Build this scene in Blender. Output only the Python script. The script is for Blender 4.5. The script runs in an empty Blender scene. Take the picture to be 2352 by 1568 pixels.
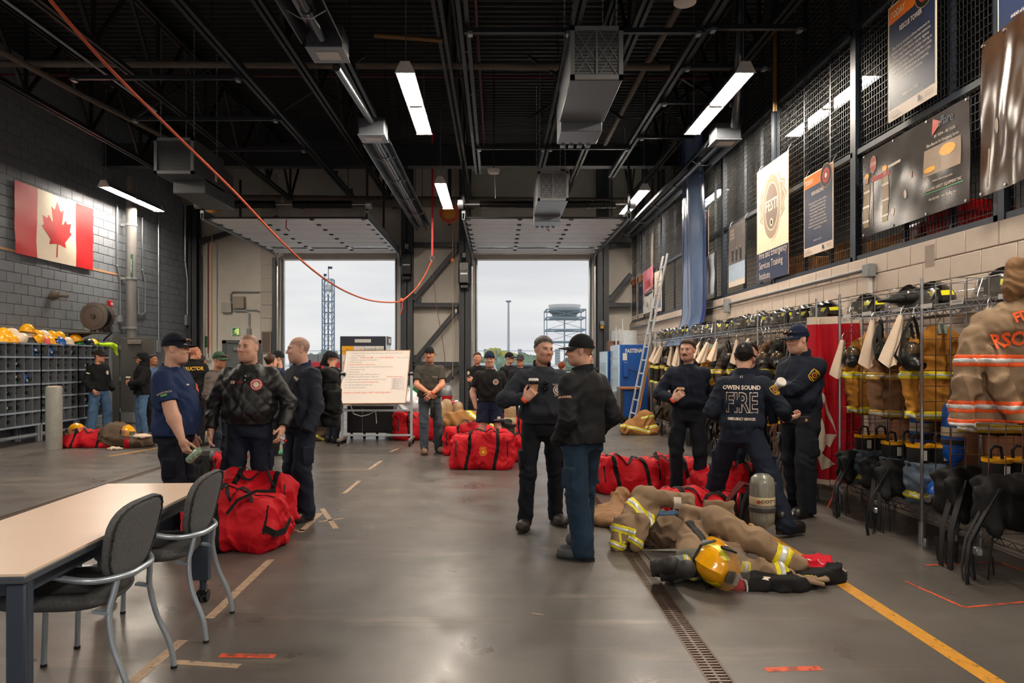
import bpy,math,random
import numpy as np
from mathutils import Vector,Matrix
random.seed(7)
scene = bpy.context.scene
col = scene.collection
PI = math.pi
# ------------------------------------------------------------------ camera, sky, exposure
F,HC,CX,CY = 1600.0,1.52,1140.0,829.0
cam = bpy.data.objects.new('camera',bpy.data.cameras.new('camera'))
col.objects.link(cam)
cam.location = (0,0,HC)
cam.rotation_euler = (PI / 2,0,0)
cam.data.sensor_width = 36
cam.data.lens = F / 2352 * 36
cam.data.shift_x = (1176 - CX) / 2352
cam.data.shift_y = (CY - 784) / 2352
cam.data.clip_end = 600
scene.camera = cam
vs = scene.view_settings
vs.view_transform = 'Standard'
vs.look = 'None'
vs.gamma = 1
vs.use_curve_mapping = False
vs.exposure = 0.3
world = bpy.data.worlds.new('overcast_sky')
scene.world = world
world.use_nodes = True
nt = world.node_tree
bg = nt.nodes['Background']
tc = nt.nodes.new('ShaderNodeTexCoord')
sp = nt.nodes.new('ShaderNodeSeparateXYZ')
mpn = nt.nodes.new('ShaderNodeMapping')
mpn.inputs['Scale'].default_value = (1.2,1.2,9)
nz = nt.nodes.new('ShaderNodeTexNoise')
nz.inputs['Scale'].default_value = 2.2
nz.inputs['Detail'].default_value = 5
cr = nt.nodes.new('ShaderNodeValToRGB')
cr.color_ramp.elements[0].position = .36
cr.color_ramp.elements[0].color = (.74,.755,.785,1)
cr.color_ramp.elements[1].position = .62
cr.color_ramp.elements[1].color = (.9,.9,.9,1)
nt.links.new(tc.outputs['Generated'],mpn.inputs[0])
nt.links.new(mpn.outputs[0],nz.inputs[0])
nt.links.new(nz.outputs['Fac'],cr.inputs[0])
nt.links.new(cr.outputs[0],bg.inputs[0])
bg.inputs[1].default_value = 0.78
TUBE_EMIT = 250.0
def at(px,py,Y):
 return Vector(((px - CX) / F * Y,Y,HC - (py - CY) / F * Y))
def fl(px,py,z=0.0):
 Y = (HC - z) * F / (py - CY)
 return Vector(((px - CX) / F * Y,Y,z))
# ------------------------------------------------------------------ materials
def lin(c):
 out = []
 for v in c[:3]:
  v = v / 255.0
  out.append(v / 12.92 if v <= .04045 else ((v + .055) / 1.055) ** 2.4)
 return tuple(out) + (1.0,)
_M = {}
def M(name,c=(128,128,128),rough=.6,metal=0,var=.12,scale=18,bump=0,bscale=120,spec=.5,
 emit=0,alpha=1,trans=0,sheen=0,coat=0,attr=None,c2=None,stretch=None,rvar=0):
 if name in _M:
  return _M[name]
 m = bpy.data.materials.new(name)
 m.use_nodes = True
 t = m.node_tree
 N,L = t.nodes,t.links
 b = N['Principled BSDF']
 b.inputs['Roughness'].default_value = rough
 b.inputs['Metallic'].default_value = metal
 b.inputs['Specular IOR Level'].default_value = spec
 b.inputs['Alpha'].default_value = alpha
 b.inputs['Transmission Weight'].default_value = trans
 b.inputs['Coat Weight'].default_value = coat
 if sheen:
  b.inputs['Sheen Weight'].default_value = sheen
 base = lin(c)
 tcn = N.new('ShaderNodeTexCoord')
 vec = tcn.outputs['Object']
 if stretch:
  mp = N.new('ShaderNodeMapping')
  mp.inputs['Scale'].default_value = stretch
  L.new(vec,mp.inputs[0])
  vec = mp.outputs[0]
 if var or c2:
  n1 = N.new('ShaderNodeTexNoise')
  n1.inputs['Scale'].default_value = scale
  n1.inputs['Detail'].default_value = 6
  n1.inputs['Roughness'].default_value = .65
  L.new(vec,n1.inputs[0])
  r = N.new('ShaderNodeValToRGB')
  r.color_ramp.elements[0].position = .3
  r.color_ramp.elements[1].position = .72
  if c2:
   a,bb = base,lin(c2)
  else:
   a = tuple(v * (1 - var) for v in base[:3]) + (1,)
   bb = tuple(min(1,v * (1 + var)) for v in base[:3]) + (1,)
  r.color_ramp.elements[0].color = a
  r.color_ramp.elements[1].color = bb
  L.new(n1.outputs['Fac'],r.inputs[0])
  cout = r.outputs[0]
  if rvar:
   mr = N.new('ShaderNodeMapRange')
   mr.inputs['To Min'].default_value = max(0.02,rough - rvar)
   mr.inputs['To Max'].default_value = rough + rvar
   L.new(n1.outputs['Fac'],mr.inputs[0])
   L.new(mr.outputs[0],b.inputs['Roughness'])
  if attr:
   at_ = N.new('ShaderNodeAttribute')
   at_.attribute_name = attr
   mx = N.new('ShaderNodeMix')
   mx.data_type = 'RGBA'
   mx.blend_type = 'MULTIPLY'
   mx.inputs[0].default_value = 1
   L.new(cout,mx.inputs[6])
   L.new(at_.outputs['Color'],mx.inputs[7])
   cout = mx.outputs[2]
  L.new(cout,b.inputs['Base Color'])
  if emit:
   L.new(cout,b.inputs['Emission Color'])
 else:
  b.inputs['Base Color'].default_value = base
  b.inputs['Emission Color'].default_value = base
 if emit:
  b.inputs['Emission Strength'].default_value = emit
 if bump:
  n2 = N.new('ShaderNodeTexNoise')
  n2.inputs['Scale'].default_value = bscale
  n2.inputs['Detail'].default_value = 4
  L.new(vec,n2.inputs[0])
  bp = N.new('ShaderNodeBump')
  bp.inputs['Strength'].default_value = bump
  bp.inputs['Distance'].default_value = .01
  L.new(n2.outputs['Fac'],bp.inputs['Height'])
  L.new(bp.outputs[0],b.inputs['Normal'])
 _M[name] = m
 return m
def C(name,c,**k):           # cloth
 d = dict(rough=.85,var=.14,scale=14,bump=.25,bscale=260,spec=.25)
 d.update(k)
 return M(name,c,**d)
# ------------------------------------------------------------------ mesh builder
class MB:
 def __init__(s):
  s.v,s.f = [],[]
 def add(s,vs,fs):
  o = len(s.v)
  s.v.extend([tuple(p) for p in vs])
  s.f.extend([tuple(i + o for i in q) for q in fs])
  return s
 def bx(s,x0,x1,y0,y1,z0,z1,ch=0,mat=None):
  if ch:
   V,Fc = [],[]
   idx = {}
   for i,x in enumerate((x0,x1)):
    for j,y in enumerate((y0,y1)):
     for k,z in enumerate((z0,z1)):
      sx,sy,sz = 1 - 2 * i,1 - 2 * j,1 - 2 * k
      for a in range(3):
       p = [x + sx * ch,y + sy * ch,z + sz * ch]
       p[a] = (x,y,z)[a]
       idx[i,j,k,a] = len(V)
       V.append(p)
   for i in (0,1):
    q = [idx[i,0,0,0],idx[i,1,0,0],idx[i,1,1,0],idx[i,0,1,0]]
    Fc.append(q if i else q[::-1])
    q = [idx[0,i,0,1],idx[1,i,0,1],idx[1,i,1,1],idx[0,i,1,1]]
    Fc.append(q[::-1] if i else q)
    q = [idx[0,0,i,2],idx[1,0,i,2],idx[1,1,i,2],idx[0,1,i,2]]
    Fc.append(q if i else q[::-1])
   for a in (0,1):
    for b in (0,1):
     q = [idx[a,b,0,0],idx[a,b,1,0],idx[a,b,1,1],idx[a,b,0,1]]
     Fc.append(q if a != b else q[::-1])
     q = [idx[a,0,b,0],idx[a,0,b,2],idx[a,1,b,2],idx[a,1,b,0]]
     Fc.append(q if a != b else q[::-1])
     q = [idx[0,a,b,1],idx[1,a,b,1],idx[1,a,b,2],idx[0,a,b,2]]
     Fc.append(q if a == b else q[::-1])
     for k in (0,1):
      q = [idx[a,b,k,0],idx[a,b,k,1],idx[a,b,k,2]]
      Fc.append(q if (a + b + k) % 2 else q[::-1])
  else:
   V = [(x,y,z) for x in (x0,x1) for y in (y0,y1) for z in (z0,z1)]
   Fc = [(0,1,3,2),(4,6,7,5),(0,4,5,1),(2,3,7,6),(0,2,6,4),(1,5,7,3)]
  if mat is not None:
   V = [mat @ Vector(p) for p in V]
  return s.add(V,Fc)
 def bar(s,a,b,w,h,up=(0,0,1),ch=0):      # box section bar from a to b
  a,b = Vector(a),Vector(b)
  d = b - a
  L = d.length
  z = d.normalized()
  u = Vector(up)
  x = u.cross(z)
  if x.length < 1e-4:
   x = Vector((1,0,0)).cross(z)
  x.normalize()
  y = z.cross(x)
  m = Matrix(((x.x,y.x,z.x,a.x),(x.y,y.y,z.y,a.y),(x.z,y.z,z.z,a.z),(0,0,0,1)))
  return s.bx(-w / 2,w / 2,-h / 2,h / 2,0,L,ch,m)
 def tube(s,pts,r,n=8,cap=True,sq=None,up=None):
  pts = [Vector(p) for p in pts]
  m = len(pts)
  rs = r if isinstance(r,(list,tuple)) else [r] * m
  V,Fc = [],[]
  prev = Vector(up) if up else None
  for i,p in enumerate(pts):
   d = (pts[min(i + 1,m - 1)] - pts[max(i - 1,0)]).normalized()
   if prev is None:
    prev = Vector((0,0,1)) if abs(d.z) < .9 else Vector((1,0,0))
   x = prev.cross(d)
   if x.length < 1e-5:
    x = Vector((1,0,0)).cross(d)
   x.normalize()
   y = d.cross(x)
   prev = y
   for k in range(n):
    a = 2 * PI * k / n
    ax,ay = (sq or (1,1))
    V.append(p + x * (math.cos(a) * rs[i] * ax) + y * (math.sin(a) * rs[i] * ay))
  for i in range(m - 1):
   for k in range(n):
    k2 = (k + 1) % n
    Fc.append((i * n + k,i * n + k2,(i + 1) * n + k2,(i + 1) * n + k))
  if cap:
   Fc.append(tuple(range(n))[::-1])
   Fc.append(tuple((m - 1) * n + k for k in range(n)))
  return s.add(V,Fc)
 def cyl(s,a,b,r,r2=None,n=12):
  return s.tube([a,b],[r,r if r2 is None else r2],n)
 def strap(s,pts,w,t,up):          # flat band along pts, width along up
  pts = [Vector(p) for p in pts]
  ups = up if isinstance(up,list) else [up] * len(pts)
  V,Fc = [],[]
  m = len(pts)
  for i,p in enumerate(pts):
   d = (pts[min(i + 1,m - 1)] - pts[max(i - 1,0)]).normalized()
   u = Vector(ups[i])
   u = (u - d * u.dot(d)).normalized()
   nrm = d.cross(u)
   for a,b in ((-1,-1),(1,-1),(1,1),(-1,1)):
    V.append(p + u * (a * w / 2) + nrm * (b * t / 2))
  for i in range(m - 1):
   for k in range(4):
    k2 = (k + 1) % 4
    Fc.append((i * 4 + k,i * 4 + k2,i * 4 + 4 + k2,i * 4 + 4 + k))
  Fc.append((3,2,1,0))
  Fc.append(tuple((m - 1) * 4 + k for k in range(4)))
  return s.add(V,Fc)
 def lathe(s,prof,n=16,mat=None,sx=1,sy=1):      # prof [(r,z)]
  V,Fc = [],[]
  m = len(prof)
  for r,z in prof:
   for k in range(n):
    a = 2 * PI * k / n
    V.append(Vector((r * math.cos(a) * sx,r * math.sin(a) * sy,z)))
  for i in range(m - 1):
   for k in range(n):
    k2 = (k + 1) % n
    Fc.append((i * n + k,i * n + k2,(i + 1) * n + k2,(i + 1) * n + k))
  if prof[0][0] > 1e-4:
   Fc.append(tuple(range(n))[::-1])
  if prof[-1][0] > 1e-4:
   Fc.append(tuple((m - 1) * n + k for k in range(n)))
  if mat is not None:
   V = [mat @ p for p in V]
  return s.add(V,Fc)
 def prism(s,poly,d0,d1,mat=None):        # poly in xy, extruded along z
  n = len(poly)
  V = [Vector((p[0],p[1],d0)) for p in poly] + [Vector((p[0],p[1],d1)) for p in poly]
  Fc = [tuple(range(n))[::-1],tuple(range(n,2 * n))]
  Fc += [(i,(i + 1) % n,n + (i + 1) % n,n + i) for i in range(n)]
  if mat is not None:
   V = [mat @ p for p in V]
  return s.add(V,Fc)
 def sheet(s,fn,nu,nv,th=0):          # fn(u,v)->point, solid when th
  P = [[Vector(fn(i / nu,j / nv)) for j in range(nv + 1)] for i in range(nu + 1)]
  V = [P[i][j] for i in range(nu + 1) for j in range(nv + 1)]
  w = nv + 1
  Fc = [(i * w + j,(i + 1) * w + j,(i + 1) * w + j + 1,i * w + j + 1) for i in range(nu) for j in range(nv)]
  if th:
   B = []
   for i in range(nu + 1):
    for j in range(nv + 1):
     du = P[min(i + 1,nu)][j] - P[max(i - 1,0)][j]
     dv = P[i][min(j + 1,nv)] - P[i][max(j - 1,0)]
     nn = du.cross(dv)
     nn = nn.normalized() if nn.length > 1e-9 else Vector((0,0,1))
     B.append(P[i][j] - nn * th)
   o = len(V)
   V += B
   Fc += [(a + o,d + o,c + o,b + o) for a,b,c,d in Fc]
   rim = [i * w for i in range(nu + 1)] + [nu * w + j for j in range(1,nv + 1)] + \
    [i * w + nv for i in range(nu - 1,-1,-1)] + [j for j in range(nv - 1,0,-1)]
   for a,b in zip(rim,rim[1:] + rim[:1]):
    Fc.append((b,a,a + o,b + o))
  return s.add(V,Fc)
 def ell(s,c,r,n=12,m=8,mat=None):
  c = Vector(c)
  prof = [(math.sin(PI * i / m),-math.cos(PI * i / m)) for i in range(m + 1)]
  prof[0] = (1e-5,-1)
  prof[-1] = (1e-5,1)
  V = []
  for rr,z in prof:
   for k in range(n):
    a = 2 * PI * k / n
    p = Vector((rr * math.cos(a) * r[0],rr * math.sin(a) * r[1],z * r[2]))
    V.append(c + (mat @ p if mat is not None else p))
  Fc = [(i * n + k,i * n + (k + 1) % n,(i + 1) * n + (k + 1) % n,(i + 1) * n + k) for i in range(m) for k in range(n)]
  return s.add(V,Fc)
 def mesh(s,name='m',ang=38):
  me = bpy.data.meshes.new(name)
  me.from_pydata(s.v,[],s.f)
  me.polygons.foreach_set('use_smooth',[True] * len(me.polygons))
  me.set_sharp_from_angle(angle=math.radians(ang))
  return me
 def build(s,name,mat,parent=None,ang=38):
  return ob(name,s.mesh(name,ang),mat,parent)
def ob(name,me,mat=None,parent=None):
 o = bpy.data.objects.new(name,me)
 col.objects.link(o)
 if mat is not None and len(me.materials) == 0:
  for m in (mat if isinstance(mat,(list,tuple)) else [mat]):
   me.materials.append(m)
 if parent is not None:
  o.parent = parent
 return o
def tag(o,label,cat,group=None,kind=None):
 o['label'] = label
 o['category'] = cat
 if group:
  o['group'] = group
 if kind:
  o['kind'] = kind
 return o
def thing(name,label,cat,loc=(0,0,0),rz=0,group=None):
 o = bpy.data.objects.new(name,None)
 col.objects.link(o)
 o.empty_display_size = .1
 o.location = loc
 o.rotation_euler = (0,0,rz)
 return tag(o,label,cat,group)
def struct(name,mb,mat,label=None,parent=None,ang=38):
 o = mb.build(name,mat,parent,ang)
 o['kind'] = 'structure'
 if label:
  o['label'] = label
 return o
KIDS = {}
def kids(o):
 return list(o.children)
def dup(src,label=None,loc=None,rot=None,group=None,scale=None,tree=None,mats=None):
 """copy of a thing, its parts and their sub-parts (tree: cached list of (obj,[children]))"""
 if tree is None:
  tree = [(c,kids(c)) for c in kids(src)]
 r = src.copy()
 col.objects.link(r)
 if label:
  r['label'] = label
 if group:
  r['group'] = group
 if loc is not None:
  r.location = loc
 if rot is not None:
  r.rotation_euler = rot if isinstance(rot,(tuple,list)) else (0,0,rot)
 if scale is not None:
  r.scale = scale if isinstance(scale,(tuple,list)) else (scale,) * 3
 def mm(o):
  if mats:
   b = o.name.split('.')[0]
   if b in mats and o.data:
    o.material_slots[0].link = 'OBJECT'
    o.material_slots[0].material = mats[b]
 mm(r)
 for c,g in tree:
  c2 = c.copy()
  col.objects.link(c2)
  c2.parent = r
  mm(c2)
  for d in g:
   d2 = d.copy()
   col.objects.link(d2)
   d2.parent = c2
   mm(d2)
 return r
def tree_of(o):
 return [(c,kids(c)) for c in kids(o)]
# ------------------------------------------------------------------ text as flat lettering
def text_mesh(body,size=.1,align='CENTER',ext=0,space=1.0,lines=1.0,bold=0,xs=1.0):
 cu = bpy.data.curves.new('lettering','FONT')
 cu.body = body
 cu.size = size
 cu.align_x = align
 cu.align_y = 'CENTER'
 cu.resolution_u = 2
 cu.extrude = ext
 cu.space_character = space
 cu.space_line = lines
 cu.offset = bold
 o = bpy.data.objects.new('lettering_tmp',cu)
 ts = bpy.data.scenes.get('lettering_tmp') or bpy.data.scenes.new('lettering_tmp')
 ts.collection.objects.link(o)
 ts.view_layers[0].update()
 me = bpy.data.meshes.new_from_object(o.evaluated_get(ts.view_layers[0].depsgraph))
 bpy.data.objects.remove(o)
 bpy.data.curves.remove(cu)
 if xs != 1:
  for v in me.vertices:
   v.co.x *= xs
 me.name = 'lettering'
 return me
def frame(o,x,y):            # matrix with origin o, local x->x, y->y, z->normal
 x,y = Vector(x).normalized(),Vector(y)
 y = (y - x * y.dot(x)).normalized()
 z = x.cross(y)
 o = Vector(o)
 return Matrix(((x.x,y.x,z.x,o.x),(x.y,y.y,z.y,o.y),(x.z,y.z,z.z,o.z),(0,0,0,1)))
def lettering(body,m,size,mat,parent,name='lettering',**k):
 me = text_mesh(body,size,**k)
 me.transform(m)
 return ob(name,me,mat,parent)
# ------------------------------------------------------------------ implicit surfaces (smooth bodies, cloth, bags)
def sm(a,b,k):
 if k <= 0:
  return np.minimum(a,b)
 h = np.maximum(k - np.abs(a - b),0) / k
 return np.minimum(a,b) - h * h * k * .25
def smax(a,b,k):
 return -sm(-a,-b,k)
def rc(P,a,b,ra,rb):
 a = np.asarray(a,np.float32)
 b = np.asarray(b,np.float32)
 d = b - a
 L2 = float(d @ d) + 1e-9
 q0,q1,q2 = P[0] - a[0],P[1] - a[1],P[2] - a[2]
 t = np.clip((q0 * d[0] + q1 * d[1] + q2 * d[2]) / L2,0,1)
 return np.sqrt((q0 - t * d[0]) ** 2 + (q1 - t * d[1]) ** 2 + (q2 - t * d[2]) ** 2) - (ra + (rb - ra) * t)
def el(P,c,r,R=None):
 q = [P[0] - c[0],P[1] - c[1],P[2] - c[2]]
 if R is not None:
  q = [R[0][i] * q[0] + R[1][i] * q[1] + R[2][i] * q[2] for i in range(3)]
 x,y,z = q[0] / r[0],q[1] / r[1],q[2] / r[2]
 k0 = np.sqrt(x * x + y * y + z * z)
 k1 = np.sqrt((x / r[0]) ** 2 + (y / r[1]) ** 2 + (z / r[2]) ** 2) + 1e-6
 return k0 * (k0 - 1) / k1
def rb(P,c,h,r,R=None):
 q = [P[0] - c[0],P[1] - c[1],P[2] - c[2]]
 if R is not None:
  q = [R[0][i] * q[0] + R[1][i] * q[1] + R[2][i] * q[2] for i in range(3)]
 d = [np.abs(q[i]) - (h[i] - r) for i in range(3)]
 out = np.sqrt(sum(np.maximum(v,0) ** 2 for v in d))
 return out + np.minimum(np.maximum(d[0],np.maximum(d[1],d[2])),0) - r
def wr(P,s=9.0,amp=.006,seed=0.0,st=(1,1,1)):
 x,y,z = P[0] * s * st[0] + seed,P[1] * s * st[1] + seed * 1.7,P[2] * s * st[2] + seed * .6
 x2 = x + 1.1 * np.sin(y * .9 + z * .7)
 z2 = z + 1.2 * np.sin(x * .8 - y * .6 + 1.3)
 y2 = y + np.sin(z * 1.1 + x * .5)
 return amp * (np.sin(x2 * 1.3 + y2 * .9) * np.cos(z2 * 1.7) + .6 * np.sin(z2 * 2.7 + x2 * 1.9) + .4 * np.sin(y2 * 3.1 - z2 * 1.3))
def crease(P,s,amp,seed,st):
 x,y,z = P[0] * s * st[0] + seed,P[1] * s * st[1] + seed * 2.1,P[2] * s * st[2] - seed
 q = np.sin(z + 1.6 * np.sin(x * .7 + y * .5 + seed) + .8 * np.sin(y * 1.3 - x))
 return -amp * (1 - 2 * np.abs(q) ** .75) * (.5 + .5 * np.sin(x * .6 + z * .35 + y * .8))
def surfnet(fn,lo,hi,h):
 lo = np.asarray(lo,np.float32)
 hi = np.asarray(hi,np.float32)
 n = np.maximum(np.ceil((hi - lo) / h).astype(int) + 1,3)
 ax = [lo[i] + h * np.arange(n[i],dtype=np.float32) for i in range(3)]
 G = [ax[0][:,None,None],ax[1][None,:,None],ax[2][None,None,:]]
 f = np.broadcast_to(fn(G),tuple(n)).astype(np.float32).copy()
 s = f < 0
 c = [s[i:n[0] - 1 + i,j:n[1] - 1 + j,k:n[2] - 1 + k] for i in (0,1) for j in (0,1) for k in (0,1)]
 cnt = sum(a.astype(np.int8) for a in c)
 mix = (cnt > 0) & (cnt < 8)
 cell = np.argwhere(mix)
 if len(cell) == 0:
  return np.zeros((0,3)),np.zeros((0,4),int)
 vid = -np.ones(mix.shape,np.int64)
 vid[mix] = np.arange(len(cell))
 ci,cj,ck = cell.T
 cv = np.stack([f[ci + i,cj + j,ck + k] for i in (0,1) for j in (0,1) for k in (0,1)],1)
 corner = np.array([(i,j,k) for i in (0,1) for j in (0,1) for k in (0,1)],np.float32)
 acc = np.zeros((len(cell),3),np.float32)
 num = np.zeros(len(cell),np.float32)
 for a in range(8):
  for b in range(a + 1,8):
   if abs(corner[a] - corner[b]).sum() == 1:
    x,y = cv[:,a],cv[:,b]
    m = (x < 0) != (y < 0)
    t = np.where(m,x / np.where(m,x - y,1),0)
    p = corner[a] + t[:,None] * (corner[b] - corner[a])
    acc += np.where(m[:,None],p,0)
    num += m
 V = lo + h * (cell + acc / num[:,None])
 Q = []
 for d in range(3):
  e = [slice(None)] * 3
  e2 = [slice(None)] * 3
  e[d] = slice(0,n[d] - 1)
  e2[d] = slice(1,n[d])
  cross = s[tuple(e)] != s[tuple(e2)]
  idx = np.argwhere(cross)
  o1,o2 = (d + 1) % 3,(d + 2) % 3
  ok = (idx[:,o1] > 0) & (idx[:,o2] > 0) & (idx[:,o1] < n[o1] - 1) & (idx[:,o2] < n[o2] - 1)
  idx = idx[ok]
  if not len(idx):
   continue
  fl_ = s[tuple(idx.T)]
  q = []
  for a,b in ((-1,-1),(0,-1),(0,0),(-1,0)):
   t = idx.copy()
   t[:,o1] += a
   t[:,o2] += b
   q.append(vid[tuple(t.T)])
  q = np.stack(q,1)
  q[~fl_] = q[~fl_][:,::-1]
  Q.append(q)
 return V,np.concatenate(Q)
def np_mesh(name,parts):
 """parts: list of (V, Q) arrays -> one mesh"""
 V = np.concatenate([p[0] for p in parts]).astype(np.float32)
 off,Qs = 0,[]
 for v,q in parts:
  Qs.append(q + off)
  off += len(v)
 Q = np.concatenate(Qs).astype(np.int32)
 me = bpy.data.meshes.new(name)
 me.vertices.add(len(V))
 me.vertices.foreach_set('co',V.ravel())
 me.loops.add(len(Q) * 4)
 me.loops.foreach_set('vertex_index',Q.ravel())
 me.polygons.add(len(Q))
 me.polygons.foreach_set('loop_start',np.arange(0,len(Q) * 4,4,dtype=np.int32))
 me.polygons.foreach_set('use_smooth',np.ones(len(Q),bool))
 me.update(calc_edges=True)
 return me
def blob(name,fn,lo,hi,h,mat,parent=None):
 return ob(name,np_mesh(name,[surfnet(fn,lo,hi,h)]),mat,parent)
def stick(me,m,fn,far=.25,lift=.003):
 """press a flat mesh (local xy of frame m) onto the surface fn along -z of the frame"""
 n = len(me.vertices)
 co = np.empty(n * 3,np.float32)
 me.vertices.foreach_get('co',co)
 co = co.reshape(-1,3)
 mm = np.array(m,np.float32)
 W = co @ mm[:3,:3].T + mm[:3,3]
 d = mm[:3,2]
 W = W + d * far
 for _ in range(60):
  v = fn([W[:,0],W[:,1],W[:,2]]) - lift
  W = W - d * np.clip(v * .8,-.02,.03)[:,None]
 me.vertices.foreach_set('co',W.astype(np.float32).ravel())
 me.update()
 return me
def disc_mesh(rings=3,n=24,rx=.04,ry=.05,poly=None):
 V,Fc = [(0,0,0)],[]
 for r in range(1,rings + 1):
  for k in range(n):
   if poly:
    x,y = poly[int(k * len(poly) / n)]
   else:
    a = 2 * PI * k / n
    x,y = math.cos(a) * rx,math.sin(a) * ry
   V.append((x * r / rings,y * r / rings,0))
 for k in range(n):
  Fc.append((0,1 + k,1 + (k + 1) % n))
  for r in range(1,rings):
   a,b = 1 + (r - 1) * n,1 + r * n
   Fc.append((a + k,b + k,b + (k + 1) % n,a + (k + 1) % n))
 me = bpy.data.meshes.new('patch')
 me.from_pydata(V,[],Fc)
 me.polygons.foreach_set('use_smooth',[True] * len(me.polygons))
 return me
def ring_mesh(r0,r1,n=28,ry=1.0,a0=0,a1=2 * PI):
 V,Fc = [],[]
 for k in range(n + 1):
  a = a0 + (a1 - a0) * k / n
  for r in (r0,r1):
   V.append((r * math.cos(a),r * ry * math.sin(a),0))
 for k in range(n):
  Fc.append((2 * k,2 * k + 1,2 * k + 3,2 * k + 2))
 me = bpy.data.meshes.new('ring')
 me.from_pydata(V,[],Fc)
 return me
def rect_mesh(w,h,nx=6,ny=6):
 V = [((i / nx - .5) * w,(j / ny - .5) * h,0) for i in range(nx + 1) for j in range(ny + 1)]
 k = ny + 1
 Fc = [(i * k + j,(i + 1) * k + j,(i + 1) * k + j + 1,i * k + j + 1) for i in range(nx) for j in range(ny)]
 me = bpy.data.meshes.new('rect')
 me.from_pydata(V,[],Fc)
 me.polygons.foreach_set('use_smooth',[True] * len(me.polygons))
 return me
# ------------------------------------------------------------------ the hall
XL,XR,YB,YF,ZC = -9.15,4.05,21.1,-7.0,7.4
def concrete_floor():
 m = bpy.data.materials.new('floor_concrete')
 m.use_nodes = True
 t = m.node_tree
 N,L = t.nodes,t.links
 b = N['Principled BSDF']
 tcn = N.new('ShaderNodeTexCoord')
 def noise(s,d,st=(1,1,1),r=.6):
  mp = N.new('ShaderNodeMapping')
  mp.inputs['Scale'].default_value = st
  L.new(tcn.outputs['Object'],mp.inputs[0])
  n = N.new('ShaderNodeTexNoise')
  n.inputs['Scale'].default_value = s
  n.inputs['Detail'].default_value = d
  n.inputs['Roughness'].default_value = r
  L.new(mp.outputs[0],n.inputs[0])
  return n.outputs['Fac']
 def ramp(f,stops):
  r = N.new('ShaderNodeValToRGB')
  e = r.color_ramp.elements
  while len(e) < len(stops):
   e.new(.5)
  for k,(p,c) in enumerate(stops):
   e[k].position = p
   e[k].color = c
  L.new(f,r.inputs[0])
  return r.outputs[0]
 def mix(a,b_,f,mode='MIX'):
  x = N.new('ShaderNodeMix')
  x.data_type = 'RGBA'
  x.blend_type = mode
  if isinstance(f,float):
   x.inputs[0].default_value = f
  else:
   L.new(f,x.inputs[0])
  L.new(a,x.inputs[6])
  if isinstance(b_,tuple):
   x.inputs[7].default_value = b_
  else:
   L.new(b_,x.inputs[7])
  return x.outputs[2]
 base = ramp(noise(.55,8),[(.3,lin((74,69,65))),(.5,lin((88,83,79))),(.72,lin((104,97,91)))])
 grain = ramp(noise(60,4),[(.3,(.86,.86,.86,1)),(.7,(1.08,1.08,1.08,1))])
 c = mix(base,grain,1.0,'MULTIPLY')
 streak = ramp(noise(1.6,6,(.35,2.4,1),.7),[(.55,(0,0,0,1)),(.75,(.5,.5,.5,1))])
 c = mix(c,lin((150,138,124)),streak)
 dark = ramp(noise(1.1,5,(1,1,1),.75),[(.56,(0,0,0,1)),(.78,(.6,.6,.6,1))])
 c = mix(c,lin((62,56,52)),dark)
 L.new(c,b.inputs['Base Color'])
 rr = N.new('ShaderNodeMapRange')
 rr.inputs['From Min'].default_value = .3
 rr.inputs['From Max'].default_value = .7
 rr.inputs['To Min'].default_value = .25
 rr.inputs['To Max'].default_value = .46
 L.new(noise(2.3,7),rr.inputs[0])
 L.new(rr.outputs[0],b.inputs['Roughness'])
 b.inputs['Specular IOR Level'].default_value = .5
 bp = N.new('ShaderNodeBump')
 bp.inputs['Strength'].default_value = .06
 bp.inputs['Distance'].default_value = .01
 L.new(noise(35,5),bp.inputs['Height'])
 L.new(bp.outputs[0],b.inputs['Normal'])
 return m
mFloor = concrete_floor()
mSteel = M('dark_painted_steel',(52,55,60),rough=.5,var=.1,scale=6,bump=.05)
mDeck = M('black_painted_deck',(5,5,6),rough=.7,var=.15,scale=5)
mTruss = M('black_truss_steel',(11,11,12),rough=.55,var=.1)
mGalv = M('galvanised_steel',(168,172,176),rough=.38,metal=.85,var=.15,scale=25)
mGrey = M('grey_enamel',(128,130,132),rough=.45,var=.06)
mWhitePl = M('white_plastic',(205,203,198),rough=.4,var=.05)
mBlackPl = M('black_plastic',(16,16,17),rough=.35,var=.1)
mBlackRub = M('black_rubber',(20,20,21),rough=.7,var=.15)
mCopperPipe = M('beige_wrapped_pipe',(96,87,78),rough=.7,var=.1)
mBackWall = M('painted_plaster',(206,200,190),rough=.75,var=.07,scale=3,bump=.1,bscale=60)
mMortarL = M('grey_mortar',(98,101,106),rough=.9,var=.1)
mBlockL = M('grey_painted_block',(108,113,120),rough=.8,var=.1,scale=4,bump=.35,bscale=90)
mMortarR = M('cream_mortar',(172,158,146),rough=.9,var=.08)
mBlockR = M('cream_painted_block',(196,180,166),rough=.7,var=.05,scale=5,bump=.3,bscale=80)
mRed = M('red_enamel',(176,18,26),rough=.35,var=.06)
mYellowPl = M('yellow_plastic',(238,168,10),rough=.3,var=.05)
mWood = M('brown_wood',(150,92,54),rough=.5,var=.2,scale=6,stretch=(1,12,12))
D1,D2 = -4.855,.66                  # trench drains
b = MB()
for x0,x1 in ((XL - .3,D1),(D1 + .13,1.0),(1.13,8.7)):
 b.bx(x0,x1,YF - .3,YB + .35,-.25,0)
floor = struct('floor',b,mFloor,'worn grey-brown concrete floor of the hall')
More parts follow.
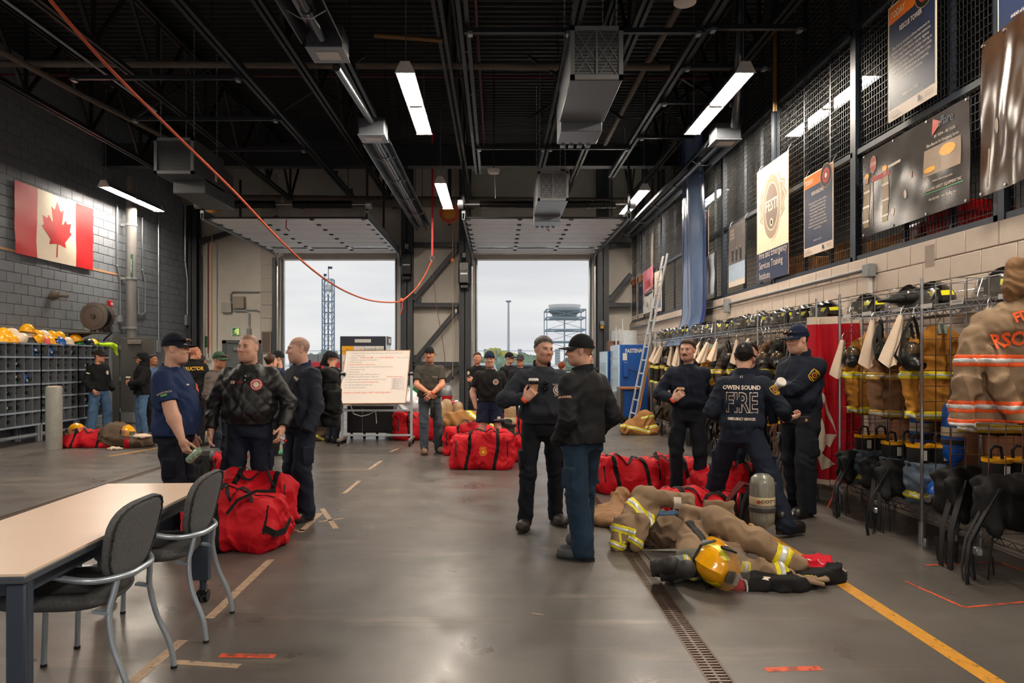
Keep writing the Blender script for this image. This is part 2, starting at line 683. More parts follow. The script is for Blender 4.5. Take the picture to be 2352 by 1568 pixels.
for i,dx in enumerate((D1,1.0)):
 g = MB().bx(dx,dx + .13,YF,YB - .6,-.25,-.06)
 ch = g.build('drain_channel',M('drain_bed',(40,36,33),rough=.6),floor)
 e = MB()
 e.bx(dx,dx + .012,YF,YB - .6,-.06,.001)
 e.bx(dx + .118,dx + .13,YF,YB - .6,-.06,.001)
 e.build('drain_edge',M('drain_frame',(92,74,62),rough=.5,metal=.5),floor)
 s = MB()
 y = 2.6
 while y < 12:
  s.bx(dx + .012,dx + .118,y,y + .016,-.018,-.002)
  y += .031
 s.bx(dx + .058,dx + .072,2.6,12,-.02,-.003)
 o = s.build('drain_grate',M('cast_iron_grate',(98,82,74),rough=.4,metal=.6),floor)
 o['kind'] = 'stuff'
def mark(name,pts,w,mat,z=.0015):
 mb = MB()
 for (p,q) in zip(pts,pts[1:]):
  d = (q - p)
  n = Vector((-d.y,d.x,0)).normalized() * (w / 2)
  a,b_,c,dd = p - n,q - n,q + n,p + n
  mb.add([(v.x,v.y,z) for v in (a,b_,c,dd)],[(0,1,2,3)])
 return mb.build(name,mat,floor)
def worn(name,c,amount=.5,scale=9):
 m = M(name,c,rough=.55,var=.15)
 t = m.node_tree
 N,L = t.nodes,t.links
 n = N.new('ShaderNodeTexNoise')
 n.inputs['Scale'].default_value = scale
 n.inputs['Detail'].default_value = 9
 n.inputs['Roughness'].default_value = .75
 tcn = N.new('ShaderNodeTexCoord')
 L.new(tcn.outputs['Object'],n.inputs[0])
 r = N.new('ShaderNodeValToRGB')
 r.color_ramp.elements[0].position = amount - .09
 r.color_ramp.elements[1].position = amount + .06
 L.new(n.outputs['Fac'],r.inputs[0])
 L.new(r.outputs[0],N['Principled BSDF'].inputs['Alpha'])
 return m
mYL = worn('worn_yellow_paint',(192,132,24),.38,22)
mOr = worn('worn_orange_paint',(206,74,28),.45,14)
mTape = worn('worn_tan_tape',(166,140,116),.4,16)
mark('painted_line',[Vector((2.36,1.5,0)),Vector((2.36,7.6,0))],.1,mYL)
mark('painted_line',[fl(250,1048),fl(420,1018)],.07,mYL)
mark('painted_line',[fl(330,1012),fl(560,985)],.07,mYL)
mark('spray_mark',[fl(2125,1298),fl(2290,1290),fl(2352,1310)],.025,mOr)
mark('spray_mark',[fl(1758,1538),fl(1885,1534)],.05,mOr)
mark('spray_mark',[fl(2080,1335),fl(2215,1395),fl(2352,1382)],.02,mOr)
mark('spray_mark',[fl(505,1505),fl(632,1507)],.05,mOr)
for a,b_,w in (((690,1222),(735,1178),.06),((300,1568),(420,1470),.06),((480,1420),(622,1285),.06),
    ((740,1168),(772,1214),.05),((732,1198),(790,1190),.04),((400,1520),(550,1530),.05),
    ((790,1133),(826,1104),.05),((848,1077),(876,1058),.05),((770,1079),(872,1078),.03),
    ((820,1030),(912,1030),.03),((896,1038),(914,1030),.05),((600,1216),(700,1218),.05)):
 mark('tape_mark',[fl(*a),fl(*b_)],w,mTape)
mark('tape_mark',[fl(1222,1408),fl(1248,1412)],.012,mTape)
# -------------------------------------------------------------- block walls
def block_wall(name,x,side,y0,y1,zs,ze,z_wall,mat,mortar,p0,p1,py0,label):
 """side +1: faces +x.  blocks between p0<z<p1, y>py0 are parts, the others one joined part"""
 w = MB().bx(x - .25 * side if side > 0 else x,x if side > 0 else x + .25,y0,y1,0,z_wall)
 W = struct(name,w,mortar,label)
 me = MB().bx(-.01,.012,-.194,.194,-.094,.094,.004).mesh('block')
 me.materials.append(mat)
 rest = MB()
 k = 0
 z = zs
 while z + .19 <= ze + .01:
  y = y0 + (.2 if k % 2 else .4)
  while y < y1 - .1:
   if p0 <= z < p1 and y > py0:
    o = bpy.data.objects.new('block',me)
    col.objects.link(o)
    o.location = (x + random.uniform(-.001,.001),y,z + .1)
    if side < 0:
     o.rotation_euler = (0,0,PI)
    o.parent = W
   elif y > 2.0:
    rest.bx(x - .008,x + .011,y - .194,y + .194,z + .006,z + .194)
   y += .4
  z += .2
  k += 1
 r = rest.build('block_courses',mat,W)
 r['kind'] = 'stuff'
 return W
wl = block_wall('wall_left',XL,1,YF,YB,0,ZC,ZC,mBlockL,mMortarL,1.8,4.6,12.4,
    'dark grey painted block wall with a flag on it')
wr_ = block_wall('wall_right',XR,-1,YF,YB,.05,2.65,2.65,mBlockR,mMortarR,1.65,2.6,3.6,
    'low cream block wall behind the gear racks')
MB().bx(XL,XL + .02,8,16.9,3.58,3.63).build('ledge_strip',M('tan_strip',(170,130,96),rough=.7),wl)
# back wall with two door openings
DO = [(-6.49,-3.03),(-.62,2.86)]
DH = 4.6
b = MB()
xs = [XL - .3,DO[0][0],DO[0][1],DO[1][0],DO[1][1],8.7]
for i in (0,2,4):
 b.bx(xs[i],xs[i + 1],YB,YB + .3,0,ZC)
for d in DO:
 b.bx(d[0],d[1],YB,YB + .3,DH,ZC)
wb = struct('wall_back',b,mBackWall,'pale back wall around the two open truck doors')
# pale pilaster blocks beside the first door
for k in range(18):
 MB().bx(-7.12,-6.62,YB - .03,YB,.02 + k * .4,.4 + k * .4,.006).build('pilaster_block',M('pale_block',(186,180,170),rough=.75,var=.06,bump=.1),wb)
# front wall (behind the camera) with its own open truck doors
b = MB()
FD = [(-8.6,-5.0),(-4.4,-.8),(-.2,3.4)]
xs = [XL - .3] + [v for d in FD for v in d] + [8.7]
for i in range(0,len(xs),2):
 b.bx(xs[i],xs[i + 1],YF - .3,YF,0,ZC)
for d in FD:
 b.bx(d[0],d[1],YF - .3,YF,DH,ZC)
struct('wall_front',b,mBackWall,'pale front wall with open truck doors')
# far wall of the mezzanine store
struct('wall_store',MB().bx(8.5,8.7,YF,YB,0,ZC),M('dark_store_wall',(26,27,29),rough=.8),'dark wall of the upper store room')
struct('floor_store',MB().bx(XR + .25,8.5,YF,YB,2.35,2.6),M('store_floor',(90,88,84),rough=.8),'upper store floor slab')
# corrugated deck
b = MB()
pts = []
y = YF
while y < YB + .3:
 pts += [(y,ZC),(y + .06,ZC),(y + .08,ZC + .045),(y + .15,ZC + .045)]
 y += .17
for (ya,za),(yb,zb) in zip(pts,pts[1:]):
 b.add([(XL - .3,ya,za),(8.7,ya,za),(8.7,yb,zb),(XL - .3,yb,zb)],[(0,3,2,1)])
b.bx(XL - .3,8.7,YF - .3,YB + .3,ZC + .06,ZC + .3)
struct('ceiling',b,mDeck,'black corrugated steel roof deck',ang=20)
# -------------------------------------------------------------- steel frame at the back wall
def i_col(x,y,z0,z1,w=.3,d=.3,t=.022):
 m = MB()
 m.bx(x - w / 2,x + w / 2,y - d / 2,y - d / 2 + t,z0,z1)
 m.bx(x - w / 2,x + w / 2,y + d / 2 - t,y + d / 2,z0,z1)
 m.bx(x - t / 2,x + t / 2,y - d / 2,y + d / 2,z0,z1)
 return m
fr = bpy.data.objects.new('trim_1',None)
col.objects.link(fr)
fr['kind'] = 'structure'
fr['label'] = 'dark steel columns and braces between the truck doors'
YC = 20.85
for px in (936,1068,1384):
 x = (px - CX) * YC / F
 i_col(x,YC,0,ZC,.34,.3).build('column',mSteel,fr)
 MB().bx(x - .24,x + .24,YC - .22,YC + .2,0,.04).build('base_plate',mSteel,fr)
i_col(-9.0,20.7,0,ZC,.3,.3).build('column',mSteel,fr)
def brace(a,b_,w=.2,h=.14):
 p,q = at(a[0],a[1],YC),at(b_[0],b_[1],YC)
 MB().bar(p,q,h,w,up=(0,1,0),ch=.01).build('brace',mSteel,fr)
for y_ in (563,701,836):
 brace((950,y_),(1053,y_))
 brace((1397,y_),(1449,y_))
for a,b_ in (((1050,572),(950,690)),((1050,712),(950,832)),((1055,842),(955,958)),((1449,630),(1398,692)),((1449,770),(1398,832))):
 brace(a,b_)
brace((458,556),(640,500),.16)
for p in ((960,685),(960,826),(1405,688)):
 c = at(p[0],p[1],YC - .08)
 MB().bx(c.x - .12,c.x + .1,c.y,c.y + .02,c.z - .14,c.z + .14).build('gusset',mSteel,fr)
# -------------------------------------------------------------- sectional overhead doors, run up under the roof
mPanel = M('white_door_panel',(234,237,241),rough=.4,var=.05,scale=3)
mPanelG = M('door_glass',(190,205,200),rough=.08,trans=.85,var=0)
def truck_door(idx,d,label):
 x0,x1 = d
 D = bpy.data.objects.new('door_%d' % idx,None)
 col.objects.link(D)
 D['kind'] = 'structure'
 D['label'] = label
 zt = 4.74
 sec = .62
 y = YB - .35
 gt = YB - .02
 for k in range(8):
  ya,yb = y - sec + .008,y
  if k == 1:      # glazed section: frame and panes
   m = MB()
   m.bx(x0 - .06,x1 + .06,yb - .1,yb,zt,zt + .05)
   m.bx(x0 - .06,x1 + .06,ya,ya + .12,zt,zt + .05)
   for q in (0,1 / 3,2 / 3,1):
    xx = x0 + (x1 - x0) * q
    m.bx(xx - .06,xx + .06,ya + .12,yb - .1,zt,zt + .05)
   o = m.build('door_section',mPanel,D)
   for q in range(3):
    xa,xb = x0 + (x1 - x0) * q / 3 + .06,x0 + (x1 - x0) * (q + 1) / 3 - .06
    MB().bx(xa,xb,ya + .12,yb - .1,zt + .02,zt + .03).build('pane',mPanelG,o)
  else:
   m = MB().bx(x0 - .06,x1 + .06,ya,yb,zt,zt + .05,.006)
   n = 4 if k else 8
   for q in range(n):
    yy = ya + sec * (q + .5) / n
    m.bx(x0,x1,yy - .012,yy + .012,zt - .007,zt)
   o = m.build('door_section',mPanel,D)
  for q in (1 / 3,2 / 3):
   xx = x0 + (x1 - x0) * q
   MB().bx(xx - .05,xx + .05,ya - .03,ya + .05,zt - .03,zt - .006,.006).build('hinge',mBlackPl,o)
  for xx in (x0 - .02,x1 + .02):
   h = MB().bx(xx - .05,xx + .05,ya,ya + .07,zt - .02,zt - .004)
   h.cyl((xx - .1,ya + .03,zt + .02),(xx + .1,ya + .03,zt + .02),.02)
   h.build('roller_hinge',mBlackPl,o)
  y -= sec
 yn = y
 for s,xx in ((-1,x0 - .12),(1,x1 + .12)):
  m = MB()
  m.bx(xx - .03,xx + .03,yn - .15,YB - .45,zt - .04,zt - .032)
  m.bx(xx - .03,xx - .022,yn - .15,YB - .45,zt - .04,zt + .1)
  m.bx(xx + .022,xx + .03,yn - .15,YB - .45,zt - .04,zt + .1)
  m.bar((xx,yn - .15,zt + .13),(xx,YB - .4,zt + .13),.08,.06)
  m.bx(xx - .03,xx + .03,YB - .09,YB - .03,0,zt - .35)
  m.tube([(xx,YB - .06,zt - .36),(xx,YB - .08,zt - .2),(xx,YB - .18,zt - .06),(xx,YB - .45,zt)],.035,8)
  m.build('door_track',mGalv,D)
  j = MB().bx(xx + s * .03,xx + s * .14,YB - .14,YB,0,zt - .1)
  j.bx(xx - s * .1,xx - s * .13,YB - .03,YB,0,zt - .1)
  j.build('jamb',mSteel,D)
  MB().cyl((xx,yn - .22,zt + .28),(xx + s * .12,yn - .22,zt + .28),.1,n=18).build('cable_drum',mGalv,D)
  for yy in (yn - .1,yn + 2.2):
   MB().bar((xx,yy,zt + .1),(xx,yy,6.2),.05,.05).build('track_hanger',mTruss,D)
 MB().cyl((x0 - .25,yn - .22,zt + .28),(x1 + .25,yn - .22,zt + .28),.018).build('spring_shaft',mGalv,D)
 for xa,xb in ((x0 + .25,x0 + 1.55),(x0 + 1.95,x1 - .2)):
  m = MB()
  n = 26
  for q in range(n):
   a,c = xa + (xb - xa) * q / n,xa + (xb - xa) * (q + .72) / n
   m.cyl((a,yn - .22,zt + .28),(c,yn - .22,zt + .28),.085,n=12)
  m.cyl((xa,yn - .22,zt + .28),(xb,yn - .22,zt + .28),.07,n=12)
  m.build('torsion_spring',M('oiled_spring',(28,27,26),rough=.35,metal=.6),D)
 m = MB().bar((x0 - .1,yn - .02,zt + .02),(x1 + .1,yn - .02,zt + .02),.1,.03)
 m.build('door_edge_seal',mBlackRub,D)
 m = MB().tube([((x0 + x1) / 2,yn,zt - .02),((x0 + x1) / 2,yn - .03,zt - .2),((x0 + x1) / 2 + .08,yn - .05,zt - .28)],.012)
 m.build('pull_rope',mRed,D)
 MB().bx(x0,x0 + .05,YB + .05,YB + .12,0,DH).build('outer_jamb',mGalv,D)
 MB().bx(x1 - .05,x1,YB + .05,YB + .12,0,DH).build('outer_jamb',mGalv,D)
 return D
truck_door(1,DO[0],'raised white sectional truck door near the grey exit')
truck_door(2,DO[1],'raised white sectional truck door near the ladder')
# -------------------------------------------------------------- mesh partition above the cream wall
pt = bpy.data.objects.new('wall_partition',None)
col.objects.link(pt)
pt['kind'] = 'structure'
pt['label'] = 'dark steel wire mesh partition above the cream wall'
mPost = M('blue_grey_steel',(44,53,64),rough=.4,metal=.3,var=.1)
XM = XR + .06
for k in range(9):
 y = 3.31 + k * 2.31 if k else 3.31
 MB().bx(XM - .04,XM + .04,y - .035,y + .035,2.65,ZC).build('post',mPost,pt)
 MB().bx(XM - .03,XM + .03,y + .05,y + .1,2.65,ZC).build('post',mPost,pt)
 for q in (.77,1.5):
  if y + q < YB:
   MB().bx(XM + .06,XM + .1,y + q - .02,y + q + .02,2.65,6.4).build('stiffener',mPost,pt)
for z in (2.68,3.88,5.3,6.6):
 MB().bx(XM - .03,XM + .03,2,YB,z - .03,z + .03).build('rail',mPost,pt)
b = MB()
y = 3.35
while y < YB:
 b.bx(XM - .003,XM + .003,y - .0025,y + .0025,2.7,6.6)
 y += .0515
z = 2.75
while z < 6.6:
 b.bx(XM - .006,XM - .001,3.3,YB,z - .0025,z + .0025)
 z += .075
o = b.build('wire_mesh',M('black_wire',(40,41,43),rough=.45,metal=.5,var=0),pt)
o['kind'] = 'stuff'
# ------------------------------------------------------------------ roof steel
rf = bpy.data.objects.new('trim_2',None)
col.objects.link(rf)
rf['kind'] = 'structure'
rf['label'] = 'black open web joists and girders under the roof deck'
def joist(x,zb=6.05,zt=7.3,y0=-6.5,y1=20.6,step=1.9):
 m = MB()
 for z in (zb,zt):
  m.bar((x - .045,y0,z),(x - .045,y1,z),.05,.07)
  m.bar((x + .045,y0,z),(x + .045,y1,z),.05,.07)
 m.build('joist_chord',mTruss,rf)
 y = y0 + .3
 while y + step < y1:
  MB().bar((x,y,zt),(x,y + step / 2,zb),.05,.05).build('joist_web',mTruss,rf)
  MB().bar((x,y + step / 2,zb),(x,y + step,zt),.05,.05).build('joist_web',mTruss,rf)
  MB().bar((x,y + step / 2,zb),(x,y + step / 2,zt),.05,.05).build('joist_web',mTruss,rf)
  y += step
for x in (-8.0,-5.75,-3.0,-.75,1.9,3.75):
 joist(x)
# cross girders (I sections along x)
for y,zb in ((16.3,6.05),(5.2,6.3)):
 m = MB()
 m.bx(XL,8.5,y - .13,y + .13,zb,zb + .03)
 m.bx(XL,8.5,y - .13,y + .13,zb + .5,zb + .53)
 m.bx(XL,8.5,y - .01,y + .01,zb,zb + .53)
 m.build('girder',M('girder_steel',(30,32,35),rough=.5),rf)
for x in (-6.9,-4.3,0.6,2.9):
 m = MB()
 m.bar((x,13.2,7.3),(x + 1.8,13.2,6.1),.05,.05)
 m.bar((x + 1.8,13.2,7.3),(x,13.2,6.1),.05,.05)
 m.build('cross_brace',mTruss,rf)
# slotted channels hung lengthways, with cross channels
mStrut = M('grey_channel',(42,45,50),rough=.45,metal=.4,var=.08)
for x,y0,y1 in ((-3.85,4.5,18.5),(-2.2,6,18.5),(-.42,3.5,16.2),(1.02,3.5,15.8),(2.72,5,16.5)):
 m = MB()
 m.bx(x - .075,x - .02,y0,y1,5.86,5.95)
 m.bx(x + .02,x + .075,y0,y1,5.86,5.95)
 for k in range(9):
  y = y0 + (y1 - y0) * k / 8
  m.bx(x - .03,x + .03,y,y + .05,5.9,6.1)
 m.build('hung_channel',mStrut,rf)
 for k in range(4):
  y = y0 + .6 + (y1 - y0 - 1) * k / 3
  MB().bar((x,y,5.95),(x,y,7.3),.015,.015).build('hanger_rod',mTruss,rf)
for xa,xb,y in ((-.42,1.02,9.1),(1.02,2.72,9.1),(-.42,1.02,14.1),(1.02,2.72,14.1),(-6.5,-3.85,10.6),(-6.5,-3.85,12.4),
    (-6.5,-3.85,14.2),(2.72,4.0,10.2),(2.72,4.0,11.6),(2.72,4.0,13.4),(2.72,4.0,9.0)):
 MB().bx(xa,xb,y - .03,y + .03,5.8,5.86).build('cross_channel',mStrut,rf)
 for x in (xa + .08,xb - .08):
  MB().bx(x - .03,x + .03,y - .05,y + .05,5.77,5.81).build('clip',mGalv,rf)
# -------------------------------------------------------------- pipes
pp = tag(MB().tube([(XL,11.3,6.35),(4.6,11.3,6.28)],.055,10).build('roof_pipe',mCopperPipe),'pale pipe crossing high under the roof','pipe')
pp = thing('drain_pipe','thick pale storm drain pipe above the truck doors','pipe')
MB().tube([(-8.8,19.6,6.06),(-2.2,19.6,6.0),(3.7,19.6,5.96)],.15,14).build('pipe_run',mCopperPipe,pp)
for x in (-7.6,-6.0,-3.2,-1.0,1.6):
 MB().cyl((x,19.6,6.04),(x + .06,19.6,6.04),.165,n=14).build('coupling',mGrey,pp)
mGreenTag = M('green_label',(20,84,52),rough=.5,var=.05)
for px in (420,):
 MB().bx(-8.35,-7.75,19.43,19.445,5.97,6.1).build('pipe_label',mGreenTag,pp)
tag(MB().tube([(-8.2,6.0,6.3),(-7.3,12.2,6.2),(-6.6,16.0,6.15)],.05,8).build('roof_pipe',mCopperPipe),'pale pipe running lengthways above the left truss','pipe')
tag(MB().tube([(2.75,5.0,6.6),(2.55,12,6.55),(2.5,16.0,6.5)],.05,8).build('roof_pipe',mCopperPipe),'pale pipe running lengthways beside the big louvred heater','pipe')
tag(MB().tube([(-6.12,4.0,6.0),(-6.1,12.5,6.0)],.02,8).build('conduit',mGalv),'shiny conduit running along the roof above the orange rope','conduit')
tag(MB().tube([(-.3,4,6.55),(-.28,16,6.5)],.025,8).build('sprinkler_pipe',M('dark_red_pipe',(74,12,16),rough=.5)),'thin red sprinkler pipe beside the central channel','pipe')
tag(MB().tube([(XL,12.4,6.62),(4.4,12.4,6.55)],.022,8).build('sprinkler_pipe',M('dark_red_pipe',(74,12,16),rough=.5)),'thin red sprinkler pipe crossing the roof','pipe')
gp = thing('gas_pipe','yellow gas pipe dropping beside the tube heater','pipe')
MB().tube([(-2.6,7.4,7.2),(-2.6,7.4,5.85)],.03,8).build('drop',M('yellow_pipe',(120,80,18),rough=.5),gp)
MB().cyl((-2.6,7.4,5.8),(-2.6,7.4,5.9),.045).build('end_cap',_M['yellow_pipe'],gp)
tag(MB().tube([(-1.7,9.7,6.05),(-.75,9.75,6.0)],.028,8).build('gas_pipe',_M['yellow_pipe']),'short yellow gas pipe behind the nearest tube light','pipe')
tag(MB().tube([(4.0,10.0,6.3),(4.0,10.0,5.1)],.03,8).build('gas_pipe',_M['yellow_pipe']),'yellow gas pipe beside the heater on the mesh side','pipe')
# -------------------------------------------------------------- fluorescent fixtures
mTube = M('lit_tube',(255,241,222),rough=.4,var=0,emit=TUBE_EMIT)
mRefl = M('white_reflector',(214,210,202),rough=.35,var=.03)
def fixture_proto():
 t = thing('tube_light','x','light',group='fluorescent tube lights')
 L = 2.44
 m = MB()
 poly = [(-.13,.0),(-.055,.085),(.055,.085),(.13,0),(.12,0),(.05,.07),(-.05,.07),(-.12,0)]
 R = Matrix(((1,0,0,0),(0,0,1,0),(0,1,0,0),(0,0,0,1)))
 m.prism(poly,0,L,R)
 m.bx(-.05,.05,0,L,.085,.13)
 m.build('reflector',M('reflector_top',(88,92,98),rough=.4,metal=.3),t)
 for y in (-.012,L):
  m = MB().prism([(-.135,-.01),(-.06,.14),(.06,.14),(.135,-.01)],y,y + .012,R)
  m.build('end_plate',mRefl,t)
 for x in (-.055,.055):
  for y0,y1 in ((.04,L / 2 - .05),(L / 2 + .05,L - .04)):
   MB().cyl((x,y0,.025),(x,y1,.025),.019,n=10).build('tube',mTube,t)
 MB().bx(-.09,.09,L / 2 - .04,L / 2 + .04,-.002,.06).build('lamp_holder',mWhitePl,t)
 for y in (.08,L - .08):
  MB().tube([(0,y,.13),(0,y,.3),(0,y,2.14)],.006,6).build('hanger',mGalv,t)
 return t
fx = fixture_proto()
ftree = tree_of(fx)
spots = [(-1.18,9.0,'large lit tube light near the middle, above the whiteboard side'),(-1.18,14.6,'small lit tube light above the pillar between the truck doors'),
  (3.22,9.0,'large lit tube light hung before the mesh partition'),(3.24,15.2,'small lit tube light beside the raised door near the ladder'),
  (4.92,9.1,'lit tube light behind the mesh, near the rescue poster'),(4.95,15.1,'small lit tube light behind the mesh, beyond the narrow poster'),
  (-8.4,14.9,'lit tube light beside the Canadian flag')]
off = [(-1.18,-3.0),(3.22,3.0),(3.22,-3.0),(-8.4,8.6),(-8.4,2.6)]
for i,(x,y,lb) in enumerate(spots):
 o = fx if i == 0 else dup(fx,lb,tree=ftree)
 o['label'] = lb
 o.location = (x,y,5.25)
for i,(x,y) in enumerate(off):
 o = dup(fx,'tube light over the near end of the hall',(x,y,5.25),tree=ftree)
# -------------------------------------------------------------- unit heaters
mHeat = M('heater_grey',(118,122,128),rough=.35,metal=.45,var=.06)
mGrille = M('dark_filter',(34,32,31),rough=.8)
def unit_heater(label,x,y,z,w,h,L,rz=0,filt=True,mHeat=mHeat):
 t = thing('unit_heater',label,'heater',(x,y,z),rz,'hung unit heaters')
 m = MB().bx(0,w,.03,L * .72,0,h,.008)
 m.build('case',mHeat,t)
 m = MB().bx(.02,w - .02,L * .72,L,-.12,h * .75,.008)
 m.build('blower_box',mHeat,t)
 m = MB().bx(0,w,0,.05,0,.05).bx(0,w,0,.05,h - .05,h).bx(0,.05,0,.05,0,h).bx(w - .05,w,0,.05,0,h)
 if filt:
  m.bx(w / 2 - .01,w / 2 + .01,-.002,.04,.03,h - .03)
 m.build('front_frame',mGrey,t)
 MB().bx(.04,w - .04,.035,.045,.04,h - .04).build('filter',mGrille,t)
 m = MB()
 n = 14
 for k in range(n):
  zz = .06 + (h - .12) * k / (n - 1)
  m.bx(.05,w - .05,.02,.03,zz - .004,zz + .004)
 o = m.build('louvre',M('filter_pleat',(78,74,70),rough=.7),t)
 if filt:
  m = MB()
  for k in range(-1,4):
   for s in (1,-1):
    for half in (0,1):
     x0,x1 = (.05,w / 2 - .01) if half == 0 else (w / 2 + .01,w - .05)
     z0 = .03 + (h - .06) * k / 3
     a = Vector((x0,.014,z0 if s > 0 else z0 + (h - .06) * 2 / 3))
     c = Vector((x1,.014,z0 + (h - .06) * 2 / 3 if s > 0 else z0))
     if min(a.z,c.z) >= 0 and max(a.z,c.z) <= h:
      m.bar(a,c,.012,.004,up=(0,1,0))
  m.build('filter_lattice',mGrey,t)
 for k in range(4):
  xx = .06 + (w - .12) * (k + .5) / 4
  MB().bx(xx - .045,xx + .02,L,L + .12,-.14,-.12).build('outlet_fin',mHeat,t)
 for xx,yy in ((.05,.15),(w - .05,.15),(.05,L * .6),(w - .05,L * .6)):
  m = MB()
  zz = h
  k = 0
  while zz < 7.3 - z:
   m.bar((xx,yy,zz),(xx,yy,zz + .05),.022 if k % 2 else .006,.006 if k % 2 else .022)
   zz += .045
   k += 1
  m.build('hanging_chain',mGalv,t)
 return t
unit_heater('large boxy heater with crossed filter hanging near the middle',.84,7.9,4.72,.6,.6,2.0)
unit_heater('smaller boxy heater hanging before the door near the ladder',.8,13.5,4.63,.6,.57,2.0)
u = unit_heater('grey heater with side panel, toned dark for shade, hanging near the flag',-5.9,12.0,4.75,.68,.62,1.9,0,False,M('shaded_heater',(78,80,83),rough=.45,metal=.3))  # darker copy of the heater grey; weak light there is put into the colour
MB().bx(.1,.68,.5,1.9,-.22,.05,.01).build('lower_duct',M('shaded_heater',()),u)
MB().bx(.685,.69,.9,1.0,.1,.28).build('rating_plate',mWhitePl,u)
# -------------------------------------------------------------- radiant tube heaters
mTubeSt = M('tube_steel',(84,88,94),rough=.28,metal=.9,var=.2,scale=5)
mReflSt = M('polished_reflector',(96,100,106),rough=.3,metal=.9,var=.1)
def radiant(label,x,y0,y1,z,box_y,tilt=0):
 t = thing('tube_heater',label,'heater',(x,0,z),0,'radiant tube heaters')
 R = Matrix.Rotation(tilt,4,'Y') @ Matrix(((1,0,0,0),(0,0,1,0),(0,1,0,0),(0,0,0,1)))
 poly = [(-.24,-.05),(-.16,.1),(0,.15),(.16,.1),(.24,-.05),(.225,-.05),(.15,.085),(0,.135),(-.15,.085),(-.225,-.05)]
 MB().prism(poly,y0,y1,R).build('reflector',mReflSt,t)
 MB().tube([(0,y0 - .3,0),(0,y1 - .05,0)],.055,12).build('radiant_tube',mTubeSt,t)
 for k in range(5):
  y = y0 + (y1 - y0) * (k + .5) / 5
  MB().cyl((0,y,0),(0,y + .1,0),.066,n=12).build('coupling',mTubeSt,t)
  MB().tube([(-.2,y,-.02),(-.06,y,-.1),(.06,y,-.1),(.2,y,-.02)],.006,6).build('hanger_wire',mGalv,t)
  MB().tube([(0,y,.14),(0,y,2.0)],.007,6).build('hanger_rod',mTruss,t)
 b_ = MB().bx(-.2,.2,box_y,box_y + .38,-.06,.2,.01).build('burner_box',M('burner_box',(74,78,84),rough=.5,metal=.3),t)
 MB().bx(-.21,.21,box_y - .02,box_y + .4,-.075,-.06).build('burner_tray',mHeat,b_)
 MB().bx(-.12,.14,box_y + .1,box_y + .3,-.08,-.075).build('rating_plate',mWhitePl,b_)
 return t
r1 = radiant('long radiant tube heater running to the pillar between doors',-1.93,11.3,18.9,5.08,10.75)
MB().tube([(0,8.4,-.02),(0,10.7,.12)],.05,12).build('flue',mTubeSt,r1)
r2 = radiant('near radiant tube heater cut by the top of the view',-1.93,1.0,7.75,5.1,7.8)
r3 = radiant('long radiant tube heater running along the mesh partition',3.7,11.6,20.3,5.12,11.1)
MB().tube([(.05,10.95,.1),(-.1,10.4,.4),(-.25,9.9,.75),(-.25,9.8,1.6)],.07,12).build('flue',mTubeSt,r3)
c_ = thing('flue_cap','round white duct cap under the dark roof near the top','duct',(1.95,7.2,5.22))
MB().cyl((0,0,.03),(0,0,1.9),.12,n=16).build('duct',mTruss,c_)
MB().lathe([(.0,-.015),(.1,-.01),(.115,.0),(.115,.05)],18).build('cap',mWhitePl,c_)
s_ = thing('camera_dome','small pale motion sensor hanging between channels','sensor',(-.05,13.6,5.2))
MB().lathe([(.0,-.03),(.09,-.02),(.11,.02),(.11,.06),(0,.07)],18,sx=1.1).build('housing',mWhitePl,s_)
MB().cyl((0,0,.06),(0,0,2.2),.012).build('stem',mTruss,s_)
MB().tube([(.02,0,-.03),(.03,0,-.5)],.004,5).build('cord',mGrey,s_)
# -------------------------------------------------------------- orange rope and hoists
pts = [(115,0,6.0),(250,155,6.9),(400,305,8.2),(540,442,9.6),(640,548,11.0),(715,617,12.4),(780,662,13.8),(840,687,15.0),
 (890,694,16.0),(922,690,16.6),(950,668,17.2),(972,638,17.6),(992,598,18.0)]
P = [at(*p) for p in pts]
Q = []
for i in range(len(P) - 1):
 p0,p1,p2,p3 = P[max(i - 1,0)],P[i],P[i + 1],P[min(i + 2,len(P) - 1)]
 for k in range(5):
  t = k / 5
  Q.append(.5 * ((2 * p1) + (p2 - p0) * t + (2 * p0 - 5 * p1 + 4 * p2 - p3) * t * t + (3 * p1 - p0 - 3 * p2 + p3) * t ** 3))
Q.append(P[-1])
rope = thing('orange_rope','orange rope slung across the hall to the hoist hook','rope')
mRope = M('orange_rope',(188,84,52),rough=.8,var=.25,scale=90,bump=.4,bscale=200)
MB().tube(Q,.017,8).build('strand',mRope,rope)
k0 = at(922,690,16.6)
MB().ell(k0,(.05,.05,.06)).tube([k0,k0 + Vector((.02,0,-.15)),k0 + Vector((-.03,0,-.33))],.017,6).build('knot',mRope,rope)
h = thing('hoist_strap','red hoist strap with hook at the rope end','strap')
p = at(992,598,18.0)
MB().strap([p + Vector((.02,0,ZC - p.z)),p + Vector((.01,0,.3)),p + Vector((0,0,.1))],.05,.012,(1,0,0)).build('webbing',mRed,h)
MB().tube([p + Vector((.05 * math.cos(a),0,.06 + .07 * math.sin(a))) for a in np.linspace(0,6.2,12)],.011,6).build('hook',mGalv,h)
MB().tube([p,p + Vector((.1,.1,-1.1)),p + Vector((.28,.2,-2.2)),p + Vector((.36,.2,-2.9))],.009,6).build('cord',M('brown_cord',(92,60,54),rough=.8),h)
h = thing('pull_cord','pale pull cord with orange ball by the pillar','cord')
p = at(1040,520,19.5)
MB().tube([Vector((p.x,p.y - .25,ZC)),p,at(1040,600,19.5),at(1040,868,19.5)],.009,6).build('cord',M('tan_cord',(170,140,104),rough=.8),h)
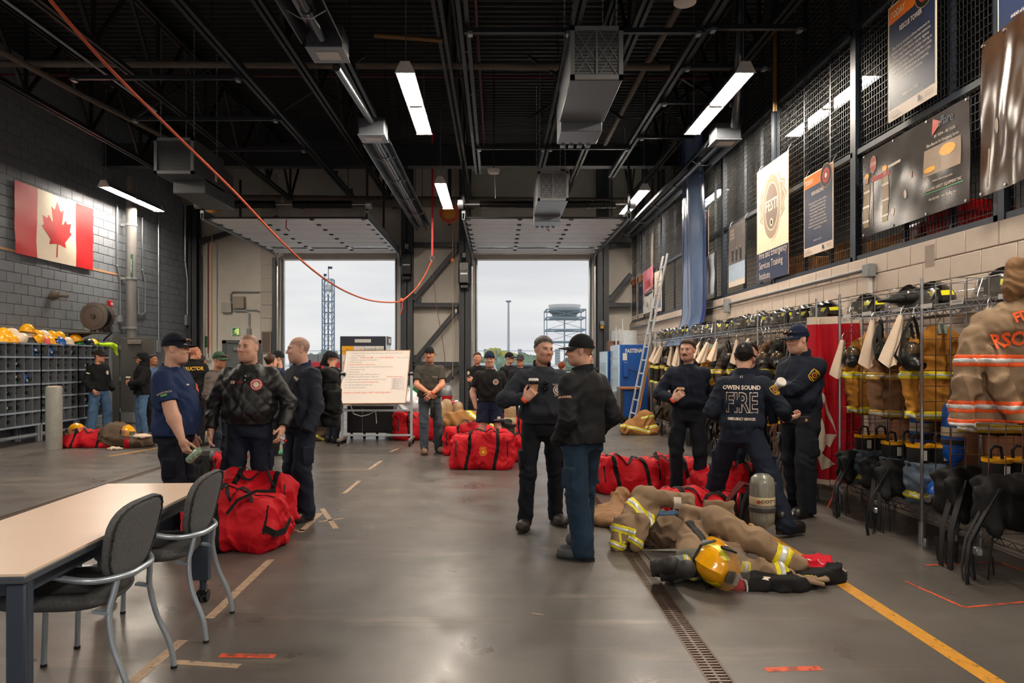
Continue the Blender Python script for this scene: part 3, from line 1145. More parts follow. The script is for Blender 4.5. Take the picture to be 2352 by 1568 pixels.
MB().ell(at(1039,597,19.5),(.055,.055,.06)).build('ball',M('orange_ball',(224,120,26),rough=.4),h)
MB().ell(at(1040,868,19.5),(.03,.03,.05)).build('end_weight',mBlackPl,h)
h = thing('pull_cord','thin grey chain hanging beside the orange ball cord','cord')
MB().tube([Vector((at(1047,480,19.6).x,19.35,ZC)),at(1047,480,19.35),at(1047,560,19.6),at(1047,712,19.6),at(1049,780,19.6)],.006,5).build('chain',mGrey,h)
MB().ell(at(1047,714,19.6),(.03,.03,.06)).build('handle',mWhitePl,h)
h = thing('hose_reel','round orange reel high up beside the small tube light','reel',at(1032,490,18.6))
MB().cyl((0,-.06,0),(0,.08,0),.26,n=24).build('drum',M('orange_reel',(170,60,24),rough=.5),h)
MB().cyl((0,-.09,0),(0,-.06,0),.17,n=24).build('hub',M('yellow_reel',(170,112,18),rough=.5),h)
MB().bx(-.05,.05,.08,.12,-.3,ZC - h.location.z).build('bracket',mTruss,h)
h = thing('hose_reel','yellow reel high up above the left door track','reel',at(487,470,16.8))
MB().cyl((0,-.06,0),(0,.08,0),.2,n=24).build('drum',_M['yellow_reel'],h)
MB().cyl((0,-.09,0),(0,-.06,0),.1,n=24).build('hub',mRed,h)
MB().bx(-.05,.05,.08,.12,-.2,ZC - h.location.z).build('bracket',mTruss,h)
# ------------------------------------------------------------------ outside, seen through the open doors
struct('ground',MB().bx(-260,260,YB + .35,420,-.3,-.03),M('pale_tarmac',(226,226,224),rough=.8,var=.08,scale=.4),'pale tarmac apron outside the doors')
mLattice = M('lattice_steel',(120,140,158),rough=.5,var=.05)
def lattice(label,x,y,w,h,bays,cab=None):
 t = thing('lattice_tower',label,'tower',(x,y,-.03))
 for sx in (-1,1):
  for sy in (-1,1):
   MB().bar((sx * w / 2,sy * w / 2,0),(sx * w / 2,sy * w / 2,h),.1,.1).build('leg',mLattice,t)
 MB().bar((0,0,0),(0,0,h * .85),.12,.12).build('riser',mLattice,t)
 for k in range(bays + 1):
  z = h * k / bays
  m = MB()
  q = [(-w / 2,-w / 2,z),(w / 2,-w / 2,z),(w / 2,w / 2,z),(-w / 2,w / 2,z)]
  for a,b_ in zip(q,q[1:] + q[:1]):
   m.bar(a,b_,.06,.06)
   if k < bays:
    c = Vector(b_) + Vector((0,0,h / bays))
    m.bar(a,c,.04,.04)
  m.build('bay_bracing',mLattice,t)
 return t
Yt = 62
tw = lattice('slim lattice tower outside the left truck door',(754 - CX) * Yt / F,Yt,22 * Yt / F,(1.52 + (829 - 641) * Yt / F),9)
zt = 1.52 + (829 - 641) * Yt / F
MB().bx(-.15,.45,-.3,.3,zt - 1.1,zt - .5).build('cabinet',M('white_metal',(214,216,218),rough=.5),tw)
m = MB().bar((.0,0,zt),(0,0,zt + 1.2),.05,.05).bx(0,.35,-.05,.05,zt + .95,zt + 1.15)
m.build('antenna_mast',M('dark_antenna',(40,60,90),rough=.5),tw)
m = MB().bar((-.3,0,zt),(-.3,0,zt + .5),.04,.04).bx(-.4,-.15,-.05,.05,zt + .3,zt + .5)
m.build('floodlight',_M['dark_antenna'],tw)
Yp = 75
t = thing('light_pole','tall pale light pole outside the right truck door','pole',((1168 - CX) * Yp / F,Yp,-.03))
zp = 1.52 + (829 - 693) * Yp / F
MB().cyl((0,0,0),(0,0,zp),.16,.1).build('pole',M('pale_pole',(176,180,184),rough=.5),t)
MB().bx(-.28,.28,-.2,.2,zp,zp + .16,.03).build('lamp_head',M('pole_head',(110,128,146),rough=.5),t)
Yr = 85
x0,x1 = (1253 - CX) * Yr / F,(1340 - CX) * Yr / F
w = x1 - x0
zr = lambda py: 1.52 + (829 - py) * Yr / F
t = thing('radar_tower','steel radar tower with white dish beyond the right truck door','tower',((x0 + x1) / 2,Yr,-.03))
mRad = M('radar_steel',(132,152,166),rough=.5)
for sx in (-1,1):
 for sy in (-1,1):
  MB().bar((sx * w / 2,sy * w / 2,0),(sx * w / 2,sy * w / 2,zr(713)),.09,.09).build('leg',mRad,t)
MB().bar((0,0,0),(0,0,zr(735)),.14,.14).build('riser',mRad,t)
for py in (713,731,758,785):
 m = MB()
 z = zr(py)
 q = [(-w / 2,-w / 2,z),(w / 2,-w / 2,z),(w / 2,w / 2,z),(-w / 2,w / 2,z)]
 for a,b_ in zip(q,q[1:] + q[:1]):
  m.bar(a,b_,.14,.16)
 m.bar(q[0],q[2],.08,.08).bar(q[1],q[3],.08,.08)
 m.build('platform_ring',mRad,t)
for za,zb in ((758,731),(785,758),(812,785),(731,713)):
 m = MB()
 for s in (1,-1):
  m.bar((-s * w / 2,-w / 2,zr(za)),(s * w / 2,-w / 2,zr(zb)),.05,.05)
 m.build('cross_bracing',mRad,t)
MB().lathe([(1.9,zr(732)),(1.5,zr(728)),(1.5,zr(722)),(1.9,zr(717)),(2.0,zr(713))],20).build('turntable',M('green_grey',(120,132,134),rough=.6),t)
MB().lathe([(1.6,zr(712)),(1.8,zr(710)),(1.95,zr(704)),(2.0,zr(700)),(1.9,zr(700)),(1.5,zr(709))],24).build('dish',M('white_dish',(226,226,226),rough=.5),t)
# fence
t = thing('chain_fence','pale chain link fence across the apron','fence',(0,48,-.03))
for k in range(19):
 MB().cyl((-27 + k * 3,0,0),(-27 + k * 3,0,2.3),.04,n=6).build('post',mLattice,t)
m = MB()
for z in (.1,1.2,2.25):
 m.bar((-27,0,z),(27,0,z),.03,.03)
m.build('rail',mLattice,t)
t = thing('concrete_barrier','grey concrete barrier wall beyond the left truck door','wall',((730 - CX) * 46 / F,46,-.03))
for k in range(4):
 MB().bx(-1.9 + k * .96,-.95 + k * .96,0,.4,0,2.0,.03).build('panel',M('barrier_concrete',(128,130,128),rough=.8),t)
def tree(label,px,Y,top,rx,seed,c):  # foliage colours passed in are paled to stand for haze and overexposure
 x = (px - CX) * Y / F
 H = 1.52 + (829 - top) * Y / F
 t = thing('tree',label,'tree',(x,Y,-.03),0,'trees beyond the apron')
 MB().tube([(0,0,0),(.1,0,H * .3),(0,.1,H * .6)],[.22,.18,.1],8).build('trunk',M('bark',(84,70,58),rough=.9),t)
 r = random.Random(seed)
 cs = [((r.uniform(-.7,.7) * rx,r.uniform(-.5,.5) * rx,H * r.uniform(.3,.8)),rx * r.uniform(.3,.5)) for _ in range(9)] + [((0,0,H * .55),rx * .7)]
 def fn(P):
  d = None
  for c_,q in cs:
   e = el(P,c_,(q,q,min(q,H * .28)))
   d = e if d is None else sm(d,e,.3)
  return d + wr(P,3.0,.12,seed) + wr(P,7.5,.07,seed + 3)
 blob('foliage',fn,(-rx * 1.4,-rx * 1.4,.2),(rx * 1.4,rx * 1.4,H * 1.15),max(.14,rx / 18),C('leaf_' + str(c),c,var=.35,scale=2.5),t)
tree('tree with yellowing crown beside the light pole outside',1160,92,800,2.6,1,(188,188,108))
tree('green bushy tree behind the officers outside',1180,84,812,3.6,2,(136,162,138))
tree('low green tree outside near the radar tower legs',1215,88,814,2.6,3,(140,164,140))
tree('dark green bush outside by the door jamb',1118,86,818,2.0,4,(142,164,146))
tree('small green tree at the foot of the lattice tower',757,70,797,1.0,5,(138,166,130))
tree('wispy green tree left of the lattice tower',728,66,803,.9,6,(156,178,156))
tree('low shrub outside beneath the radar platform',1320,88,818,1.8,7,(146,168,148))
for lb,px,w_,top in (('pale grey far tower block beside the yellowing tree',1115,8,801),('pale grey far tower block behind the capped officers',1194,9,801),('pale far tower block by the radar legs',1281,11,801)):
 Y = 260
 t = thing('tower_block',lb,'building',((px - CX) * Y / F,Y,-.03),0,'far tower blocks')
 hh = 1.52 + (829 - top) * Y / F
 ww = w_ * Y / F
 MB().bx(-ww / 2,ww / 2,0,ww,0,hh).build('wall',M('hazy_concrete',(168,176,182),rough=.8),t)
 m = MB()
 for k in range(6):
  m.bx(-ww * .45,ww * .45,-.05,0,hh * (k + .3) / 6,hh * (k + .6) / 6)
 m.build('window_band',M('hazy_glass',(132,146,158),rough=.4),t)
def car(label,px,Y,c):
 t = thing('parked_car',label,'car',((px - CX) * Y / F,Y,-.03),0,'cars parked on the apron')
 mat = M('car_%d_%d' % (c[0],c[2]),c,rough=.25,var=0,coat=.5)
 def f(P):
  d = rb(P,(0,0,.62),(.9,2.1,.38),.15)
  return sm(d,rb(P,(0,.2,1.05),(.74,1.2,.36),.25),.15)
 blob('body',f,(-1.1,-2.4,.1),(1.1,2.4,1.6),.08,mat,t)
 MB().bx(-.62,.62,-1.12,-1.08,.98,1.28,.02).build('windscreen',M('car_glass',(50,58,64),rough=.1),t)
 for sx in (-.8,.8):
  for sy in (-1.3,1.3):
   MB().cyl((sx - .1,sy,.32),(sx + .1,sy,.32),.32,n=16).build('wheel',mBlackRub,t)
 for sx in (-.6,.6):
  MB().bx(sx - .15,sx + .15,-2.13,-2.05,.6,.74,.02).build('headlight',mWhitePl,t)
car('white car parked beyond the officer with crossed arms',1112,44,(214,216,218))
car('grey car parked outside behind the capped officer',1198,42,(96,104,114))
car('dark blue car parked outside behind the near men',1222,45,(60,70,84))
t = thing('fire_engine','red and white fire engine outside the left truck door','vehicle',((748 - CX) * 36 / F,36,-.03))
MB().bx(-1.6,1.6,0,2.4,.5,1.52,.06).build('body',M('engine_red',(188,34,42),rough=.35),t)
MB().bx(-1.62,1.62,-.02,0,1.0,1.18).build('stripe',mWhitePl,t)
for k in range(9):
 MB().bx(-1.5 + k * .34,-1.3 + k * .34,-.03,-.01,1.03,1.15).build('stripe_mark',M('engine_red',()),t)
for x in (-1.1,1.1):
 MB().cyl((x,-.02,.45),(x,.4,.45),.45,n=18).build('wheel',mBlackRub,t)
# ------------------------------------------------------------------ flag on the left wall
LEAF = [(4890,4430),(4845,3567),(4880,3490),(4956,3469),(5815,3620),(5699,3300),(5719,3227),(6660,2465),(6448,2366),(6414,2287),(6600,1715),
  (6058,1830),(5985,1792),(5880,1545),(5457,1999),(5346,1942),(5550,890),(5223,1079),(5132,1052),(4800,400)]
LEAF = LEAF + [(9600 - x,y) for x,y in LEAF[-2::-1]]
mFlagW = C('flag_white',(222,206,186),rough=.6,var=.04)
mFlagR = C('flag_red',(192,26,32),rough=.55,var=.08)
def canada_flag(label,org,ux,uz,w,h,amp,lift,seed):
 """org bottom-left corner, ux along width, uz along height"""
 t = thing('canada_flag',label,'flag',org)
 ux,uz = Vector(ux).normalized(),Vector(uz).normalized()
 n = ux.cross(uz)
 def pos(u,v,o=0):
  d = amp * (math.sin(u * 9 + v * 5 + seed) * .6 + math.sin(u * 21 - v * 8 + seed * 2) * .35 + math.sin(v * 13 + u * 7) * .3)
  return ux * (u * w) + uz * (v * h) + n * (lift + d + o)
 MB().sheet(lambda u,v: pos(.25 + u * .5,v),30,30,.002).build('white_field',mFlagW,t)
 MB().sheet(lambda u,v: pos(u * .25,v),20,30,.002).build('red_band',mFlagR,t)
 MB().sheet(lambda u,v: pos(.75 + u * .25,v),20,30,.002).build('red_band',mFlagR,t)
 # leaf: fan of fine triangles clipped to the outline by columns
 pts = [((x / 9600),1 - y / 4800) for x,y in LEAF]
 m = MB()
 N = 60
 for i in range(N):
  ua = .305 + .39 * i / N
  ub = .305 + .39 * (i + 1) / N
  um = (ua + ub) / 2
  def cuts(u):
   ys = []
   for (xa,ya),(xb,yb) in zip(pts,pts[1:] + pts[:1]):
    if (xa <= u < xb) or (xb <= u < xa):
     ys.append(ya + (yb - ya) * (u - xa) / (xb - xa))
   return sorted(ys)
  ca,cb,cm = cuts(ua + 1e-5),cuts(ub - 1e-5),cuts(um)
  if len(ca) != len(cb):
   ca = cb = cm
  for k in range(0,len(ca) - 1,2):
   q = 10
   for j in range(q):
    f = lambda c,s: c[k] + (c[k + 1] - c[k]) * s
    m.add([pos(ua,f(ca,j / q),.003),pos(ub,f(cb,j / q),.003),pos(ub,f(cb,(j + 1) / q),.003),pos(ua,f(ca,(j + 1) / q),.003)],[(0,1,2,3)])
 m.build('maple_leaf',mFlagR,t)
 return t
fg = canada_flag('Canadian flag hanging flat on the grey block wall',(XL + .03,12.95 * 9.12 / 8.98,3.56),(0,1,0),(0,0,1),2.55,1.38,.012,.03,1.0)
# ------------------------------------------------------------------ wall fittings on the left
t = thing('downspout','thick grey downspout with storm drain label on block wall','pipe',(-8.88,16.95,0))
MB().cyl((0,0,0),(0,0,6.0),.12,n=16).build('pipe',M('downspout_grey',(108,106,104),rough=.5),t)
for z in (2.3,3.5,4.8):
 MB().cyl((0,0,z),(0,0,z + .06),.135,n=16).build('strap',mGrey,t)
 MB().bx(-.25,0,-.03,.03,z,z + .06).build('bracket',mGrey,t)
MB().bx(.05,.09,-.13,-.11,3.55,4.1).build('label_band',mGreenTag,t)
lettering('STORM DRAIN',frame((.07,-.135,3.82),(0,0,1),(-1,0,0)),.05,mWhitePl,t)
def conduit(label,pts,r=.016,box=None,bs=(.05,.04,.08)):
 t = thing('conduit',label,'conduit')
 MB().tube(pts,r,8).build('tube',mGalv,t)
 if box is not None:
  c = Vector(box)
  MB().bx(c.x - bs[0],c.x + bs[0],c.y - bs[1],c.y + bs[1],c.z - bs[2],c.z + bs[2],.006).build('outlet_box',mGrey,t)
 for p in pts[1:-1]:
  MB().ell(p,(r * 1.4,) * 3,8,5).build('elbow',mGalv,t)
 return t
def wl_at(px,py,d=.05):
 Y = (XL + d) * F / (px - CX)
 return Vector((XL + d,Y,HC - (py - CY) / F * Y))
conduit('thin conduit left of the thick downspout',[wl_at(269,470),wl_at(269,610),wl_at(276,640),wl_at(276,725)],.02,wl_at(276,732))
conduit('looped conduit between downspout and door',[wl_at(327,500),wl_at(327,620),wl_at(333,645),wl_at(333,715),wl_at(328,722),wl_at(318,720),wl_at(317,660)],.02)
conduit('straight conduit down to the switch by the door',[wl_at(364,480),wl_at(364,785)],.018,wl_at(364,795),(.03,.08,.16))
conduit('dark conduit bundle near the back corner',[wl_at(425,470),wl_at(425,600),wl_at(430,640),wl_at(430,730)],.03,wl_at(430,735),(.04,.1,.15))
conduit('conduit with yellow socket in the back corner',[wl_at(437,560),wl_at(437,740)],.025,wl_at(442,748),(.05,.06,.1))
t = thing('fire_alarm','small red fire alarm box above the hose reel','alarm',wl_at(252,698))
MB().bx(-.03,.05,-.06,.06,-.08,.08,.01).build('case',mRed,t)
MB().bx(.05,.056,-.04,.04,-.02,.03).build('pull_bar',mWhitePl,t)
t = thing('pipe_stub','capped pale pipe stub on the block wall below the flag','pipe',wl_at(122,678))
MB().cyl((-.05,0,0),(.12,0,0),.07,n=14).cyl((.12,0,0),(.3,.02,-.02),.035,n=12).build('stub',mCopperPipe,t)
MB().cyl((.0,0,0),(.02,0,0),.11,n=14).build('flange',mCopperPipe,t)
# hose reel on its bracket
t = thing('hose_reel','brown round hose reel on wall bracket above the cubbies','reel',at(224,727,14.6))
mBr = M('brown_reel',(96,84,76),rough=.5,var=.1)
mBr2 = M('brown_reel_dark',(70,61,56),rough=.5)
for y in (-.14,.14):
 MB().lathe([(.0,-.012),(.27,-.012),(.29,0),(.27,.012),(0,.012)],32,Matrix.Translation((0,y,0)) @ Matrix.Rotation(PI / 2,4,'X')).build('disc',mBr,t)
MB().cyl((0,-.14,0),(0,.14,0),.22,n=24).build('hose_pack',mBlackRub,t)
MB().cyl((0,-.19,0),(0,-.13,0),.05,n=16).build('hub',mBr2,t)
MB().lathe([(.2,-.004),(.21,0),(.22,-.004)],30,Matrix.Translation((0,-.155,0)) @ Matrix.Rotation(PI / 2,4,'X')).build('rim_bead',mBr2,t)
for x in (-.1,.12):
 MB().bar((x,-.06,-.33),(x * .5,-.06,-.2),.04,.02,up=(0,1,0)).build('stand_leg',mBr2,t)
 MB().bar((x,.06,-.33),(x * .5,.06,-.2),.04,.02,up=(0,1,0)).build('stand_leg',mBr2,t)
MB().bx(-.6,.22,-.24,.24,-.36,-.33,.005).build('bracket_shelf',mBr2,t)
MB().prism([(-.6,-.36),(-.1,-.36),(-.6,-.55)],-.02,.02,Matrix(((1,0,0,0),(0,0,-1,0),(0,1,0,0),(0,0,0,1)))).build('bracket_web',mBr2,t)
MB().tube([(.2,-.1,-.3),(.36,-.12,-.22),(.34,-.1,-.36),(.2,-.05,-.45),(.1,.05,-.5)],.016,8).build('hose_end',mBlackRub,t)
MB().bx(.26,.36,-.16,-.06,-.32,-.2,.01).build('roller_guide',mBlackPl,t)
# steel door standing open
t = bpy.data.objects.new('door_3',None)
col.objects.link(t)
t['kind'] = 'structure'
t['label'] = 'grey steel door standing open beside the cubbies'
mDoor = M('grey_door',(86,84,82),rough=.45,var=.05)
Yd = 16.6
xa,xb = (276 - CX) * Yd / F,(355 - CX) * Yd / F
m = MB().bx(xa,xb,Yd,Yd + .045,.02,2.08,.004)
m.build('leaf',mDoor,t)
MB().bx(xb - .3,xb - .14,Yd - .006,Yd,1.1,1.62).build('vision_pane',M('pale_pane',(170,190,204),rough=.15,var=0),t)
m = MB().bx(xb - .32,xb - .3,Yd - .01,Yd,1.08,1.64).bx(xb - .14,xb - .12,Yd - .01,Yd,1.08,1.64).bx(xb - .3,xb - .14,Yd - .01,Yd,1.62,1.64).bx(xb - .3,xb - .14,Yd - .01,Yd,1.08,1.1)
m.build('pane_frame',mDoor,t)
MB().bx(xa + .2,xa + .52,Yd - .06,Yd,1.92,2.02,.008).build('door_closer',M('closer_grey',(122,116,108),rough=.5),t)
MB().bx(xa + .02,xb - .02,Yd - .004,Yd,.06,.3).build('kick_plate',mGrey,t)
for z in (.3,1.05,1.8):
 MB().cyl((xa,Yd - .01,z),(xa,Yd - .01,z + .1),.014).build('hinge',mGalv,t)
MB().bx(XL,xa + .02,Yd + .02,Yd + .12,0,2.15).build('door_frame',mDoor,t)
MB().bx(xa - .35,xa - .02,Yd - .02,Yd + .02,.02,2.08).build('fixed_leaf',mDoor,t)
MB().bx(xb - .07,xb - .02,Yd - .05,Yd,.98,1.1,.01).build('lever',mGalv,t)
# bollard
t = thing('bollard','thick grey steel bollard in front of the cubbies','bollard',fl(114,1033) + Vector((0,.12,0)))
MB().lathe([(.127,0),(.127,1.06),(.12,1.075)],26).build('post',M('scuffed_grey_paint',(138,136,128),rough=.35,var=.15,scale=9),t)
MB().lathe([(.12,1.075),(.08,1.09),(0,1.095)],26).build('cap',M('cap_tan',(172,152,130),rough=.6),t)
# ------------------------------------------------------------------ cubby units with air cylinders
mCub = M('cubby_grey',(134,138,144),rough=.55,var=.08,scale=5)
mCubE = M('cubby_edge',(150,160,176),rough=.4,var=.1)
XC0,XC1 = -9.1,-8.62
UW = 1.17
units = [12.02 - UW,12.02,13.19,14.36]
bt = thing('air_cylinder','x','cylinder',group='air cylinders in the cubbies')
MB().lathe([(.0,-.44),(.06,-.43),(.085,-.38),(.085,-.08),(.07,-.035),(.03,-.01),(.025,.0)],12,Matrix.Rotation(PI / 2,4,'Y')).build('bottle',M('black_bottle',(24,25,27),rough=.35),bt)
m = MB().cyl((-.01,0,0),(.035,0,0),.022,n=8).bx(.01,.05,-.022,.022,-.02,.022,.004).cyl((.03,0,0),(.03,.05,.0),.014,n=8)
m.build('valve',M('black_valve',(30,30,32),rough=.3,metal=.4),bt)
MB().cyl((.05,0,0),(.085,0,0),.03,.026,n=8).build('hand_wheel',mBlackRub,bt)
MB().cyl((.03,-.045,.01),(.045,-.055,.01),.02,n=10).build('gauge',M('gauge_face',(150,156,160),rough=.3),bt)
MB().bx(.035,.05,-.01,.012,-.05,-.028).build('seal_tag',M('green_tag',(24,128,84),rough=.5),bt)
btree = tree_of(bt)
mBlueB = M('blue_bottle',(26,84,172),rough=.3,var=.1)
rown = ['top','second','third','fourth','fifth','bottom']
coln = ['first','second','third','fourth','last']
un = ['the unit cut by the picture edge','the unit left of the bollard','the unit behind the bollard','the unit by the steel door']
OCC = {1: ['11111','11100','11110','11110','11100','01100'],2: ['11111','11111','11111','11111','10111','11111'],3: ['11111','11111','11111','11111','11011','11111']}
BLUE = {(1,0,4),(1,2,3),(2,0,1)}
first = True
for u,y0 in enumerate(units):
 if u == 0:
  continue
 t = thing('cubby_unit','grey metal cubby unit holding air cylinders, ' + ['','left of the bollard','behind the bollard','beside the open steel door'][u],'shelf',(0,y0,0),0,'cubby units')
 for k in range(7):
  z = .34 + k * .252
  MB().bx(XC0,XC1,0,UW,z - .006,z + .006).build('shelf',mCub,t)
  MB().bx(XC1 - .004,XC1 + .006,.02,UW - .02,z - .024,z + .008).build('shelf_lip',mCubE,t)
 for k in range(6):
  y = UW * k / 5
  MB().bx(XC0,XC1,y - (.018 if k in (0,5) else .005),y + (.018 if k in (0,5) else .005),.34,1.852).build('divider',mCub,t)
 MB().bx(XC0 - .01,XC0,0,UW,.3,1.85).build('back_panel',M('cubby_back',(96,100,106),rough=.6),t)
 for y in (.04,UW - .04):
  for x in (XC0 + .03,XC1 - .04):
   MB().bx(x - .025,x + .025,y - .025,y + .025,0,.34).build('leg',mCub,t)
 MB().bx(XC1 - .05,XC1 - .03,0,UW,.12,.17).build('base_rail',mCub,t)
 for r in range(6):
  for c in range(5):
   if OCC[u][r][c] == '0':
    continue
   z = 1.852 - (r + 1) * .252 + .105
   y = y0 + UW * (c + .5) / 5 + random.uniform(-.03,.03)
   blue = (u,r,c) in BLUE
   lb = '%s air cylinder in the %s row, %s column of %s' % ('blue' if blue else 'black',rown[r],coln[c],un[u])
   sx = random.uniform(-.06,.02) + (.1 if blue else 0)
   if first:
    o = bt
    first = False
   else:
    o = dup(bt,tree=btree,mats={'bottle': mBlueB} if blue else None)
   o['label'] = lb
   o.location = (XC1 - .09 + sx,y,z - .012)
   o.scale = (.85,1.25,1.25)
   o.rotation_euler = (random.uniform(-.6,.6),0,random.uniform(-.12,.12))
# ------------------------------------------------------------------ helmets
def dome_rings(rx,ry,h,brim,n=28,m=9,z0=0.0,ridge=0.0,bz=None):
 """returns MB of a dome with a brim: brim(a) outward length, a measured from front (-y)"""
 V,Fc = [],[]
 rings = []
 for i in range(m + 1):
  th = (PI / 2) * (i / m) ** .9
  rings.append((math.sin(th) * 1.0 if i else .001,math.cos(th),0))
 for q in (.3,.7,1.0):
  rings.append((1.0,0,q))
 rings.append((.99,-.06,.97))
 rings.append((.97,-.03,0))
 for r,z,q in rings:
  for k in range(n):
   a = 2 * PI * k / n
   cx,cy = math.sin(a),-math.cos(a)
   bl = brim(a) * q
   x = cx * (rx * r + bl)
   y = cy * (ry * r + bl)
   zz = z0 + z * h - q * (bz(a) if bz else 0)
   if ridge and z > 0:
    zz += ridge * math.exp(-(cx * rx * r / .012) ** 2) * min(1,z * 3)
   V.append((x,y,zz))
 M_ = len(rings)
 for i in range(M_ - 1):
  for k in range(n):
   Fc.append((i * n + k,(i + 1) * n + k,(i + 1) * n + (k + 1) % n,i * n + (k + 1) % n))
 return MB().add(V,Fc)
def hat_proto():
 t = thing('hard_hat','x','helmet',group='hard hats piled on the cubbies')
 dome_rings(.115,.14,.145,lambda a: .016 + .03 * max(0,math.cos(a)) + .03 * max(0,-math.cos(a)),ridge=.002,bz=lambda a: .01).build('shell',mYellowPl,t)
 MB().tube([(.1 * math.sin(a),-.125 * math.cos(a),.0) for a in np.linspace(0,2 * PI,17)],.006,5).build('headband',mBlackPl,t)
 return t
hp = hat_proto()
htree = tree_of(hp)
HC_ = {'yellow': mYellowPl,'white': M('cream_plastic',(226,206,182),rough=.3),'blue': M('blue_plastic',(22,84,160),rough=.25),
 'green': M('green_plastic',(14,122,52),rough=.3),'navy': M('navy_plastic',(38,46,60),rough=.25),'pink': M('pink_plastic',(222,92,92),rough=.35),'red': mRed}
hats = [(20,250,'yellow','at the left end'),(40,185,'yellow','stacked at the left end'),(105,255,'yellow','beside the tilted white one'),(120,205,'white','stacked near the left end'),
  (205,262,'white','tipped on its side'),(285,165,'yellow','topmost of the pile'),(300,235,'white','under the topmost yellow one'),(380,268,'yellow','right of the tipped white one'),
  (390,195,'yellow','stacked behind a white one'),(450,190,'white','stacked on the middle of the pile'),(450,255,'pink','in the middle of the pile'),(505,265,'yellow','beside the pink one'),
  (540,210,'yellow','stacked behind the blue one'),(617,275,'blue','in the front row'),(620,200,'yellow','stacked above the blue one'),(705,275,'white','right of the blue one'),
  (740,255,'yellow','behind the white one by the blue'),(800,245,'yellow','sitting on the green one'),(815,310,'green','under a yellow one'),(925,288,'navy','beside the green one'),
  (975,270,'yellow','behind the navy one')]
for i,(cx,cy,c,where) in enumerate(hats):
 px = cx / 4.611
 lev = 0 if cy > 236 else 1
 x = -8.76 if cy > 236 else -8.88
 if c in ('yellow',) and where.startswith(('behind','sitting')):
  x -= .0 if where.startswith('sit') else .12
 Y = x * F / (px - CX)
 z = 1.858 + (.115 if lev else 0) + (.1 if where.startswith('topmost') else 0) + (.08 if where.startswith('sitting') else 0)
 o = hp if i == 0 else dup(hp,tree=htree,mats={'shell': HC_[c],'rib': HC_[c]})
 if i == 0:
  pass
 o['label'] = '%s hard hat on the cubbies, %s' % (c if c != 'white' else 'cream white',where)
 rx = random.uniform(-.2,.2) + (.9 if 'tipped' in where else 0)
 o.location = (x,Y,z + (.06 if 'tipped' in where else 0.01))
 o.rotation_euler = (rx * .5,rx,random.uniform(1.0,2.2))
vest = thing('safety_vest','lime safety vest draped over the cubby end','vest',(-8.72,15.42,1.86))
mLime = C('lime_vest',(190,232,30),rough=.6,var=.08)
def vf(P):
 d = rb(P,(0,-.08,.02),(.16,.3,.035),.03)
 d = sm(d,rc(P,(.08,.1,.03),(.14,.24,-.02),.05,.05),.06)
 d = sm(d,rc(P,(.14,.24,-.02),(.16,.28,-.2),.045,.03),.05)
 return d + wr(P,16,.005,2) + crease(P,30,.006,1,(1,1,1))
blob('drape',vf,(-.25,-.45,-.3),(.3,.42,.15),.012,mLime,vest)
def fire_helmet_proto():
 t = thing('fire_helmet','x','helmet',group='fire helmets')
 dome_rings(.112,.14,.135,lambda a: .018 + .012 * max(0,math.cos(a)) + .07 * max(0,-math.cos(a)) ** 2,ridge=.012,bz=lambda a: .004 + .03 * max(0,-math.cos(a))).build('shell',M('black_helmet',(18,17,17),rough=.16,var=.1,coat=.6),t)
 for s in (-1,1):
  def f(u,v,s=s):
   a = s * (.75 + u * 1.5)
   zz = .028 + v * .035 + .012 * u
   k = math.sqrt(max(0,1 - (zz / .135) ** 2)) * 1.012
   return (math.sin(a) * .113 * k,-math.cos(a) * .141 * k,zz)
  MB().sheet(f if s > 0 else (lambda u,v,f=f: f(1 - u,v)),8,2,.002).build('reflective_trim',M('lime_trim',(232,226,20),rough=.4),t)
 m = MB().sheet(lambda u,v: (math.sin((u - .5) * 2.5) * (.128 + .03 * v),-math.cos((u - .5) * 2.5) * (.16 + .035 * v) - .0,.075 - v * .13),14,5,.002)
 m.build('face_shield',M('smoky_visor',(120,116,110),rough=.05,var=0,alpha=.22,spec=.8),t)
 for s in (-1,1):
  MB().add([(s * .12,-.1,.0),(s * .12,-.02,.0),(s * .122,-.04,.07),(s * .12,-.06,.075),(s * .13,-.1,.0),(s * .13,-.02,.0),(s * .132,-.04,.07),(s * .13,-.06,.075)],
    [(0,1,2,3),(4,7,6,5),(0,4,5,1),(1,5,6,2),(2,6,7,3),(3,7,4,0)]).build('visor_bracket',mBlackPl,t)
 MB().bx(-.035,.035,-.153,-.146,.01,.07,.004).build('front_shield',mBlackPl,t)
 def f(P):
  d = el(P,(0,.02,-.01),(.1,.125,.05))
  return np.maximum(d,P[2] - .0)
 blob('ear_flap',f,(-.13,-.13,-.08),(.13,.17,.02),.012,C('helmet_lining',(44,38,32)),t)
 MB().bx(-.033,.033,-.172,-.166,-.005,.018).build('name_tape',mWhitePl,t)
 return t
fh = fire_helmet_proto()
fhtree = tree_of(fh)
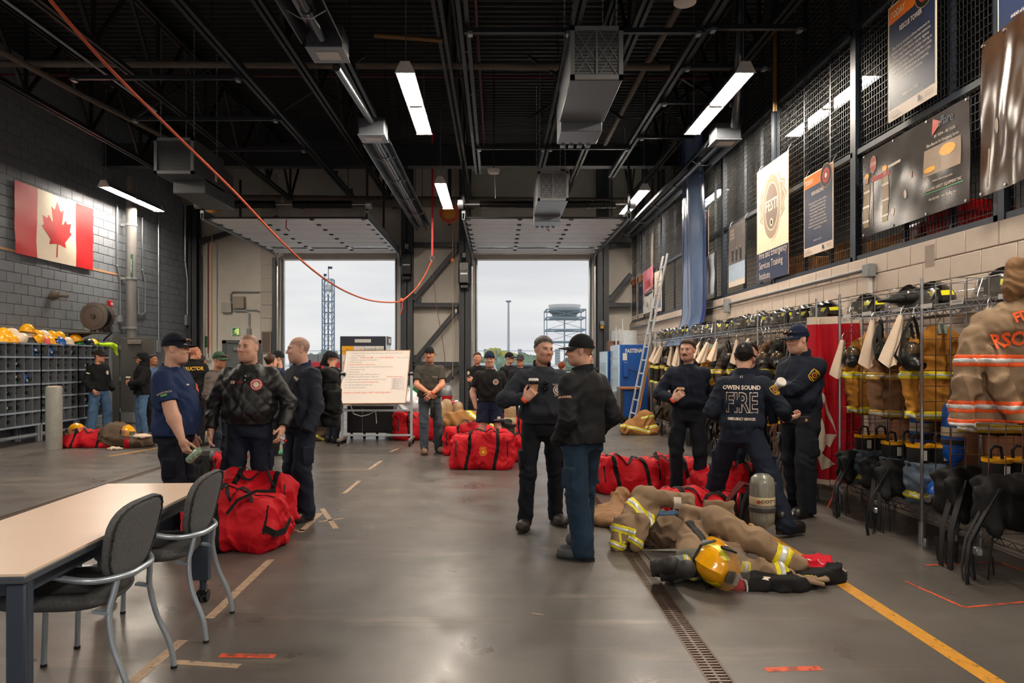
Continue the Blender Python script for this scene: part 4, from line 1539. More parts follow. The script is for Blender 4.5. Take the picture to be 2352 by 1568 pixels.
# ------------------------------------------------------------------ back wall fittings
Yw = YB - .01
def bw(px,py):
 return at(px,py,Yw)
t = bpy.data.objects.new('door_4',None)
col.objects.link(t)
t['kind'] = 'structure'
t['label'] = 'grey steel exit door in the back wall under the running man sign'
p,q = bw(512,781),bw(604,948)
MB().bx(p.x,p.x + .12,Yw - .06,Yw,0,p.z).bx(q.x - .12,q.x,Yw - .06,Yw,0,p.z).bx(p.x,q.x,Yw - .06,Yw,p.z - .1,p.z).build('door_frame',M('door_frame_grey',(84,88,90),rough=.5),t)
MB().bx(p.x + .12,q.x - .12,Yw - .03,Yw,.02,p.z - .1).build('leaf',M('door_leaf_grey',(98,102,104),rough=.45),t)
MB().bx(p.x + .35,p.x + .68,Yw - .1,Yw - .03,p.z - .32,p.z - .2,.01).build('door_closer',mGrey,t)
MB().bx(p.x + .7,p.x + 1.0,Yw - .035,Yw - .03,1.05,1.25).build('notice',M('orange_notice',(214,150,40),rough=.6),t)
t = thing('exit_sign','green running man exit sign above the grey door','sign',bw(543,761))
MB().bx(-.125,.125,-.03,0,-.125,.125,.006).build('frame',M('sign_pale',(206,220,196),rough=.5),t)
MB().bx(-.105,.105,-.034,-.03,-.105,.105).build('field',M('exit_green',(16,112,62),rough=.5,emit=.25),t)
mSign = M('sign_light',(226,236,150),rough=.5,emit=.3)
MB().bx(.02,.09,-.038,-.034,-.095,.09).build('doorway',mSign,t)
m = MB().cyl((-.0,-.04,.055),(-.0,-.036,.055),.02,n=12)
for a,b_,w in (((-.005,.035),(-.01,-.02),.03),((-.01,.03),(-.055,.01),.014),((-.055,.01),(-.065,-.02),.014),((0,.03),(.035,.0),.014),((-.01,-.02),(.025,-.05),.016),((.025,-.05),(.02,-.09),.016),((-.01,-.02),(-.04,-.06),.016),((-.04,-.06),(-.08,-.065),.014)):
 m.bar((a[0],-.039,a[1]),(b_[0],-.039,b_[1]),.004,w,up=(1,0,0) if abs(a[0] - b_[0]) < abs(a[1] - b_[1]) else (0,0,1))
m.build('running_man',mSign,t)
t = thing('junction_box','white electrical box on the back wall','box',bw(523,707))
MB().bx(-.15,.15,-.12,0,-.15,.15,.008).build('case',M('box_white',(168,164,156),rough=.5),t)
t = thing('junction_box','beige control box beside the white electrical box','box',bw(551,695))
MB().bx(-.17,.17,-.14,0,-.18,.18,.008).build('case',M('box_beige',(150,138,124),rough=.5),t)
MB().bx(-.15,.15,-.146,-.14,-.16,.16).build('lid',_M['box_beige'],t)
def bcond(label,pts,r=.022):
 t = thing('conduit',label,'conduit')
 MB().tube([bw(*p) + Vector((0,-.05,0)) for p in pts],r,8).build('tube',mGalv,t)
 return t
bcond('conduit bending from the box up to the pilaster',[(531,692),(531,676),(536,671),(597,671)])
bcond('conduit from the box round to the pilaster',[(537,712),(590,712),(597,716)])
c_ = bcond('conduit dropping to a switch by the exit sign',[(540,714),(568,715),(573,720),(573,752)])
q = bw(573,762)
MB().bx(q.x - .06,q.x + .06,q.y - .08,q.y,q.z - .12,q.z + .1,.008).build('switch_box',mGrey,c_)
t = thing('standpipe','white pipe with green label on the back wall','pipe')
a = bw(477,550)
MB().tube([bw(477,540) + Vector((0,-.08,0)),bw(477,820) + Vector((0,-.08,0)),bw(482,828) + Vector((0,-.08,0))],.05,10).build('pipe',M('pipe_white',(186,182,174),rough=.5),t)
MB().tube([bw(477,772) + Vector((0,-.08,0)),bw(477,798) + Vector((0,-.08,0))],.055,10).build('label_band',mGreenTag,t)
tag(MB().tube([bw(487,560) + Vector((0,-.3,0)),bw(487,812) + Vector((0,-.3,0))],.014,6).build('pull_cord',M('red_cord',(160,40,44),rough=.7)),'thin red cord hanging at the back wall','cord')
tag(MB().tube([bw(499,525) + Vector((0,-.4,0)),bw(499,812) + Vector((0,-.4,0))],.017,6).build('pull_cord',M('yellow_cord',(196,150,60),rough=.7)),'yellow rope hanging at the back wall','cord')
t = thing('notice_board','small dark framed board on the pale pilaster','board',bw(613,786) + Vector((0,-.04,0)))
MB().bx(-.15,.15,-.03,0,-.33,.33,.006).build('frame',M('frame_tan',(150,134,116),rough=.5),t)
MB().bx(-.12,.12,-.034,-.03,-.3,.3).build('panel',M('panel_brown',(92,80,72),rough=.6),t)
for px,py,lb in ((935,605,'black door operator on the column by the left truck door'),(1066,625,'black door operator on the column by the right truck door')):
 t = thing('door_operator',lb,'motor',at(px,py,20.55),0,'door operators')
 MB().bx(-.16,.16,-.16,.12,-.35,.3,.03).build('case',mBlackPl,t)
 MB().cyl((0,-.2,.12),(0,-.1,.12),.11,n=16).build('motor',mBlackPl,t)
 MB().bx(-.1,.1,-.17,-.16,-.08,-.04).build('plate',mGalv,t)
 MB().bx(-.13,.13,-.12,.1,-.5,-.36,.03).build('gear_box',mBlackPl,t)
 MB().bx(-.05,.05,-.14,.0,.42,.56).build('limit_box',mGrey,t)
 MB().tube([(0,0,.3),(-.08,-.05,.4),(-.1,-.05,.55),(0,0,.6)],.012,6).build('cable',mBlackRub,t)
t = thing('warning_light','small yellow and grey light on the column by the lockers','light',at(1383,748,20.6))
MB().bx(-.06,.06,-.08,0,0,.14,.01).build('housing',mGrey,t)
MB().lathe([(0,-.09),(.05,-.08),(.05,0)],12).build('lens',mYellowPl,t)
# ------------------------------------------------------------------ posters and banners tied to the mesh
XP = XR - .0
class Poster:
 """flat board hung on the mesh; local u runs toward the viewer's right (-y), v up"""
 def __init__(s,name,label,px0,px1,z0,z1,base,cat='poster',th=.008,x=None):
  x = XP - .03 if x is None else x
  s.y0,s.y1 = x * F / (px0 - CX),x * F / (px1 - CX)
  s.w,s.h = s.y0 - s.y1,z1 - z0
  s.t = thing(name,label,cat,(x,s.y0,z0))
  MB().bx(-th,0,-s.w,0,0,s.h).build('board',base,s.t)
  s.x = -th
  s.k = 0
  for u in (.04,.96):
   MB().tube([(-.005,-u * s.w,s.h - .01),(.02,-u * s.w,s.h + .05),(.05,-u * s.w,s.h + .09)],.004,5).build('tie',mWhitePl,s.t)
 def rect(s,u0,u1,v0,v1,mat,name='print_field',lift=None):
  s.k += 1
  l = s.x - .0006 * s.k
  MB().add([(l,-u0 * s.w,v0 * s.h),(l,-u1 * s.w,v0 * s.h),(l,-u1 * s.w,v1 * s.h),(l,-u0 * s.w,v1 * s.h)],[(0,3,2,1)]).build(name,mat,s.t)
 def poly(s,pts,mat,name='print_shape'):
  s.k += 1
  l = s.x - .0006 * s.k
  MB().add([(l,-u * s.w,v * s.h) for u,v in pts],[tuple(range(len(pts)))[::-1]]).build(name,mat,s.t)
 def disc(s,u,v,r,mat,name='print_disc',r0=0,ry=1.0):
  s.k += 1
  l = s.x - .0006 * s.k
  n = 32
  V = [(l,-u * s.w + r * math.cos(2 * PI * i / n),v * s.h + r * ry * math.sin(2 * PI * i / n)) for i in range(n)]
  if r0:
   V += [(l,-u * s.w + r0 * math.cos(2 * PI * i / n),v * s.h + r0 * ry * math.sin(2 * PI * i / n)) for i in range(n)]
   Fc = [(i,(i + 1) % n,n + (i + 1) % n,n + i) for i in range(n)]
  else:
   Fc = [tuple(range(n))]
  MB().add(V,Fc).build(name,mat,s.t)
 def text(s,body,u,v,size,mat,align='CENTER',**k):
  s.k += 1
  l = s.x - .0006 * s.k
  lettering(body,frame((l,-u * s.w,v * s.h),(0,-1,0),(0,0,1)),size,mat,s.t,align=align,**k)
mNavy = M('print_navy',(38,48,74),rough=.32,var=.03)
mOrng = M('print_orange',(222,112,28),rough=.32,var=.03)
mPW = M('print_white',(222,204,186),rough=.35,var=.02)
mPCream = M('print_cream',(238,206,176),rough=.4,var=.02)
mPGrey = M('print_grey',(150,128,108),rough=.4,var=.02)
mPGrey2 = M('print_grey_dark',(112,96,84),rough=.4,var=.02)
mPRed = M('print_red',(170,44,36),rough=.4,var=.02)
mPBlk = M('print_black',(30,27,25),rough=.3,var=.1)
mPBlue = M('print_pale_blue',(168,186,204),rough=.25,var=.1,scale=4)
def today(label,px0,px1,z0,z1,title,para,big=True):
 p = Poster('info_poster',label,px0,px1,z0,z1,mPW)
 p.rect(.02,.98,.1,.985,mNavy)
 p.rect(.02,.98,.84,.985,mOrng)
 p.poly([(.55,.84),(.98,.84),(.98,.885),(.72,.875)],mNavy)
 p.text('TODAY',.06,.905,p.h * .085,mPW,'LEFT',xs=.72,bold=.0015)
 r = p.w * .19
 p.disc(.78,.885,r,mPBlk)
 p.disc(.78,.885,r,mPGrey,r0=r * .93)
 p.disc(.78,.885,r * .62,mPRed,r0=r * .3)
 p.disc(.78,.885,r * .22,mPW)
 p.text(title,.5,.745,p.h * .062,mPW,xs=.68,bold=.001)
 if para:
  p.text(para,.5,.47,p.h * .036,mPW,xs=.82,lines=1.12)
 p.text('AHEAD of the CURVE',.5,.165,p.h * .03,mPW,xs=.75)
 p.text('TORONTO\nPEARSON',.97,.052,p.h * .026,mPGrey2,'RIGHT',lines=.9)
 p.poly([(.66,.03),(.72,.03),(.72,.055),(.69,.08),(.66,.08)],mNavy)
 for k in range(3):
  p.rect(.04,.3 - k * .03,.03 + k * .018,.036 + k * .018,mPGrey)
 return p
today('navy rescue tower poster with orange TODAY header',2042,2152,3.95,5.12,'RESCUE TOWER',
 'This 5-story structure allows instructors to\nsimulate many emergency response scenarios.\nThese range from interior search, highrise\nfirefighting, aerial platform and ladder training to\ntechnical rope rescue. The building has a smoke\nroom that provides smoke to portions of the\ntower or all of the structure as required,\nenhancing training scenarios.')
today('navy burn building poster with orange TODAY header',1848,1915,2.87,3.9,'BURN BUILDING',
 'Trainees experience real fire conditions\nup to 900 degrees Fahrenheit in this\nintensely supervised and remotely\nmonitored setting. The design of the\nBurn Building has incorporated\n"sacrificial" masonry panels and other\ninnovations that allow the structure to\nwithstand the trauma of training without\nstructural failure.')
q = today('navy poster cut by the upper corner of the view',2294,2420,4.0,5.2,'FIRE TRAINING','diverted\nbuilding')
today('narrow poster with orange header beside the long blue sheet',1600,1628,3.38,4.38,'TRAINING','Trainees experience training\nin a realistic structure and\nlearn in a supervised setting\nwith instructors nearby.')
for a,b_,lb in ((1452,1463,'farthest blue poster at the end of the mesh'),(1467,1478,'second farthest blue poster at the end of the mesh')):
 p = today(lb,a,b_,2.72,3.92,'TRAINING','Training site\nfor crews')
p = Poster('info_poster','large cream poster with grey shield emblem reading FESTI',1740,1812,2.72,4.42,mPCream)
p.rect(.0,1.0,0,.255,mNavy)
sh = [(0,1.0),(.16,.9),(.34,.98),(.42,.72),(.62,.62),(.58,.4),(.7,.18),(.56,-.06),(.6,-.3),(.38,-.52),(.3,-.82),(0,-1.0)]
sh = sh + [(-x,y) for x,y in sh[-2:0:-1]]
p.poly([(.5 + x * .66,.62 + y * .27) for x,y in sh],mPGrey,'emblem_shield')
p.poly([(.5 + x * .61,.62 + y * .25) for x,y in sh],mPCream,'emblem_shield')
p.poly([(.5 + x * .58,.62 + y * .24) for x,y in sh],mPGrey,'emblem_shield')
p.disc(.5,.62,p.w * .3,mPCream,ry=1.45)
p.disc(.5,.62,p.w * .28,mPGrey,ry=1.45)
p.disc(.5,.62,p.w * .21,mPCream,ry=1.45)
p.disc(.5,.62,p.w * .2,mPGrey2,ry=1.45)
p.text('FESTI',.5,.63,p.w * .2,mPCream,bold=.003,xs=.85)
p.disc(.5,.485,p.w * .05,mPCream)
p.disc(.5,.485,p.w * .03,mPBlk)
p.text('Fire and Emergency\nServices Training\nInstitute',.09,.135,p.w * .13,mPW,'LEFT',xs=.85,lines=1.05)
p = Poster('info_poster','dark poster fading to pale blue, aircraft training mock-ups',1675,1712,2.78,3.83,M('poster_photo',(96,88,84),rough=.3,var=.3,scale=8))
p.rect(0,1,0,.36,mPBlue)
p.rect(0,1,0,.09,mPW)
p.text('AIRCRAFT\nTRAINING\nMOCK-UPS',.1,.84,p.h * .06,mPW,'LEFT',xs=.7)
for u in (.2,.45,.7):
 p.rect(u,u + .1,.4,.58,mPBlk)
 p.disc(u + .05,.6,.025,mPGrey)
p = Poster('info_poster','pale striped poster beside the pink banner',1504,1520,2.75,3.75,mPW)
p.rect(.06,.94,.28,.62,mPGrey)
p.rect(.06,.94,.08,.28,M('print_slate',(104,120,140),rough=.4))
p.text('TRAINING',.5,.8,.1,mPGrey2,xs=.8)
def banner(label,px0,px1,z0a,z1a,z0b,z1b,mat,amp,seed,cat='banner',x=None,nu=40,nv=30,fold=9):
 """hanging vinyl sheet with real folds; a = far (viewer's left) edge"""
 x = XP - .05 if x is None else x
 ya,yb = x * F / (px0 - CX),x * F / (px1 - CX)
 t = thing('banner',label,cat,(x,ya,0))
 def pos(u,v,o=0):
  zb,zt = z0a + (z0b - z0a) * u,z1a + (z1b - z1a) * u
  d = amp * (math.sin(u * fold + v * 2.2 + seed) * .55 + math.sin(u * fold * 2.3 - v * 5 + seed * 1.7) * .3 + math.sin((u + v) * 7 + seed) * .35) * (.35 + .65 * math.sin(PI * min(1,max(0,v))))
  return Vector((-abs(amp) - d - o,-(ya - yb) * u,zb + (zt - zb) * v))
 MB().sheet(lambda u,v: pos(u,v),nu,nv,.002).build('sheet',mat,t)
 for u in (.02,.34,.66,.98):
  for v in (.98,.02):
   c = pos(u,v,.004)
   MB().cyl(c,c + Vector((-.006,0,0)),.012,n=8).build('grommet',mGalv,t)
 return t,pos,ya - yb
mVinyl = M('dark_vinyl',(46,36,30),rough=.22,var=.25,scale=3)
t,pos,w = banner('dark printed vinyl banner with STOP sign and firefighters',1985,2230,2.86,3.74,2.86,3.75,mVinyl,.014,1.0,x=XP - .06)
def bprint(t,pos,u0,u1,v0,v1,mat,name='print_shape',n=6,o=.003):
 MB().sheet(lambda a,b_: pos(u0 + (u1 - u0) * a,v0 + (v1 - v0) * b_,o),n,n).build(name,mat,t)
def bell(t,pos,u,v,ru,rv,mat,name='print_shape',o=.004,n=10):
 m = MB()
 V = [pos(u,v,o)] + [pos(u + ru * math.cos(2 * PI * k / n),v + rv * math.sin(2 * PI * k / n),o) for k in range(n)]
 m.add(V,[(0,1 + (k + 1) % n,1 + k) for k in range(n)])
 m.build(name,mat,t)
def btext(t,pos,body,u,v,size,mat,w,h,**k):
 me = text_mesh(body,size,**k)
 for vt in me.vertices:
  vt.co = pos(u + vt.co.x / w,v + vt.co.y / h,.006)
 ob('lettering',me,mat,t)
hB = .88
mOlive = M('print_olive',(128,104,58),rough=.3,var=.2)
for u,s in ((.05,1),(.25,1)):
 bprint(t,pos,u - .035,u + .035,.3,.62,mOlive)
 bprint(t,pos,u - .03,u + .03,.1,.3,mOlive)
 bell(t,pos,u,.68,.018,.05,M('print_skin',(180,120,90),rough=.4))
 bell(t,pos,u,.72,.026,.035,mYellowPl)
 for v in (.34,.52,.16):
  bprint(t,pos,u - .036,u + .036,v,v + .025,mPW,o=.005)
bell(t,pos,.125,.83,.036,.1,mPRed,'stop_sign',.005,8)
bell(t,pos,.125,.83,.038,.106,mPW,'stop_sign',.004,8)
btext(t,pos,'STOP',.125,.83,.05,mPW,w,hB,xs=.8)
bprint(t,pos,.118,.126,.1,.72,mPGrey)
bprint(t,pos,.1,.3,.62,.68,mPRed)
bprint(t,pos,.28,.42,.7,.73,mPW)
bell(t,pos,.33,.18,.02,.05,mPW)
bell(t,pos,.46,.32,.015,.05,mPW)
bell(t,pos,.53,.5,.008,.04,M('print_pink',(214,130,130),rough=.4))
bprint(t,pos,.64,.93,.4,.68,M('print_sand',(150,126,104),rough=.3,var=.1))
bell(t,pos,.83,.6,.06,.06,mYellowPl,o=.006)
bell(t,pos,.7,.46,.05,.03,mYellowPl,o=.006)
bell(t,pos,.76,.5,.02,.08,mOlive,o=.006)
m = MB().add([pos(.715,.97,.005),pos(.79,.9,.005),pos(.705,.8,.005)],[(0,1,2)]).build('print_arrow',M('print_flame',(206,66,40),rough=.35),t)
btext(t,pos,'eflare',.82,.9,.12,M('print_steel',(84,92,112),rough=.3),w,hB,xs=.8)
btext(t,pos,'BE SEEN - BE SAFE',.81,.78,.036,mPW,w,hB)
btext(t,pos,'Eflare Beacons for Emergency Service',.79,.715,.04,mPW,w,hB,xs=.72)
btext(t,pos,'www.eflarecorp.com',.8,.33,.03,mPW,w,hB)
bprint(t,pos,.645,.96,.215,.225,M('print_green',(60,150,84),rough=.35),o=.005)
btext(t,pos,'CANADIAN SAFETY EQUIPMENT INC',.8,.255,.038,mPW,w,hB,xs=.8)
btext(t,pos,'800-265-0182   www.cdnsafety.com',.8,.15,.03,mPW,w,hB,xs=.85)
t,pos,w = banner('crumpled dark brown vinyl banner at the edge of the view',2262,2440,2.85,4.1,2.9,4.15,M('brown_vinyl',(66,46,32),rough=.2,var=.3,scale=3),.035,2.3,x=XP - .07,nu=50,nv=44,fold=7)
bell(t,pos,.2,.42,.03,.05,mPGrey)
bprint(t,pos,.08,.1,.05,.3,mPGrey)
t,pos,w = banner('white crumpled cloth sheet tied to the mesh',1585,1645,2.78,3.44,2.75,3.5,M('white_vinyl',(196,204,214),rough=.3,var=.06),.03,.7,fold=13)
bprint(t,pos,.78,.82,.05,.92,M('print_brown',(110,88,80),rough=.4))
bprint(t,pos,.12,.15,.05,.9,_M['print_brown'])
t,pos,w = banner('small pink flag banner near the mesh end',1481,1503,3.3,3.92,3.42,3.95,C('pink_cloth',(196,120,136)),.03,.3,fold=6,nu=16,nv=16)
bprint(t,pos,.2,.7,.15,.5,mPRed)
t,pos,w = banner('small white printed banner below the pink one',1481,1503,2.78,3.3,2.8,3.33,C('white_cloth',(206,204,198)),.025,1.3,fold=6,nu=16,nv=16)
bprint(t,pos,.1,.95,.86,.98,mPBlk)
btext(t,pos,'A.K',.4,.4,.2,mPBlk,w,.5)
# long blue sheet hanging from high up, curling out at the foot
t = thing('plastic_sheet','long glossy blue and silver sheet hanging down past the ladder','sheet',(XP - .1,14.4,0))
def bs(u,v):
 z = 1.82 + v * 4.2
 cur = .35 * max(0,(.16 - v) / .16) ** 2
 return Vector((-.1 - cur - .1 * math.sin(u * PI) - .03 * math.sin(u * 11 + v * 3),-u * 1.45 - .1 * math.sin(v * 3),z))
MB().sheet(bs,26,60,.004).build('sheet',M('blue_sheet',(74,96,136),rough=.16,var=.3,scale=1.2,c2=(112,130,156),stretch=(1,1,.4)),t)
MB().sheet(lambda u,v: bs(u * .12,v) + Vector((-.006,0,0)),4,60,.003).build('sheet_edge',M('deep_blue_edge',(34,56,120),rough=.3),t)
MB().sheet(lambda u,v: bs(.92 + u * .08,v) + Vector((-.006,0,0)),4,60,.003).build('sheet_edge',_M['deep_blue_edge'],t)
# conduit along the cream wall, boxes, mezzanine stores
t = thing('wall_conduit','conduit with grey box running along the cream wall top','conduit')
MB().tube([(XR - .03,7.55,2.52),(XR - .03,20.5,2.5)],.018,8).build('tube',mGrey,t)
MB().bx(XR - .1,XR - .012,7.4,7.53,2.42,2.56,.006).build('box',mGrey,t)
MB().tube([(XR - .04,7.47,2.42),(XR - .04,7.47,2.05)],.025,8).build('drop',mWhitePl,t)
MB().bx(XR - .1,XR - .012,12.0,12.12,2.36,2.6,.006).build('box',mGrey,t)
tag(MB().tube([(XR - .05,17.9,4.8),(XR - .05,17.9,.3)],.03,8).build('wall_pipe',mCopperPipe),'brown vertical pipe near the far end of the cream wall','pipe')
tag(MB().bx(XR - .014,XR - .011,6.42,6.56,2.4,2.6).build('wall_patch',M('patch_grey',(150,136,124),rough=.9)),'small grey patch of bare plaster on the cream wall','patch')
mCard = M('cardboard',(160,116,70),rough=.85,var=.1)
def carton(label,x,y,w,d,h,rz=0):
 t = thing('cardboard_box',label,'box',(x,y,2.6),rz,'store boxes')
 MB().bx(-w / 2,w / 2,-d / 2,d / 2,0,h,.006).build('carton',mCard,t)
 MB().bx(-.03,.03,-d / 2 - .001,d / 2 + .001,h - .06,h + .001).build('tape',M('parcel_tape',(190,160,112),rough=.4),t)
 for s in (-1,1):
  MB().sheet(lambda u,v: (s * (w / 2 + .14 * v),-d / 2 + d * u,h + .05 * v),1,1,.004).build('flap',mCard,t)
carton('open cardboard box behind the mesh near the burn poster',4.62,8.6,.5,1.0,.32)
carton('cardboard box behind the mesh beside the FESTI poster',4.6,9.9,.5,.9,.34)
carton('small cardboard box behind the mesh below the rescue poster',4.6,7.55,.4,.4,.22)
t = thing('red_case','red plastic case behind the mesh below the dark banner','case',(4.55,6.7,2.6))
MB().bx(-.25,.25,-.3,.3,0,.42,.04).build('body',mRed,t)
MB().bx(-.26,.26,-.31,.31,.28,.3).build('seam',M('dark_red',(110,8,14),rough=.4),t)
t = thing('red_case','second darker red case behind the mesh','case',(4.55,7.25,2.6))
MB().bx(-.25,.2,-.18,.18,0,.34,.03).build('body',M('dark_red',()),t)
MB().bx(-.26,.0,-.12,.0,0,.2).build('window',mCard,t)
# ------------------------------------------------------------------ gear racks
mChrome = M('chrome_wire',(176,176,178),rough=.22,metal=.95,var=.05)
RX0,RX1 = 3.5,3.98
ZB,ZT = .29,1.97
def rack_unit(label,y0,y1,divs,first=True):
 t = thing('wire_rack',label,'shelf',(0,0,0),0,'chrome wire gear racks')
 for y in (y0 + .02,y1 - .02) if first else (y1 - .02,):
  for x in (RX0,RX1):
   MB().cyl((x,y,.04),(x,y,2.2),.013,n=8).cyl((x,y,0),(x,y,.2),.028,n=10).build('post',mChrome,t)
 for z in (ZB,ZT):
  m = MB()
  for x in (RX0,RX1):
   m.bar((x,y0,z),(x,y1,z),.007,.007)
   m.bar((x,y0,z - .045),(x,y1,z - .045),.007,.007)
   n = int((y1 - y0) / .06)
   for k in range(n):
    ya,yb = y0 + (y1 - y0) * k / n,y0 + (y1 - y0) * (k + 1) / n
    m.bar((x,ya,z if k % 2 else z - .045),(x,yb,z - .045 if k % 2 else z),.005,.005)
  k = 0
  while y0 + k * .04 < y1:
   m.bar((RX0,y0 + k * .04,z),(RX1,y0 + k * .04,z),.004,.004)
   k += 1
  m.build('wire_shelf',mChrome,t)
 MB().cyl((3.76,y0,1.9),(3.76,y1,1.9),.014,n=8).build('hanging_rod',mChrome,t)
 for x in (RX0,RX1):
  MB().cyl((x,y0,2.12),(x,y1,2.12),.004,n=6).build('guard_wire',mChrome,t)
 for y in divs:
  m = MB()
  for x in (RX0,RX0 + .12,RX0 + .24,RX0 + .36,RX1):
   m.bar((x,y,ZB),(x,y,2.16),.006,.006)
  z = ZB
  while z < 1.95:
   m.bar((RX0,y,z),(RX1,y,z),.005,.005)
   z += .128
  m.bar((RX0,y,2.16),(RX1,y,2.16),.005,.005)
  m.build('divider_grid',mChrome,t)
 MB().bx(XR - .035,XR - .02,y0,y1,.3,1.75).build('back_panel',M('plywood',(138,88,56),rough=.6,var=.15,scale=4,stretch=(1,1,6)),t)
 return t
rack_unit('near chrome wire gear rack at the edge of the view',4.3,5.75,(4.5,4.95,5.36,5.74))
rack_unit('chrome wire gear rack beside the hanging red flag',5.75,7.12,(6.2,6.66,7.1),False)
ru = [7.6,9.35,11.15,12.95,14.75,15.75]
rn = ['chrome wire gear rack just beyond the hanging red flag','chrome wire gear rack behind the man with FIRE on his back','chrome wire gear rack behind the moustached man','chrome wire gear rack next to last','farthest chrome wire gear rack by the ladder']
for k in range(5):
 n = max(1,round((ru[k + 1] - ru[k]) / .45))
 rack_unit(rn[k],ru[k],ru[k + 1],[ru[k] + (ru[k + 1] - ru[k]) * (i + 1) / n - .01 for i in range(n)],k == 0)
for px,tx in ((2200,'L. MONTEITH'),(2315,''),(2130,''),(2063,''),(1993,''),(1947,'')):
 y = RX0 * F / (px - CX)
 t = tag(MB().bx(RX0 - .012,RX0 - .008,y - .075,y + .075,1.95,1.985).build('shelf_tag',mWhitePl),('white shelf tag reading L. MONTEITH on the near rack' if tx else 'white shelf name tag at %s on the gear rack' % ['','the picture edge','the double helmet','the hanging mask','the single helmet','the flag end'][(2200,2315,2130,2063,1993,1947).index(px)]),'tag')
 if tx:
  lettering(tx,frame((RX0 - .0125,y,1.967),(0,-1,0),(0,0,1)),.028,mPBlk,t,xs=.8)
# ---- turnout coat (shoulders along x, back of coat toward -y), origin at the collar
mLimeB = M('lime_band',(226,210,24),rough=.5,var=.1)
mSilv = M('silver_band',(206,208,208),rough=.35,metal=.25,var=.08)
mOrB = M('orange_band',(236,88,30),rough=.5,var=.06)
mTanC = C('gold_turnout',(172,116,44),var=.2,scale=6)
mBrnC = C('brown_turnout',(122,90,66),var=.2,scale=6)
mKhaC = C('khaki_turnout',(142,118,94),var=.16,scale=5)
mBlkC = C('black_turnout',(38,36,32),var=.2,scale=6)
mOlvC = C('olive_turnout',(62,52,42),var=.2,scale=6)
def coat_fn(seed,L=.82,sl=1.0):
 sw = .03 * math.sin(seed * 3.1)
 def fn(P):
  w = .17 + .05 * np.clip(-P[2] / L,0,1)
  Px = [P[0] * (.2 / w),P[1],P[2]]
  d = rb(Px,(0,0,-.08 - (L - .08) / 2),(.185,.06,(L - .08) / 2),.06)
  d = sm(d,rc(P,(-.1,0,-.1),(.1,0,-.1),.065,.065),.06)
  for s in (-1,1):
   e = (s * .27,-.03 + sw * s,-.4)
   wv = (s * .275 + .02 * math.sin(seed),-.09 * sl + sw,-.76)
   a = sm(rc(P,(s * .155,0,-.13),e,.072,.068),rc(P,e,wv,.068,.06),.03)
   a = np.maximum(a,-(P[2] + .775))
   a = a + wr(P,17,.006,seed + s,(.5,.5,1.5))
   d = sm(d,a,.008)
  d = sm(d,rc(P,(-.05,-.02,-.03),(.05,-.02,-.03),.045,.045),.03)
  d = np.maximum(d,-(P[2] + L))
  return d + crease(P,17,.012,seed,(1.5,1,.4)) + crease(P,24,.009,seed + 2,(.5,.6,1)) + wr(P,26,.003,seed + 2)
 return fn
def bands(fn,lo,hi,h,zs,wid,off,parent,mat,name,xlim=None):
 for z0 in zs:
  def f(P,z0=z0):
   d = np.maximum(fn(P) - off,np.abs(P[2] - z0 - .02 * np.clip(np.abs(P[0]) - .15,0,1)) - wid / 2)
   if xlim:
    d = np.maximum(d,xlim(P))
   return d
  l = [lo[0],lo[1],lo[2]]
  hh = list(hi)
  k0 = math.floor((z0 - wid / 2 - .03 - lo[2]) / h)
  l[2] = lo[2] + max(0,k0) * h
  hh[2] = z0 + wid / 2 + .05
  blob(name,f,l,hh,h,mat,parent)
def coat_proto(name,label,seed,mat,lime,h=.013,bz=(-.42,-.76),L=.82):
 t = thing(name,label,'coat',group='turnout coats on the racks')
 fn = coat_fn(seed,L)
 lo,hi = (-.36,-.2,-L - .03),(.36,.16,.06)
 blob('shell',fn,lo,hi,h,mat,t)
 bands(fn,lo,hi,h,bz,.075,.0035,t,lime,'trim_band')
 bands(fn,lo,hi,h,bz,.03,.006,t,mSilv,'reflective_band')
 MB().tube([(0,0,-.02),(0,0,.03),(.02,0,.06),(.03,0,.09),(.0,0,.105),(-.02,0,.09)],.004,6).build('hanger_hook',mChrome,t)
 MB().bx(-.04,.04,-.072,-.066,-.07,.01,.003).build('collar_label',M('label_grey',(150,170,160),rough=.5),t)
 return t
cA = coat_proto('turnout_coat','gold turnout coat nearest the red flag on the rack',1.0,mTanC,mLimeB)
cB = coat_proto('turnout_coat','faded brown turnout coat second from the red flag',2.2,mBrnC,M('faded_band',(186,150,62),rough=.6))
cD = coat_proto('turnout_coat','black turnout coat with yellow cuffs beside the khaki coat',3.7,mBlkC,M('dull_yellow',(196,164,40),rough=.6))
trA,trB,trD = tree_of(cA),tree_of(cB),tree_of(cD)
cA.location = (3.73,6.9,1.8)
cA.rotation_euler = (0,0,.12)
cB.location = (3.74,6.42,1.8)
cB.rotation_euler = (0,0,-.1)
dup(cA,'gold turnout coat with its back showing, near the hanging mask',(3.78,5.97,1.82),(0,0,0),tree=trA)
dup(cD,'dark turnout coat hanging low behind the near chrome grid',(3.75,4.45,1.75),(0,0,.1),tree=trD)
cD.location = (3.77,5.2,1.78)
cD.rotation_euler = (0,0,-.15)
KIN = ['gold','olive','black','brown','black','black','olive','black','gold','black','black','brown','black','black','olive','black','black']
sec_bays = []
y = 7.85
i = 0
places = ['first beyond the red flag','second beyond the red flag','third beyond the red flag','behind the man with crossed arms','hanging beyond the crossed arms man','behind the FIRE lettered man',
  'hanging beside the FIRE lettered man','next to the large charcoal sleeve','half hidden past the lettered man','with a cream hood on it, mid rack','behind the moustached man','half hidden by the moustached man','hidden by the moustached man',
  'left of the moustached man','fourth from the ladder end','second from the ladder end','last one at the ladder end']
